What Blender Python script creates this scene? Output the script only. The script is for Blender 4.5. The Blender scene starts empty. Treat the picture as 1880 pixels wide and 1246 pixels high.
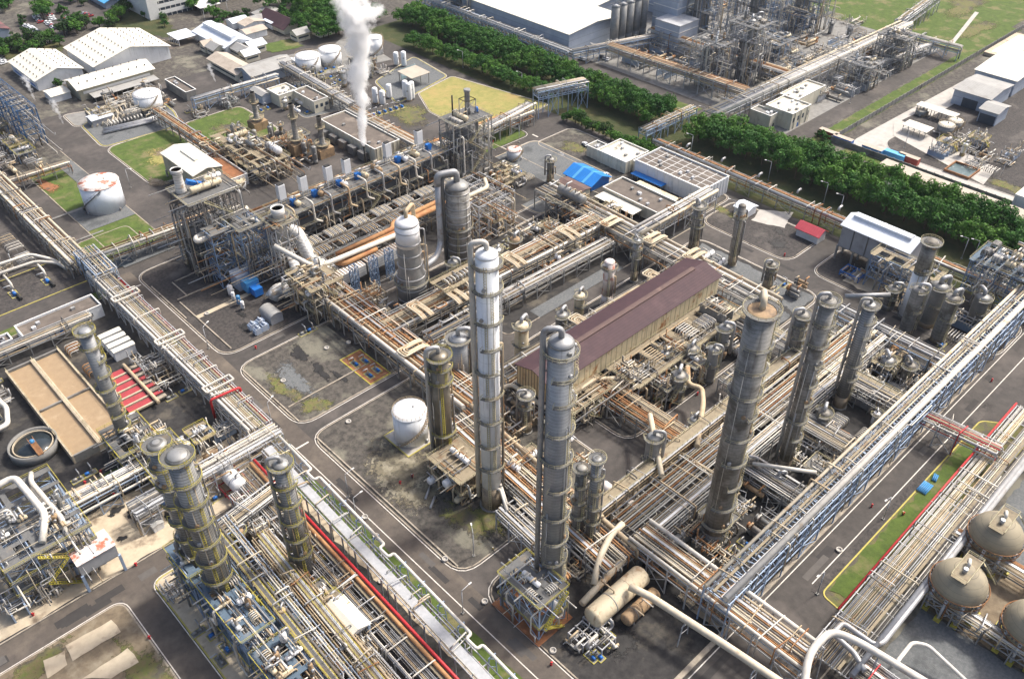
# Refinery seen from a drone: plant axes X (towards upper right) and Y (towards upper left), metres, Z up.
import bpy, math, random, re
from mathutils import Vector, Matrix
PI = math.pi
S = bpy.context.scene
COL = S.collection
RND = random.Random(11)
# ------------------------------------------------------------------ survey of the photograph -> ground points
CAMH, FPX, CX0, CY0 = 200.0, 1635.0, 940.0, 623.0
TILT = math.atan(1313 / 1635)
AZ = math.radians(46.43)
def ray(px, py):
    x = (px - CX0) / FPX; y = (py - CY0) / FPX
    f = math.cos(TILT) - y * math.sin(TILT); u = -math.sin(TILT) - y * math.cos(TILT)
    return x * math.sin(AZ) + f * math.cos(AZ), -x * math.cos(AZ) + f * math.sin(AZ), u
def g(px, py, z=0.0):
    X, Y, U = ray(px, py); t = (z - CAMH) / U
    return X * t, Y * t
def dep(b, z=0): x, y = g(*b, z); return math.hypot(x, y) * math.cos(TILT) + (CAMH - z) * math.sin(TILT)
def gh(b, t):                      # height of a thing from its foot and top points
    x, y = g(*b); X, Y, U = ray(*t)
    return CAMH + U / math.hypot(X, Y) * math.hypot(x, y)
# ------------------------------------------------------------------ materials
MATS = {}
def lin(c):
    return tuple((v / 12.92 if v <= .04045 else ((v + .055) / 1.055) ** 2.4) for v in c)
def hexc(h):
    return lin((int(h[0:2], 16) / 255, int(h[2:4], 16) / 255, int(h[4:6], 16) / 255))
def mat(name, c1, c2=None, scale=.6, c3=None, s3=.12, t3=(.5, .62), rough=.75, metal=0., rnd=.0, streak=0., stripe=None, bump=0., detail=6, mot=1.0, spec=.4, grain=.0):
    m = bpy.data.materials.new(name); m.use_nodes = True; MATS[name] = m
    nt = m.node_tree; N = nt.nodes; L = nt.links
    b = N['Principled BSDF']; b.inputs['Roughness'].default_value = rough; b.inputs['Metallic'].default_value = metal
    b.inputs['Specular IOR Level'].default_value = spec
    geo = N.new('ShaderNodeNewGeometry'); pos = geo.outputs['Position']
    def noise(sc, det=detail, zs=1.0):
        v = pos
        if zs != 1.0:
            mp = N.new('ShaderNodeMapping'); mp.inputs['Scale'].default_value = (1, 1, zs); L.new(pos, mp.inputs['Vector']); v = mp.outputs['Vector']
        n = N.new('ShaderNodeTexNoise'); n.inputs['Scale'].default_value = sc; n.inputs['Detail'].default_value = det; n.inputs['Roughness'].default_value = .65
        L.new(v, n.inputs['Vector']); return n.outputs['Fac']
    def ramp(src, a, bb):
        r = N.new('ShaderNodeMapRange'); r.inputs['From Min'].default_value = a; r.inputs['From Max'].default_value = bb; r.clamp = True
        L.new(src, r.inputs['Value']); return r.outputs['Result']
    def mix(f, a, bb, mode='MIX'):
        x = N.new('ShaderNodeMix'); x.data_type = 'RGBA'; x.blend_type = mode
        if isinstance(f, float): x.inputs['Factor'].default_value = f
        else: L.new(f, x.inputs['Factor'])
        for s, v in ((x.inputs['A'], a), (x.inputs['B'], bb)):
            if isinstance(v, tuple): s.default_value = (*v[:3], 1)
            else: L.new(v, s)
        return x.outputs['Result']
    c2 = c2 or tuple(v * .8 for v in c1)
    col = mix(ramp(noise(scale), .5 - .16 / mot, .5 + .16 / mot), c1, c2)
    if c3:
        col = mix(ramp(noise(s3, 8), *t3), col, c3)
    if streak:
        col = mix(ramp(noise(.9, 5, .06), .56, .56 + .2), col, tuple(v * (1 - streak) for v in (c3 or c2)))
    if stripe:                         # (axis 0/1/2, period, share, darkening)
        sx = N.new('ShaderNodeSeparateXYZ'); L.new(pos, sx.inputs[0])
        d = N.new('ShaderNodeMath'); d.operation = 'DIVIDE'; L.new(sx.outputs[stripe[0]], d.inputs[0]); d.inputs[1].default_value = stripe[1]
        f = N.new('ShaderNodeMath'); f.operation = 'FRACT'; L.new(d.outputs[0], f.inputs[0])
        l = N.new('ShaderNodeMath'); l.operation = 'LESS_THAN'; L.new(f.outputs[0], l.inputs[0]); l.inputs[1].default_value = stripe[2]
        k = stripe[3]
        col = mix(l.outputs[0], col, mix(1.0, col, (k, k, k), 'MULTIPLY'))
    if rnd:
        oi = N.new('ShaderNodeObjectInfo'); r = N.new('ShaderNodeMapRange'); r.inputs['To Min'].default_value = 1 - rnd; r.inputs['To Max'].default_value = 1 + rnd * .6
        L.new(oi.outputs['Random'], r.inputs['Value'])
        h = N.new('ShaderNodeHueSaturation'); L.new(r.outputs['Result'], h.inputs['Value']); L.new(col, h.inputs['Color']); col = h.outputs['Color']
    L.new(col, b.inputs['Base Color'])
    if grain:
        gr = N.new('ShaderNodeMapRange'); gr.inputs['From Min'].default_value = .3; gr.inputs['From Max'].default_value = .7; gr.inputs['To Min'].default_value = 1 - grain; gr.inputs['To Max'].default_value = 1 + grain; L.new(noise(1.7, 4), gr.inputs['Value'])
        hh = N.new('ShaderNodeHueSaturation'); L.new(gr.outputs['Result'], hh.inputs['Value']); L.new(col, hh.inputs['Color']); col = hh.outputs['Color']
    if bump:
        bp = N.new('ShaderNodeBump'); bp.inputs['Strength'].default_value = bump; bp.inputs['Distance'].default_value = .3
        L.new(noise(scale * 3), bp.inputs['Height']); L.new(bp.outputs['Normal'], b.inputs['Normal'])
    return m
# ------------------------------------------------------------------ mesh builder
class MB:
    def __init__(s): s.v = []; s.f = []; s.sm = []
    def add(s, vs, fs, smooth=False):
        o = len(s.v); s.v.extend(vs)
        for f in fs: s.f.append(tuple(i + o for i in f)); s.sm.append(smooth)
        return s
    def box(s, x0, y0, z0, x1, y1, z1):
        v = [(x0, y0, z0), (x1, y0, z0), (x1, y1, z0), (x0, y1, z0), (x0, y0, z1), (x1, y0, z1), (x1, y1, z1), (x0, y1, z1)]
        return s.add(v, [(3, 2, 1, 0), (4, 5, 6, 7), (0, 1, 5, 4), (1, 2, 6, 5), (2, 3, 7, 6), (3, 0, 4, 7)])
    def bar(s, p, q, w=.2, h=None):
        p = Vector(p); q = Vector(q); d = q - p
        if d.length < 1e-4: return s
        h = h or w; d.normalize(); up = Vector((0, 0, 1)) if abs(d.z) < .95 else Vector((1, 0, 0))
        a = d.cross(up).normalized() * w / 2; b = a.cross(d).normalized() * h / 2
        v = [tuple(c) for c in (p - a - b, p + a - b, p + a + b, p - a + b, q - a - b, q + a - b, q + a + b, q - a + b)]
        return s.add(v, [(3, 2, 1, 0), (4, 5, 6, 7), (0, 1, 5, 4), (1, 2, 6, 5), (2, 3, 7, 6), (3, 0, 4, 7)])
    def tube(s, pts, r, n=6, caps=True):
        P = [Vector(p) for p in pts]; k = len(P)
        if k < 2: return s
        vs = []; prev = None
        for i in range(k):
            d = (P[min(i + 1, k - 1)] - P[max(i - 1, 0)])
            if d.length < 1e-6: d = Vector((0, 0, 1))
            d.normalize()
            if 0 < i < k - 1:
                d1 = (P[i] - P[i - 1]).normalized(); c = max(.35, d.dot(d1))
            else: c = 1
            if prev is None:
                up = Vector((0, 0, 1)) if abs(d.z) < .9 else Vector((1, 0, 0)); a = d.cross(up).normalized()
            else:
                a = (prev - d * prev.dot(d))
                if a.length < 1e-5: a = d.orthogonal()
                a.normalize()
            prev = a; b = d.cross(a)
            for j in range(n):
                t = 2 * PI * j / n + PI / n
                vs.append(tuple(P[i] + (a * math.cos(t) + b * math.sin(t)) * r * (1 if c == 1 else min(1.25, 1 / math.sqrt(c)))))
        fs = [(i * n + j, i * n + (j + 1) % n, (i + 1) * n + (j + 1) % n, (i + 1) * n + j) for i in range(k - 1) for j in range(n)]
        s.add(vs, fs, True)
        if caps:
            o = len(s.v) - len(vs)
            s.f.append(tuple(o + j for j in range(n - 1, -1, -1))); s.sm.append(False)
            s.f.append(tuple(o + (k - 1) * n + j for j in range(n))); s.sm.append(False)
        return s
    def lathe(s, x, y, prof, n=20, smooth=True, axis='z', z=0):
        vs = []
        for (r, h) in prof:
            for j in range(n):
                t = 2 * PI * j / n; c, d = r * math.cos(t), r * math.sin(t)
                vs.append((x + c, y + d, z + h) if axis == 'z' else ((x + h, y + c, z + d) if axis == 'x' else (x + d, y + h, z + c)))
        k = len(prof)
        fs = [(i * n + j, i * n + (j + 1) % n, (i + 1) * n + (j + 1) % n, (i + 1) * n + j) for i in range(k - 1) for j in range(n)]
        s.add(vs, fs, smooth); o = len(s.v) - len(vs)
        if prof[0][0] > .02: s.f.append(tuple(o + j for j in range(n - 1, -1, -1))); s.sm.append(False)
        if prof[-1][0] > .02: s.f.append(tuple(o + (k - 1) * n + j for j in range(n))); s.sm.append(False)
        return s
    def ring(s, x, y, z, R, r, n=20, m=4, a0=0, a1=2 * PI):
        full = abs(a1 - a0 - 2 * PI) < 1e-3; k = n if full else n + 1; vs = []
        for i in range(k):
            t = a0 + (a1 - a0) * i / n
            for j in range(m):
                u = 2 * PI * j / m + PI / 4; q = R + r * math.cos(u)
                vs.append((x + q * math.cos(t), y + q * math.sin(t), z + r * math.sin(u)))
        fs = [(i * m + j, ((i + 1) % k) * m + j, ((i + 1) % k) * m + (j + 1) % m, i * m + (j + 1) % m) for i in range(n) for j in range(m)]
        return s.add(vs, fs, True)
    def sector(s, x, y, z0, z1, r0, r1, a0, a1, n=14):
        vs = []
        for i in range(n + 1):
            t = a0 + (a1 - a0) * i / n; c, d = math.cos(t), math.sin(t)
            vs += [(x + r0 * c, y + r0 * d, z0), (x + r1 * c, y + r1 * d, z0), (x + r1 * c, y + r1 * d, z1), (x + r0 * c, y + r0 * d, z1)]
        fs = []
        for i in range(n):
            a, b = 4 * i, 4 * i + 4
            fs += [(a, a + 1, b + 1, b), (a + 1, a + 2, b + 2, b + 1), (a + 2, a + 3, b + 3, b + 2), (a + 3, a, b, b + 3)]
        fs += [(0, 3, 2, 1), (4 * n, 4 * n + 1, 4 * n + 2, 4 * n + 3)]
        return s.add(vs, fs)
    def prism(s, poly, z0, z1):
        n = len(poly); a = sum(poly[i][0] * poly[(i + 1) % n][1] - poly[(i + 1) % n][0] * poly[i][1] for i in range(n))
        if a < 0: poly = poly[::-1]
        v = [(p[0], p[1], z0) for p in poly] + [(p[0], p[1], z1) for p in poly]
        return s.add(v, [tuple(range(n - 1, -1, -1)), tuple(range(n, 2 * n))] + [(i, (i + 1) % n, n + (i + 1) % n, n + i) for i in range(n)])
    def sheet(s, poly, z):
        n = len(poly); a = sum(poly[i][0] * poly[(i + 1) % n][1] - poly[(i + 1) % n][0] * poly[i][1] for i in range(n))
        if a < 0: poly = poly[::-1]
        return s.add([(p[0], p[1], z) for p in poly], [tuple(range(n))])
    def build(s, name, m, parent=None, loc=None):
        me = bpy.data.meshes.new(name); me.from_pydata(s.v, [], s.f)
        me.polygons.foreach_set('use_smooth', s.sm)
        me.materials.append(MATS[m] if isinstance(m, str) else m)
        o = bpy.data.objects.new(name, me); COL.objects.link(o)
        if parent: o.parent = parent
        if loc: o.location = loc
        return o
def fillet(pts, rad, seg=3):
    P = [Vector(p) for p in pts]; out = [P[0]]
    for i in range(1, len(P) - 1):
        a = P[i - 1] - P[i]; b = P[i + 1] - P[i]; r = min(rad, a.length * .45, b.length * .45)
        p0 = P[i] + a.normalized() * r; p1 = P[i] + b.normalized() * r
        for k in range(seg + 1):
            t = k / seg; out.append(p0 * (1 - t) ** 2 + P[i] * 2 * t * (1 - t) + p1 * t * t)
    out.append(P[-1]); return out
# ------------------------------------------------------------------ naming
THINGS = []
def tag(o, label, cat, group=None, pos=None, own=False):
    o['label'] = label; o['category'] = cat
    if group: o['group'] = group
    THINGS.append((o, pos or tuple(o.location), own)); return o
def thing(name, label, cat, loc, group=None, rz=0, own=False):
    o = bpy.data.objects.new(name, None); COL.objects.link(o); o.location = loc; o.rotation_euler = (0, 0, rz); o.empty_display_size = .5
    return tag(o, label, cat, group, tuple(loc), own)
def struct(name, mb, m, kind='structure'):
    o = mb.build(name, m); o['kind'] = kind; return o
def dup(root, loc, rz=None, label=None, group=None):
    r = root.copy(); COL.objects.link(r); r.location = loc
    if rz is not None: r.rotation_euler = (0, 0, rz)
    for ch in list(root.children):
        c = ch.copy(); COL.objects.link(c); c.parent = r
        for q in ch.children:
            d = q.copy(); COL.objects.link(d); d.parent = c
    if group: r['group'] = group
    if label: r['label'] = label
    THINGS.append((r, tuple(loc), False)); return r
# ------------------------------------------------------------------ material list
H = hexc
mat('asphalt', (.074, .066, .06), (.05, .045, .042), .35, (.115, .10, .09), .05, (.5, .68), rough=.9, bump=.15, grain=0.18)
mat('asphalt_warm', (.105, .088, .074), (.075, .064, .055), .4, (.15, .125, .10), .06, (.5, .66), rough=.9, bump=.15, grain=0.18)
mat('road_patch_dark', (.05, .046, .044), (.04, .037, .036), .5, rough=.95, grain=.2)
mat('road_patch_pale', (.115, .105, .096), (.09, .083, .077), .5, rough=.95, grain=.2)
mat('gravel_dark', (.036, .033, .032), (.070, .062, .057), .9, (.11, .098, .088), .07, (.54, .66), rough=.95, bump=.4, mot=1.4, grain=0.5)
mat('gravel_grey', (.105, .112, .116), (.15, .155, .155), 1.4, (.08, .085, .088), .09, (.52, .62), rough=.95, bump=.4, mot=1.3, grain=0.4)
mat('gravel_mixed', (.046, .042, .038), (.105, .094, .08), .5, (.17, .16, .125), .055, (.53, .63), rough=.95, bump=.4, mot=1.3, grain=0.5)
mat('plant_floor', (.022, .021, .021), (.045, .042, .04), .5, (.10, .088, .07), .08, (.55, .66), rough=.9, mot=1.2, grain=0.45)
mat('dirt', (.21, .165, .11), (.13, .10, .068), .35, (.27, .23, .165), .1, (.5, .64), rough=.95, bump=.4, mot=1.2, grain=0.4)
mat('dry_weeds', (.20, .175, .12), (.09, .078, .058), .35, (.29, .26, .19), .16, (.5, .6), rough=1, bump=.5, mot=1.5, grain=0.5)
mat('concrete', (.52, .44, .32), (.40, .33, .24), .3, (.22, .17, .12), .12, (.56, .66), rough=.9, grain=0.2)
mat('concrete_pale', (.46, .43, .39), (.36, .34, .31), .3, (.28, .26, .23), .1, (.56, .68), rough=.9, grain=0.15)
mat('concrete_grey', (.24, .235, .22), (.17, .165, .155), .4, (.11, .10, .09), .1, (.55, .66), rough=.9, grain=0.25)
mat('kerb', (.40, .35, .28), (.27, .23, .18), .7, (.13, .11, .09), .2, (.55, .65), rough=.9, grain=0.3)
mat('kerb_yellow', (.50, .43, .10), (.36, .31, .10), .8, (.2, .18, .1), .2, (.58, .68), rough=.9)
mat('white_paint', (.70, .66, .60), (.5, .46, .41), .8, (.25, .22, .19), .5, (.62, .7), rough=.8)
mat('oil_stain', (.010, .010, .010), (.028, .026, .025), .4, rough=.7)
mat('grass', (.085, .125, .024), (.055, .085, .018), .3, (.16, .145, .065), .09, (.52, .64), rough=1, bump=.5, mot=1.2, grain=0.45)
mat('grass_dry', (.30, .26, .09), (.20, .20, .06), .25, (.34, .25, .10), .05, (.5, .66), rough=1, bump=.5, grain=0.25)
mat('grass_worn', (.11, .13, .035), (.15, .12, .06), .5, (.085, .075, .06), .09, (.5, .6), rough=1, bump=.5, mot=1.2, grain=0.45)
mat('grass_dark', (.035, .05, .014), (.05, .055, .02), .3, (.085, .075, .03), .07, (.5, .65), rough=1, bump=.5, grain=0.4)
mat('red_soil', (.30, .13, .06), (.2, .09, .045), .5, (.12, .08, .06), .15, (.55, .66), rough=1, grain=0.35)
# steel
mat('steel_grey', (.30, .30, .29), (.21, .21, .205), .7, (.20, .15, .10), .22, (.6, .72), rough=.65, rnd=.2)
mat('steel_pale', (.46, .46, .47), (.36, .37, .38), .7, (.26, .20, .15), .2, (.64, .76), rough=.6, rnd=.15)
mat('steel_dark', (.10, .10, .10), (.15, .145, .14), .6, (.14, .095, .06), .2, (.58, .7), rough=.7, rnd=.2)
mat('steel_blue', (.19, .27, .40), (.14, .21, .32), .6, (.27, .33, .42), .2, (.55, .7), rough=.6, rnd=.15)
mat('steel_blue_pale', (.34, .43, .56), (.26, .34, .47), .6, (.42, .47, .53), .2, (.55, .7), rough=.6, rnd=.15)
mat('steel_deep_blue', (.04, .115, .25), (.03, .085, .19), .6, (.07, .16, .30), .3, (.55, .7), rough=.6, rnd=.2)
mat('steel_tan', (.36, .29, .19), (.27, .21, .14), .7, (.24, .15, .08), .25, (.56, .68), rough=.7, rnd=.2)
mat('rust', (.28, .14, .06), (.18, .085, .04), .7, (.35, .22, .12), .25, (.55, .68), rough=.85, rnd=.2)
mat('red_steel', (.46, .03, .04), (.33, .025, .035), .6, rough=.5, rnd=.1)
mat('yellow_rail', (.50, .43, .06), (.38, .33, .07), .8, (.33, .25, .09), .3, (.58, .7), rough=.6, rnd=.15)
mat('dull_yellow_rail', (.50, .45, .28), (.38, .34, .21), .7, (.28, .20, .10), .3, (.56, .7), rough=.7, rnd=.15)
mat('blue_paint', (.02, .16, .52), (.015, .12, .4), .6, rough=.45, rnd=.25)
mat('sky_blue_paint', (.06, .27, .55), (.05, .22, .46), .6, (.2, .35, .5), .3, (.6, .7), rough=.5, rnd=.15)
mat('grating', (.155, .155, .15), (.115, .115, .115), 1.2, (.21, .175, .13), .25, (.56, .68), rough=.8, rnd=.15)
mat('grating_tan', (.30, .25, .17), (.22, .18, .12), 1.0, (.19, .13, .08), .25, (.56, .68), rough=.8, rnd=.15)
mat('grating_blue', (.105, .15, .20), (.08, .12, .165), 1.0, (.16, .18, .2), .25, (.56, .68), rough=.8)
# pipes and vessels
mat('pipe_white', (.66, .62, .55), (.52, .485, .425), .5, (.42, .33, .24), .18, (.6, .72), rough=.5, rnd=.14)
mat('pipe_silver', (.44, .44, .44), (.33, .33, .335), .5, (.27, .22, .17), .2, (.58, .7), rough=.42, metal=.3, rnd=.2)
mat('pipe_tan', (.50, .40, .265), (.40, .31, .20), .5, (.35, .21, .11), .16, (.55, .66), rough=.7, rnd=.16)
mat('pipe_cream', (.62, .54, .40), (.50, .43, .32), .5, (.40, .27, .15), .16, (.57, .68), rough=.65, rnd=.12)
mat('pipe_rust', (.45, .245, .11), (.33, .17, .075), .5, (.30, .13, .055), .16, (.5, .62), rough=.8, rnd=.18)
mat('pipe_dark', (.14, .13, .12), (.20, .185, .165), .5, (.25, .18, .12), .2, (.56, .7), rough=.7, rnd=.25)
mat('pipe_red', (.52, .03, .035), (.40, .025, .03), .5, rough=.5)
mat('tower_clad', (.33, .315, .29), (.21, .2, .18), .35, (.12, .108, .09), .13, (.5, .62), rough=.6, metal=.25, streak=.35, stripe=(2, 1.25, .1, .6), rnd=.08)
mat('tower_silver', (.34, .345, .35), (.25, .255, .26), .4, (.40, .40, .40), .12, (.52, .66), rough=.48, metal=.35, streak=.4, stripe=(2, 1.0, .09, .58), rnd=.06)
mat('tower_ribbed', (.31, .31, .305), (.24, .24, .235), .35, (.20, .19, .17), .13, (.54, .66), rough=.5, metal=.35, streak=.3, stripe=(2, .9, .22, .5), rnd=.06)
mat('tower_bronze', (.20, .175, .135), (.14, .122, .095), .3, (.27, .25, .21), .13, (.54, .66), rough=.4, metal=.4, streak=.4)
mat('tower_white', (.80, .81, .82), (.70, .715, .73), .3, (.50, .47, .42), .16, (.64, .76), rough=.55, streak=.3, stripe=(2, 9.3, .008, .55))
mat('tower_skirt', (.36, .29, .20), (.25, .195, .13), .4, (.14, .11, .08), .2, (.52, .64), rough=.85, streak=.4)
mat('vessel_cream', (.66, .57, .40), (.56, .47, .32), .3, (.34, .17, .07), .2, (.58, .70), rough=.6, streak=.3)
mat('vessel_tan', (.40, .27, .15), (.28, .19, .11), .4, (.17, .12, .08), .2, (.52, .66), rough=.75, streak=.3)
mat('vessel_white', (.78, .77, .76), (.68, .67, .66), .3, (.52, .42, .34), .2, (.63, .76), rough=.5)
mat('vessel_grey', (.28, .28, .27), (.20, .20, .195), .4, (.34, .31, .27), .16, (.55, .7), rough=.5, metal=.3, rnd=.18)
mat('tank_white', (.80, .81, .82), (.74, .75, .76), .2, (.60, .58, .55), .12, (.64, .78), rough=.55, streak=.12)
mat('tank_shell', (.72, .76, .82), (.66, .70, .76), .3, (.58, .58, .58), .2, (.62, .78), rough=.6, streak=.12)
mat('tank_roof_rust', (.78, .72, .68), (.66, .56, .50), .3, (.42, .13, .075), .22, (.51, .60), rough=.7)
mat('sphere_shell', (.33, .285, .20), (.275, .24, .17), .2, (.20, .175, .135), .16, (.5, .7), rough=.75, stripe=(2, 1.5, .05, .7))
mat('black_iron', (.02, .02, .02), (.035, .033, .03), .5, rough=.7)
mat('duct_white', (.72, .70, .66), (.60, .58, .54), .4, (.42, .30, .20), .2, (.6, .7), rough=.55, stripe=(2, 1.1, .12, .45))
mat('stucco', (.66, .62, .50), (.56, .52, .41), .3, (.42, .37, .28), .2, (.58, .72), rough=.85, streak=.25)
mat('wall_white', (.70, .71, .72), (.62, .635, .65), .3, (.5, .5, .49), .15, (.6, .75), rough=.8, streak=.15)
mat('wall_bluegrey', (.40, .45, .53), (.34, .385, .46), .3, (.47, .50, .55), .12, (.55, .7), rough=.7, stripe=(2, 4.2, .1, .78))
mat('wall_grey', (.34, .345, .36), (.28, .285, .30), .3, (.24, .235, .23), .15, (.56, .7), rough=.75)
mat('wall_olive', (.40, .375, .28), (.33, .31, .235), .3, (.26, .24, .18), .15, (.56, .7), rough=.8, stripe=(1, 1.2, .18, .82))
mat('cream_sheet', (.68, .58, .38), (.60, .51, .33), .3, (.36, .165, .065), .19, (.55, .64), rough=.75, streak=.75, stripe=(0, 2.6, .16, .6))
mat('cream_sheet_end', (.64, .47, .26), (.54, .39, .21), .3, (.33, .17, .07), .2, (.56, .68), rough=.75, streak=.5, stripe=(1, 1.3, .35, .4))
mat('roof_maroon', (.070, .038, .043), (.054, .030, .036), .3, (.098, .056, .06), .1, (.56, .72), rough=.7, stripe=(1, 1.0, .15, .75), spec=.25)
mat('roof_white', (.66, .63, .54), (.60, .57, .49), .15, (.58, .55, .49), .05, (.55, .7), rough=.7, spec=.2)
mat('roof_whiteblue', (.66, .70, .75), (.58, .62, .68), .15, (.52, .54, .57), .06, (.55, .7), rough=.6, stripe=(1, 1.3, .08, .85))
mat('roof_grey', (.34, .335, .32), (.28, .275, .26), .2, (.23, .215, .2), .08, (.54, .68), rough=.75, stripe=(1, 1.2, .1, .85))
mat('roof_tan', (.44, .38, .31), (.38, .325, .265), .2, (.30, .25, .2), .1, (.55, .7), rough=.8)
mat('roof_felt', (.105, .088, .075), (.15, .125, .105), .4, (.21, .175, .145), .1, (.54, .64), rough=.9, grain=0.3)
mat('roof_felt_pale', (.62, .58, .49), (.50, .46, .38), .4, (.22, .20, .16), .2, (.57, .66), rough=.9, grain=0.25)
mat('roof_brown', (.13, .085, .075), (.10, .065, .06), .5, (.18, .12, .1), .15, (.56, .7), rough=.85)
mat('roof_red_old', (.20, .085, .085), (.12, .06, .062), .25, (.085, .055, .055), .1, (.5, .6), rough=.9, grain=0.4)
mat('roof_blue', (.015, .20, .60), (.012, .165, .5), .3, rough=.5, stripe=(1, 1.0, .12, .85))
mat('roof_blue_pale', (.10, .38, .66), (.08, .32, .58), .3, rough=.5)
mat('roof_red', (.48, .065, .085), (.40, .05, .07), .3, (.55, .16, .17), .2, (.58, .72), rough=.6, stripe=(1, 1.0, .1, .85))
mat('solar_dark', (.018, .03, .07), (.022, .036, .085), .5, rough=.3)
mat('window_dark', (.05, .065, .085), (.07, .085, .105), .5, rough=.2)
mat('trim_white', (.74, .73, .70), (.66, .65, .62), .5, rough=.7)
mat('water_tan', (.34, .245, .145), (.29, .205, .12), .5, (.40, .30, .19), .2, (.56, .7), rough=.35, bump=.1)
mat('water_dark', (.018, .026, .033), (.028, .036, .042), .3, rough=.12, bump=.06)
mat('water_teal', (.05, .09, .10), (.12, .17, .175), .35, (.35, .39, .38), .3, (.58, .68), rough=.3, bump=.15)
mat('sludge_red', (.38, .055, .06), (.30, .045, .05), .5, rough=.5)
mat('bark', (.10, .075, .05), (.07, .052, .035), 1, rough=.95)
mat('container_red', (.36, .07, .05), (.28, .055, .04), .5, rough=.6, stripe=(0, .6, .3, .75))
mat('barrel_yellow', (.62, .42, .03), (.52, .34, .03), .5, rough=.5)
mat('barrel_grey', (.46, .49, .53), (.40, .42, .46), .5, rough=.5)
mat('car_white', (.78, .79, .80), (.75, .76, .77), .5, rough=.3)
mat('car_dark', (.03, .033, .04), (.04, .042, .05), .5, rough=.3)
mat('car_silver', (.40, .42, .44), (.37, .39, .41), .5, rough=.3, metal=.4)
mat('car_red', (.4, .03, .03), (.35, .03, .03), .5, rough=.3)
mat('skin', (.36, .22, .15), (.33, .2, .13), .5, rough=.7)
def leaf_mat(name, c1, c2):
    m = bpy.data.materials.new(name); m.use_nodes = True; MATS[name] = m
    N = m.node_tree.nodes; L = m.node_tree.links; b = N['Principled BSDF']; b.inputs['Roughness'].default_value = .7; b.inputs['Specular IOR Level'].default_value = .25
    geo = N.new('ShaderNodeNewGeometry'); n = N.new('ShaderNodeTexNoise'); n.inputs['Scale'].default_value = .12; n.inputs['Detail'].default_value = 5
    L.new(geo.outputs['Position'], n.inputs['Vector'])
    r = N.new('ShaderNodeMapRange'); r.inputs['From Min'].default_value = .35; r.inputs['From Max'].default_value = .65; L.new(n.outputs['Fac'], r.inputs['Value'])
    x = N.new('ShaderNodeMix'); x.data_type = 'RGBA'; x.inputs['A'].default_value = (*c1, 1); x.inputs['B'].default_value = (*c2, 1); L.new(r.outputs['Result'], x.inputs['Factor'])
    ri = N.new('ShaderNodeMapRange'); ri.inputs['To Min'].default_value = .6; ri.inputs['To Max'].default_value = 1.35; L.new(geo.outputs['Random Per Island'], ri.inputs['Value'])
    h = N.new('ShaderNodeHueSaturation'); L.new(ri.outputs['Result'], h.inputs['Value']); L.new(x.outputs['Result'], h.inputs['Color'])
    L.new(h.outputs['Color'], b.inputs['Base Color'])
    t = N.new('ShaderNodeBsdfTranslucent'); L.new(h.outputs['Color'], t.inputs['Color'])
    a = N.new('ShaderNodeMixShader'); a.inputs[0].default_value = .25; L.new(b.outputs[0], a.inputs[1]); L.new(t.outputs[0], a.inputs[2])
    L.new(a.outputs[0], N['Material Output'].inputs['Surface'])
leaf_mat('leaf', (.028, .10, .016), (.055, .15, .02))
leaf_mat('leaf_dark', (.020, .055, .014), (.035, .080, .014))
leaf_mat('leaf_bright', (.055, .15, .02), (.085, .19, .025))
PAL_TAN = [('pipe_tan', 5), ('pipe_cream', 4), ('pipe_white', 4), ('pipe_silver', 2), ('pipe_rust', 3), ('pipe_dark', 2)]
PAL_WHITE = [('pipe_white', 6), ('pipe_silver', 5), ('pipe_cream', 2), ('pipe_tan', 1), ('pipe_dark', 2)]
PAL_RUST = [('pipe_rust', 6), ('pipe_tan', 4), ('pipe_cream', 2), ('pipe_white', 2), ('pipe_dark', 1)]
PAL_GREY = [('pipe_silver', 5), ('pipe_white', 3), ('pipe_dark', 3), ('pipe_tan', 1)]
PALS = {'tan': PAL_TAN, 'white': PAL_WHITE, 'rust': PAL_RUST, 'grey': PAL_GREY}
def pick(pal, R=RND):
    pal = PALS[pal] if isinstance(pal, str) else pal; t = R.random() * sum(w for _, w in pal)
    for m, w in pal:
        t -= w
        if t <= 0: return m
    return pal[-1][0]
# ------------------------------------------------------------------ generators
def rails(mb, pts, z, h=1.1, t=.09, close=False, gap=2.4):
    P = list(pts) + ([pts[0]] if close else [])
    for a, b in zip(P, P[1:]):
        L = math.hypot(b[0] - a[0], b[1] - a[1])
        if L < .2: continue
        mb.bar((a[0], a[1], z + h), (b[0], b[1], z + h), t); mb.bar((a[0], a[1], z + h * .5), (b[0], b[1], z + h * .5), t * .8)
        n = max(1, int(L / gap))
        for i in range(n + 1):
            x = a[0] + (b[0] - a[0]) * i / n; y = a[1] + (b[1] - a[1]) * i / n
            mb.bar((x, y, z), (x, y, z + h), t)
    return mb
def stair(mb, p, q, w=.9):
    p = Vector(p); q = Vector(q); d = (q - p); s = Vector((-d.y, d.x, 0)).normalized() * w / 2
    for k in (-1, 1):
        mb.bar(p + s * k, q + s * k, .12, .3); mb.bar(p + s * k + Vector((0, 0, 1)), q + s * k + Vector((0, 0, 1)), .08)
    n = max(3, int(abs(d.z) / .5))
    for i in range(n + 1):
        c = p + d * (i / n); mb.bar(c - s, c + s, .3, .06)
    return mb
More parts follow.
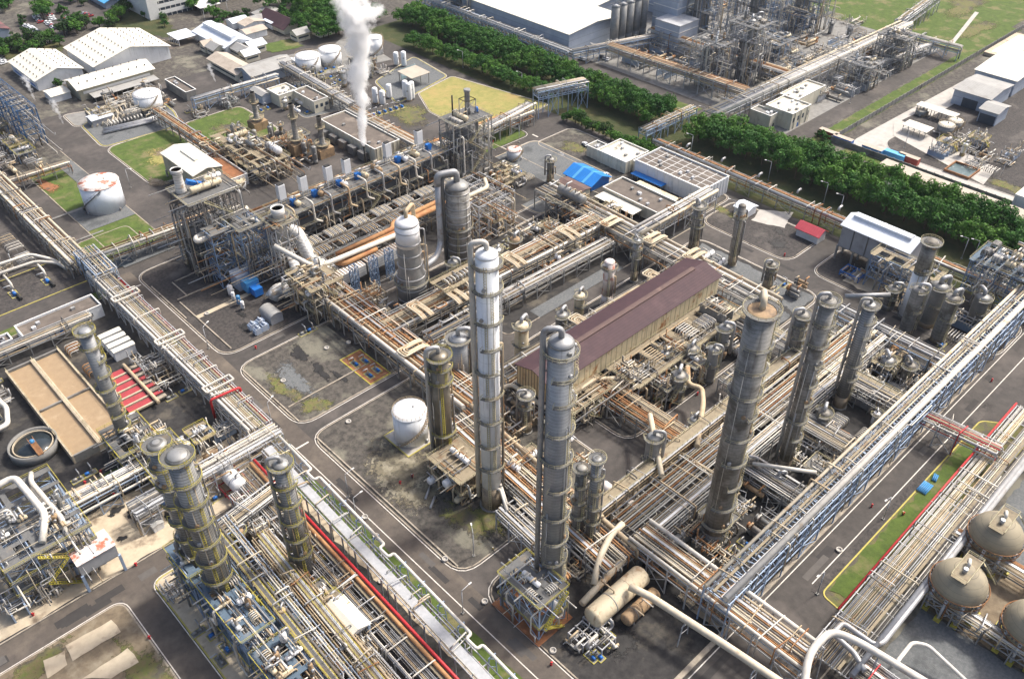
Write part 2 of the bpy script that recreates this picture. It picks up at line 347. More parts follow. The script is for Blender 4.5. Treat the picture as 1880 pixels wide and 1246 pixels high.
def rack(label, p, q, h, w, levels, bay=7.5, steel='steel_grey', pal='tan', n=10, rr=(.12, .34), truss=False, loops=0, seed=0, walk=None, big=None, group='pipe racks', name='pipe_rack', trays=1, kneeb=True, mats=None, drops=.3, rail=None, endbend=True, own=False):
    """levels: heights below h (top level h).  p, q plan points."""
    R = random.Random(hash((round(p[0]), round(p[1]), round(q[0]), n, seed)) & 0xffff)
    L = math.hypot(q[0] - p[0], q[1] - p[1]); a = math.atan2(q[1] - p[1], q[0] - p[0])
    t = thing(name, label, 'pipe rack', (p[0], p[1], 0), group, a, own=own)
    nb = max(2, round(L / bay)); zs = sorted([h] + [h - d for d in levels if h - d > 1.5])
    hw = w / 2
    for i in range(nb + 1):
        x = L * i / nb; mb = MB()
        for s in (-1, 1): mb.box(x - .17, s * hw - .17, 0, x + .17, s * hw + .17, h + .1)
        for z in zs: mb.box(x - .14, -hw - .3, z - .35, x + .14, hw + .3, z - .02)
        if kneeb and i % 3 == 1 and i < nb:
            for s in (-1, 1):
                x2 = L * (i + 1) / nb; z0 = zs[0] - .5
                mb.bar((x, s * hw, .2), (x2, s * hw, z0), .16); mb.bar((x2, s * hw, .2), (x, s * hw, z0), .16)
        mb.build('bent', steel, t)
    for z in zs:
        for s in (-1, 1): MB().box(0, s * hw - .13, z - .38, L, s * hw + .13, z - .06).build('girder', steel, t)
    if truss:
        z1, z0 = h, h - truss
        for s in (-1, 1):
            mb = MB(); k = max(2, round(L / (truss * 1.25)))
            mb.box(0, s * hw - .15, z0 - .3, L, s * hw + .15, z0)
            for i in range(k):
                x0, x1 = L * i / k, L * (i + 1) / k
                mb.bar((x0, s * hw, z0 - .1), ((x0 + x1) / 2, s * hw, z1 - .1), .2); mb.bar(((x0 + x1) / 2, s * hw, z1 - .1), (x1, s * hw, z0 - .1), .2)
            mb.build('side_truss', steel, t)
        mb = MB(); k = max(2, round(L / 3.2))
        for i in range(k):
            x0, x1 = L * i / k, L * (i + 1) / k; sg = 1 if i % 2 else -1
            mb.bar((x0, -hw * sg, h - .1), (x1, hw * sg, h - .1), .16); mb.bar((x0, -hw, h - .1), (x0, hw, h - .1), .18)
        mb.build('top_lattice', steel, t)
    def lay(z, cnt, first):
        y = -hw + .35; k = 0; slots = []
        rad = [R.uniform(*rr) * .74 * (1.5 if R.random() < .18 else 1) for _ in range(cnt)]
        tot = sum(2 * r for r in rad); gap = max(.06, (w - .7 - tot) / max(1, cnt - 1))
        while k < cnt and y < hw - .25:
            r = rad[k]; slots.append((y + r, r)); y += 2 * r + gap * R.uniform(.4, 1.6); k += 1
        for (yy, r) in slots:
            m = R.choice(mats) if mats else pick(pal, R)
            x0, x1 = -R.uniform(0, .8), L + R.uniform(0, .8)
            if R.random() < .16: x0 = R.uniform(0, L * .5)
            elif R.random() < .16: x1 = R.uniform(L * .5, L)
            zz = z + r; pts = [(x0, yy, zz)]
            u = R.random()
            if u < loops and x1 - x0 > 14:
                xc = R.uniform(x0 + 5, x1 - 9); lw = R.uniform(2.5, 5); hh = R.uniform(1, 2.2); ly = R.choice((-1, 1)) * R.uniform(1.5, 3.2)
                pts += [(xc, yy, zz), (xc, yy, zz + hh), (xc, yy + ly, zz + hh), (xc + lw, yy + ly, zz + hh), (xc + lw, yy, zz + hh), (xc + lw, yy, zz)]
            elif u > 1 - drops * .4 and x1 - x0 > 8:
                xc = R.uniform(x0 + 3, x1 - 3); dy = R.choice((-1, 1)) * R.uniform(.5, 1.2)
                pts += [(xc, yy, zz), (xc + .6, yy + dy, zz)]; yy += dy
            pts.append((x1, yy, zz))
            if endbend and R.random() < drops and abs(yy) < hw:
                pts.append((x1, yy, max(.6, zz - R.uniform(1.5, h - 1))))
            MB().tube(fillet(pts, r * 2.6, 2), r, 8 if r > .3 else 6).build('pipe', m, t)
    for i, z in enumerate(reversed(zs)): lay(z, n if i == 0 else max(3, int(n * .6)), i == 0)
    for i in range(int(L / 6)):
        xc = R.uniform(2, L - 2); r = R.uniform(.1, .24); up = R.uniform(.9, 2.2); sd = R.choice((-1, 1)); ya, yb = sd * (hw + R.uniform(.1, .8)), -sd * R.uniform(-.3, hw + .8)
        MB().tube(fillet([(xc, ya, R.uniform(.6, h * .7)), (xc, ya, h + up), (xc + R.choice((0, 0, .8)), yb, h + up), (xc, yb, h - R.uniform(-.6, 3))], r * 2.6, 2), r, 6).build('pipe', R.choice(mats) if mats else pick(pal, R), t)
    if big:
        for (yy, r, m, dz) in big:
            MB().tube([(-.4, yy, h + r + dz), (L + .4, yy, h + r + dz)], r, 12).build('large_pipe', m, t)
            mb = MB(); k = int(L / 6)
            for i in range(k): mb.box(L * (i + .5) / k - .15, yy - r * .8, h, L * (i + .5) / k + .15, yy + r * .8, h + dz + r * .5)
            if dz > .2: mb.build('pipe_shoe', steel, t)
    for i in range(trays):
        yy = R.uniform(-hw + .5, hw - .5); MB().box(0, yy - .35, h + .5, L, yy + .35, h + .62).build('cable_tray', R.choice(('steel_pale', 'pipe_silver', 'grating_tan')), t)
    if walk:
        yy, ww, m, rm = walk
        MB().box(0, yy - ww / 2, h + .35, L, yy + ww / 2, h + .45).build('walkway', m, t)
        if rm: rails(rails(MB(), [(0, yy - ww / 2), (L, yy - ww / 2)], h + .45), [(0, yy + ww / 2), (L, yy + ww / 2)], h + .45).build('railing', rm, t)
    return t
def platform(x, y, z, r, w, a0, a1, deck, railm, parent, brackets=True):
    n = max(5, int(18 * (a1 - a0) / (2 * PI)))
    mb = MB().sector(x, y, z, z + .14, r + .08, r + w, a0, a1, n)
    if brackets:
        for i in range(n // 2 + 1):
            t = a0 + (a1 - a0) * i / max(1, n // 2); c, s = math.cos(t), math.sin(t)
            mb.bar((x + r * c, y + r * s, z - w * .9), (x + (r + w) * c, y + (r + w) * s, z), .1)
    o = mb.build('platform', deck, parent)
    mb = MB()
    for hh, tk in ((1.15, .085), (.6, .06)): mb.ring(x, y, z + hh, r + w, tk * .7, n, 4, a0, a1)
    for i in range(n + 1):
        t = a0 + (a1 - a0) * i / n; c, s = math.cos(t), math.sin(t)
        mb.bar((x + (r + w) * c, y + (r + w) * s, z), (x + (r + w) * c, y + (r + w) * s, z + 1.15), .06)
    if a1 - a0 < 6.2:
        for t in (a0, a1):
            c, s = math.cos(t), math.sin(t); mb.bar((x + r * c, y + r * s, z + 1.15), (x + (r + w) * c, y + (r + w) * s, z + 1.15), .09)
    mb.build('railing', railm, o)
def ladder(x, y, r, z0, z1, a, m, parent):
    c, s = math.cos(a), math.sin(a); mb = MB(); R = r + .3
    for k in (-.28, .28):
        px, py = x + R * c - k * s, y + R * s + k * c; mb.bar((px, py, z0), (px, py, z1), .1)
    for i in range(int((z1 - z0) / .8)): 
        z = z0 + i * .8; mb.bar((x + R * c + .28 * s, y + R * s - .28 * c, z), (x + R * c - .28 * s, y + R * s + .28 * c, z), .07)
        if z > z0 + 2: mb.ring(x + (R + .35) * c, y + (R + .35) * s, z, .42, .05, 6, 3)
    mb.build('ladder', m, parent)
def tower(label, x, y, h, r, shell='tower_clad', plats=6, railm='dull_yellow_rail', deck='grating', skirt='tower_skirt', skirt_h=5, head='dome', seed=0, face=None, cover=2.6, risers=2, over=True, overm='pipe_silver', rings=0, ringm='steel_grey', manways=4, secs=None, w=1.15, group='distillation columns', headm=None, own=False, name='distillation_column', lad=True, z0=0):
    """secs: list of (height share, radius) to change diameter; face: platform centre angle."""
    R = random.Random(seed * 77 + int(x)); face = -2.4 if face is None else face
    t = thing(name, label, 'column', (x, y, z0), group, own=own)
    prof = secs or [(0, r), (1, r)]
    def rad(z):
        for (a, ra), (b, rb) in zip(prof, prof[1:]):
            if a * h <= z <= b * h: return ra + (rb - ra) * ((z / h - a) / max(1e-6, b - a))
        return prof[-1][1]
    hh = r * (.55 if head == 'dome' else .2); top = h - hh; rt = prof[-1][1]
    P = [(rad(skirt_h), skirt_h)] + [(ra, a * top) for a, ra in prof if a * top > skirt_h and a < 1] + [(rt, top)]
    MB().lathe(0, 0, P, 24).build('shell', shell, t)
    k = 6; MB().lathe(0, 0, [(rt + .02, -.02)] + [(rt * math.cos(i * PI / 2 / k), hh * math.sin(i * PI / 2 / k)) for i in range(1, k)] + [(rt * .12, hh)], 24, z=top).build('head', headm or shell, t)
    MB().lathe(0, 0, [(rad(0) * 1.08, 0), (rad(skirt_h) * 1.02, skirt_h - .01)], 24).build('skirt', skirt, t)
    mb = MB().lathe(0, 0, [(rad(0) * 1.3, 0), (rad(0) * 1.3, .6)], 12); mb.build('footing', 'concrete_grey', t)
    for i in range(rings):
        z = skirt_h + (top - skirt_h) * (i + .5) / rings; MB().ring(0, 0, z, rad(z) + .15, .2, 24, 4).build('stiffener_ring', ringm, t)
    zs = [skirt_h + 2 + (top - skirt_h - 2) * (i + 1) / plats for i in range(plats)] if isinstance(plats, int) else list(plats)
    la = face + .3; last = 1.0
    for i, z in enumerate(zs):
        c = face + R.uniform(-.7, .7); sp = cover * R.uniform(.75, 1.2)
        if i == len(zs) - 1: sp = 2 * PI - .05; z = min(z, top + .1)
        if R.random() < .2: sp = 2 * PI - .05
        platform(0, 0, z, rad(z), w, c - sp / 2, c + sp / 2, deck, railm, t)
        if lad: ladder(0, 0, rad((last + z) / 2), last, z + 1, la + (.25 if i % 2 else -.25), railm, t)
        last = z
    for i in range(manways):
        z = R.choice(zs) + R.uniform(1, 1.6) if zs else h * .5; z = min(z, top - .5); a = face + R.uniform(-1.2, 1.2); q = rad(z)
        MB().tube([((q - .1) * math.cos(a), (q - .1) * math.sin(a), z), ((q + .55) * math.cos(a), (q + .55) * math.sin(a), z)], .5, 12).build('manway', R.choice(('vessel_grey', 'pipe_silver', 'vessel_tan')), t)
    for i in range(5):
        a = face + R.uniform(-1.9, 1.9); q = max(p[1] for p in prof) + .22; z1 = top * R.uniform(.35, .98); r_ = R.uniform(.07, .15)
        MB().tube([(q * math.cos(a), q * math.sin(a), R.uniform(1, top * .3)), (q * math.cos(a), q * math.sin(a), z1)], r_, 5).build('riser_pipe', R.choice(('pipe_white', 'pipe_dark', 'pipe_silver', 'pipe_tan')), t)
    for i in range(risers):
        a = face + 1.5 + i * .42 + R.uniform(-.1, .1); q = max(p[1] for p in prof) + .7 + .2 * i; rr = R.uniform(.18, .34)
        z1 = top * R.uniform(.6, .95); pts = [(q * math.cos(a), q * math.sin(a), R.uniform(2, 6)), (q * math.cos(a), q * math.sin(a), z1), (rad(z1) * .9 * math.cos(a), rad(z1) * .9 * math.sin(a), z1)]
        MB().tube(fillet(pts, rr * 3), rr, 8).build('riser_pipe', R.choice(('pipe_silver', 'pipe_dark', 'pipe_tan')), t)
    if over:
        a = face - 1.35 if over is True else over; q = max(p[1] for p in prof) + .95; rr = min(.75, r * .24); up = h + rr * 3.2
        pts = [(0, 0, h - .4), (0, 0, up), (q * math.cos(a), q * math.sin(a), up), (q * math.cos(a), q * math.sin(a), 4)]
        MB().tube(fillet(pts, rr * 3, 4), rr, 10).build('overhead_pipe', overm, t)
        mb = MB()
        for i in range(int(h / 12)): z = 6 + i * 12; mb.bar((rad(z) * math.cos(a), rad(z) * math.sin(a), z), (q * math.cos(a), q * math.sin(a), z), .3)
        mb.build('pipe_guide', 'steel_grey', t)
    return t
def vessel(label, x, y, h, r, m='vessel_grey', z0=0, legs=2.2, plat=True, railm='dull_yellow_rail', over=True, group='upright vessels', overm='pipe_silver', seed=0, own=False, name='vertical_vessel'):
    R = random.Random(seed + int(x * 7 + y)); t = thing(name, label, 'vessel', (x, y, z0), group, own=own); hh = r * .5
    prof = [(.05, legs - hh)] + [(r * math.sin(a * PI / 8), legs - hh * math.cos(a * PI / 8)) for a in range(1, 4)] + [(r, legs), (r, h - hh)] + [(r * math.cos(a * PI / 8), h - hh + hh * math.sin(a * PI / 8)) for a in range(1, 4)] + [(.05, h)]
    MB().lathe(0, 0, prof, 18).build('shell', m, t)
    mb = MB().lathe(0, 0, [(r * .98, 0), (r * .96, legs)], 14); mb.build('skirt', R.choice(('tower_skirt', 'vessel_grey')), t)
    f = R.uniform(-3, -1.2)
    if plat:
        platform(0, 0, h - hh - .3, r, .95, f - 1.4, f + 3.4, 'grating', railm, t)
        if h > 9: platform(0, 0, h * .5, r, .9, f - 1.2, f + 1.2, 'grating', railm, t)
        ladder(0, 0, r, .5, h, f, railm, t)
    if over:
        a = R.uniform(-1.2, 1.0) if over is True else over; rr = max(.25, r * .26); q = r + rr + .4; up = h + rr * 2.6
        MB().tube(fillet([(0, 0, h - .2), (0, 0, up), (q * math.cos(a), q * math.sin(a), up), (q * math.cos(a), q * math.sin(a), R.uniform(1, h * .5))], rr * 3, 4), rr, 10).build('overhead_pipe', overm, t)
    a = R.uniform(-3, -1); MB().tube([(r * .9 * math.cos(a), r * .9 * math.sin(a), h * .6), ((r + .5) * math.cos(a), (r + .5) * math.sin(a), h * .6)], .4, 10).build('manway', 'pipe_silver', t)
    return t
def drum(label, x, y, z, L, r, axis='x', m='vessel_white', saddle='steel_grey', group='horizontal drums', nozzles=3, bands=2, plat=False, own=False, name='horizontal_drum', seed=0, cat='drum'):
    R = random.Random(seed + int(x * 3 + y * 5)); t = thing(name, label, cat, (x, y, z), group, 0 if axis == 'x' else PI / 2, own=own); zc = r * 1.35; hh = r * .45
    prof = [(.05, -L / 2)] + [(r * math.sin(a * PI / 8), -L / 2 + hh * (1 - math.cos(a * PI / 8))) for a in range(1, 4)] + [(r, -L / 2 + hh), (r, L / 2 - hh)] + [(r * math.cos(a * PI / 8), L / 2 - hh + hh * math.sin(a * PI / 8)) for a in range(1, 4)] + [(.05, L / 2)]
    MB().lathe(0, 0, prof, 18, axis='x', z=zc).build('shell', m, t)
    for s in (-1, 1): MB().box(s * L * .3 - .2, -r * .8, 0, s * L * .3 + .2, r * .8, zc - r * .5).build('saddle', saddle, t)
    for i in range(bands):
        px = -L * .3 + L * .6 * (i + .5) / bands
        mb = MB(); k = 18
        mb.lathe(0, 0, [(r + .01, px - .12), (r + .07, px - .12), (r + .07, px + .12), (r + .01, px + .12)], 18, axis='x', z=zc); mb.build('band', 'steel_grey' if R.random() < .5 else m, t)
    for i in range(nozzles):
        px = -L * .35 + L * .7 * (i + R.uniform(.2, .8)) / nozzles; rr = R.uniform(.15, .35)
        up = zc + r + R.uniform(.6, 1.6)
        MB().tube(fillet([(px, 0, zc + r * .9), (px, 0, up), (px, R.choice((-1, 1)) * R.uniform(r + .5, r + 2), up), ], rr * 2), rr, 8).build('nozzle_pipe', R.choice(('pipe_silver', 'pipe_white', 'pipe_tan')), t)
    if plat:
        o = MB().box(-L * .3, -.8, zc + r + .1, L * .2, .8, zc + r + .2).build('platform', 'grating_tan', t)
        rails(MB(), [(-L * .3, -.8), (L * .2, -.8), (L * .2, .8), (-L * .3, .8)], zc + r + .2, close=True).build('railing', 'dull_yellow_rail', o)
    return t
def exchanger(label, x, y, z, L, r, axis='x', m='vessel_tan', stack=1, group='heat exchangers', own=False, seed=0):
    R = random.Random(seed + int(x * 13 + y * 5)); t = thing('heat_exchanger', label, 'heat exchanger', (x, y, z), group, 0 if axis == 'x' else PI / 2, own=own)
    for k in range(stack):
        zc = r * 1.4 + k * 2.6 * r
        MB().lathe(0, 0, [(r * .8, -L / 2), (r, -L / 2 + .1), (r, L / 2 - L * .2), (r * .9, L / 2 - L * .2 + .01)], 14, axis='x', z=zc).build('shell', m, t)
        MB().lathe(0, 0, [(r * 1.22, L * .3 - .15), (r * 1.22, L * .3 + .15), (r, L * .3 + .16), (r, L / 2 - .3), (r * 1.22, L / 2 - .29), (r * 1.22, L / 2)], 14, axis='x', z=zc).build('channel_head', R.choice((m, 'pipe_rust', 'vessel_grey')), t)
        for s in (-1, 1):
            px = s * L * .28
            if k == stack - 1: MB().tube(fillet([(px, 0, zc + r * .8), (px, 0, zc + r + 1.2), (px, s * 2.2, zc + r + 1.2)], .5), .25, 8).build('nozzle_pipe', R.choice(('pipe_tan', 'pipe_white', 'pipe_rust')), t)
    for s in (-1, 1): MB().box(s * L * .25 - .15, -r * .7, 0, s * L * .25 + .15, r * .7, r).build('saddle', 'concrete_grey', t)
    return t
def pump(label, x, y, rz, motor='blue_paint', group='pump sets', kerb='kerb_yellow', s=1.0, own=False):
    t = thing('pump_set', label, 'pump', (x, y, 0), group, rz, own=own)
    mb = MB().box(-2.2 * s, -1.1 * s, 0, 2.2 * s, 1.1 * s, .25); mb.build('plinth', 'concrete_grey', t)
    mb = MB()
    for (a, b, c, d) in ((-2.3, -1.25, 2.3, -1.05), (-2.3, 1.05, 2.3, 1.25), (-2.3, -1.05, -2.1, 1.05), (2.1, -1.05, 2.3, 1.05)): mb.box(a * s, b * s, 0, c * s, d * s, .32)
    mb.build('kerb', kerb, t)
    MB().lathe(0, 0, [(.35 * s, -1.7 * s), (.55 * s, -1.65 * s), (.55 * s, -.3 * s), (.3 * s, -.25 * s)], 12, axis='x', z=.95 * s).build('motor', motor, t)
    MB().lathe(0, 0, [(.2 * s, -.25 * s), (.22 * s, .5 * s), (.6 * s, .55 * s), (.6 * s, 1.1 * s), (.3 * s, 1.3 * s)], 12, axis='x', z=.95 * s).build('casing', 'vessel_grey', t)
    MB().tube(fillet([(.8 * s, 0, 1.3 * s), (.8 * s, 0, 3.2 * s), (.8 * s, 2.2 * s, 3.2 * s)], .5), .2 * s, 8).build('discharge_pipe', 'pipe_silver', t)
    return t
def frame(label, x0, y0, x1, y1, levels, z0=0, steel='steel_grey', deck='grating', railm='dull_yellow_rail', nx=None, ny=None, decked=None, brace=True, group='steel structures', stairs=True, pipes=6, pal='tan', seed=0, own=False, name='steel_structure', colw=.32, fill=.0, cat='structure', inner=None, equip=0):
    """open multi-storey steel frame with decks, rails, bracing and pipework running up its faces."""
    R = random.Random(seed + int(x0 * 3 + y0 * 7)); dx, dy = x1 - x0, y1 - y0
    nx = nx or max(1, round(dx / 7)); ny = ny or max(1, round(dy / 7)); top = levels[-1]
    t = thing(name, label, cat, (x0, y0, z0), group, own=own)
    X = [dx * i / nx for i in range(nx + 1)]; Y = [dy * i / ny for i in range(ny + 1)]
    for x in X:
        for y in Y: MB().box(x - colw / 2, y - colw / 2, 0, x + colw / 2, y + colw / 2, top - .02).build('column', steel, t)
    lo = 0
    for li, z in enumerate(levels):
        for i in range(inner if inner is not None else min(26, int(dx * dy / 11) + 2)):
            r = R.uniform(.07, .24); zz = z + R.uniform(-2.2, 1.4); a = R.random() < .5; c = R.uniform(.4, (dy if a else dx) - .4); e0, e1 = R.uniform(-.5, .3), R.uniform(.6, 1.05)
            pts = [(dx * e0, c, zz), (dx * e1, c, zz), (dx * e1, c, zz + R.uniform(-2, 2))] if a else [(c, dy * e0, zz + R.uniform(-2, 2)), (c, dy * e0, zz), (c, dy * e1, zz)]
            MB().tube(fillet(pts, r * 2.5, 2), r, 6).build('pipe', pick(pal, R), t)
        mb = MB()
        for x in X: mb.box(x - .13, 0, z - .4, x + .13, dy, z - .05)
        for y in Y: mb.box(0, y - .13, z - .42, dx, y + .13, z - .07)
        mb.build('floor_beam', steel, t)
        full = decked is None or li in decked
        if full:
            if fill > .99: o = MB().box(-.6, -.6, z - .04, dx + .6, dy + .6, z + .06).build('deck', deck, t)
            elif li == len(levels) - 1:
                mb = MB(); w = min(.7, dx / nx * .2, dy / ny * .2); Y2 = [(y - w if 0 < k < ny else (y - .6 if k == 0 else y - 2 * w), y + (2 * w if k == 0 else .6 if k == ny else w)) for k, y in enumerate(Y)]
                for a, b in Y2: mb.box(-.6, a, z - .04, dx + .6, b, z + .06)
                for (a, b), (c, d) in zip(Y2, Y2[1:]):
                    for k in range(nx):
                        xa = X[k] + (X[k + 1] - X[k]) * R.choice((0, .1, .6)); xb = min(dx + .6, xa + (X[k + 1] - X[k]) * R.choice((.2, .3, .45)))
                        mb.box(max(-.6, xa), b, z - .04, xb, c, z + .06)
                o = mb.build('deck', deck, t)
            else:
                mb = MB(); mb.box(-.6, -.6, z - .04, dx + .6, min(2.2, dy * .4), z + .06); mb.box(-.6, min(2.2, dy * .4) , z - .04, min(2.2, dx * .35), dy + .6, z + .06)
                o = mb.build('deck', deck, t)
            if railm: rails(MB(), [(-.6, -.6), (dx + .6, -.6), (dx + .6, dy + .6), (-.6, dy + .6)], z + .06, close=True).build('railing', railm, o)
        if brace:
            mb = MB()
            for k in range(nx):
                if (k + li) % 2 == 0 or nx < 3:
                    for y in (0, dy): mb.bar((X[k], y, lo), (X[k + 1], y, z - .3), .18); mb.bar((X[k + 1], y, lo), (X[k], y, z - .3), .18)
            for k in range(ny):
                if (k + li) % 2 == 0 or ny < 3:
                    for x in (0, dx): mb.bar((x, Y[k], lo), (x, Y[k + 1], z - .3), .18)
            mb.build('brace', steel, t)
        lo = z
    if stairs:
        lo = 0
        for li, z in enumerate(levels):
            s = 1 if li % 2 else -1; L = min(dx * .8, (z - lo) * 1.2)
            stair(MB(), (dx / 2 - s * L / 2, -1.3, lo), (dx / 2 + s * L / 2, -1.3, z)).build('stair', railm or steel, t); lo = z
    for i in range(pipes):
        m = pick(pal, R); r = R.uniform(.12, .38); side = R.choice((0, 1)); z1 = R.uniform(top * .5, top + 1)
        if side == 0:
            x = R.uniform(.5, dx - .5); o = -.9 - R.random() * .5; xb = x + R.uniform(-4, 4); zm = R.uniform(2, z1 - 1) if z1 > 4 else 1.5
            pts = [(x, 2, z1), (x, o, z1), (x, o, zm), (min(dx, max(0, xb)), o, zm), (min(dx, max(0, xb)), o, .6)]
        else:
            y = R.uniform(.5, dy - .5); o = -.9 - R.random() * .5; yb = y + R.uniform(-4, 4); zm = R.uniform(2, z1 - 1) if z1 > 4 else 1.5
            pts = [(2, y, z1), (o, y, z1), (o, y, zm), (o, min(dy, max(0, yb)), zm), (o, min(dy, max(0, yb)), .6)]
        MB().tube(fillet(pts, r * 2.5, 2), r, 7).build('pipe', m, t)
    for i in range(equip):
        ex, ey = x0 + dx * R.uniform(.12, .88), y0 + dy * R.uniform(.12, .88); zt = z0 + top + .1; q = R.random(); w_ = label.split(' with ')[0].split(' of ')[0]; w_ = ' '.join(w_.split()[-4:])
        if q < .4: drum('drum on top of the ' + w_, ex, ey, zt, R.uniform(2.5, 5), R.uniform(.5, .9), R.choice('xy'), R.choice(('vessel_white', 'vessel_cream', 'vessel_grey')), seed=i, group='roof drums')
        elif q < .7: vessel('upright vessel on top of the ' + w_, ex, ey, R.uniform(2.5, 5), R.uniform(.5, .9), R.choice(('vessel_white', 'vessel_tan', 'vessel_grey')), z0=zt, legs=.8, plat=False, seed=i, group='roof vessels')
        else: loops('row of pipe loops on top of the ' + w_, ex - 1, ey - 1, zt, 5, .6, 2, 1.2, R.choice('xy'), [pick(pal, R), 'pipe_white'], .13)
    return t
def pipe(label, pts, r, m='pipe_white', n=12, bend=None, sup=None, supm='steel_grey', group='large free pipes', own=False, bands=0, name='large_pipe', cat='pipe'):
    P = [Vector(p) for p in pts]; o = P[0].copy(); t = thing(name, label, cat, tuple(o), group, own=own)
    MB().tube([v - o for v in fillet(P, bend or r * 2.6, 5)], r, n).build('pipe_run', m, t)
    if sup:
        for a, b in zip(P, P[1:]):
            L = (b - a).length; k = int(L / sup)
            for i in range(k):
                c = a + (b - a) * (i + .5) / k
                if c.z < 1.2 or abs((b - a).z) > L * .5: continue
                mb = MB(); d = Vector((b.y - a.y, a.x - b.x, 0)).normalized() * (r + .5); z = c.z - r
                for s in (-1, 1): mb.bar((c.x + d.x * s * 1.6 - o.x, c.y + d.y * s * 1.6 - o.y, -o.z), (c.x + d.x * s - o.x, c.y + d.y * s - o.y, z - o.z), .22)
                for q in (.35, .7): mb.bar((c.x - d.x * 1.4 - o.x, c.y - d.y * 1.4 - o.y, z * q - o.z), (c.x + d.x * 1.4 - o.x, c.y + d.y * 1.4 - o.y, z * min(1, q + .3) - o.z), .14)
                mb.bar((c.x - d.x - o.x, c.y - d.y - o.y, z - .15 - o.z), (c.x + d.x - o.x, c.y + d.y - o.y, z - .15 - o.z), .28)
                mb.build('support', supm, t)
    return t
def pipebed(label, x0, y0, x1, y1, n=8, z=.7, pal='tan', axis='x', seed=0, rr=(.1, .26), jog=.4, group='ground pipe runs', up=.35, mats=None, own=False, sleep='concrete_grey'):
    """parallel pipes lying low on sleepers, many with jogs and upturned ends"""
    R = random.Random(seed + int(x0 * 5 + y0 * 3)); t = thing('pipe_bed', label, 'pipes', (x0, y0, 0), group, 0, own=own)
    dx, dy = x1 - x0, y1 - y0; L = dx if axis == 'x' else dy; W = dy if axis == 'x' else dx
    def pt(a, b, c): return (a, b, c) if axis == 'x' else (b, a, c)
    n = int(n * 1.4); zb = z
    for i in range(n + n // 2):
        z = zb
        if i >= n: z = zb + R.uniform(.9, 3); axis, L, W = ('y' if axis == 'x' else 'x'), W, L
        w = W * ((i % n) + .5) / n + R.uniform(-.1, .1); r = min(W / n * .45, R.uniform(*rr)); a0, a1 = R.uniform(0, L * .2), L - R.uniform(0, L * .2); pts = []
        if R.random() < up: pts.append(pt(a0, w, z + R.uniform(1, 4)))
        pts.append(pt(a0, w, z + r))
        if R.random() < jog:
            c = R.uniform(a0 + L * .2, a1 - L * .2); w2 = min(W, max(0, w + R.choice((-1, 1)) * R.uniform(.6, 1.6))); zz = R.choice((0, .9)); 
            pts += [pt(c, w, z + r), pt(c, w, z + r + zz), pt(c, w2, z + r + zz)]; w = w2; pts.append(pt(a1, w, z + r + zz)); 
        else: pts.append(pt(a1, w, z + r))
        if R.random() < up: pts.append(pt(a1, w, z + r + R.uniform(1, 3.5)))
        MB().tube(fillet(pts, r * 2.5, 2), r, 6).build('pipe', R.choice(mats) if mats else pick(pal, R), t)
        if i >= n: axis, L, W = ('y' if axis == 'x' else 'x'), W, L
    z = zb; k = max(2, int(L / 5))
    for i in range(k):
        a = L * (i + .5) / k; p0 = pt(a - .2, -.2, 0); p1 = pt(a + .2, W + .2, z); MB().box(*p0, *p1).build('sleeper', sleep, t)
    return t
def loops(label, x, y, z, n, step, L, up, axis='x', m=('pipe_white',), r=.2, group='pipe loops', own=False, hor=False):
    """a comb of equal upturned pipe loops"""
    t = thing('pipe_loop_row', label, 'pipes', (x, y, z), group, own=own)
    for i in range(n):
        a = i * step
        pts = [(a, 0, 0), (a, 0, up), (a, L, up), (a, L, 0)] if not hor else [(a, 0, 0), (a + .01, L * .5, up), (a, L, 0)]
        if axis == 'y': pts = [(q[1], q[0], q[2]) for q in pts]
        MB().tube(fillet(pts, min(.8, up * .45), 2), r, 7).build('pipe_loop', m[i % len(m)], t)
    e = (n - 1) * step; A = [(-.5, L * .5, up * .5), (e + .5, L * .5, up * .5)]
    if axis == 'y': A = [(q[1], q[0], q[2]) for q in A]
    MB().bar(A[0], A[1], .2).build('support_beam', 'steel_grey', t)
    return t
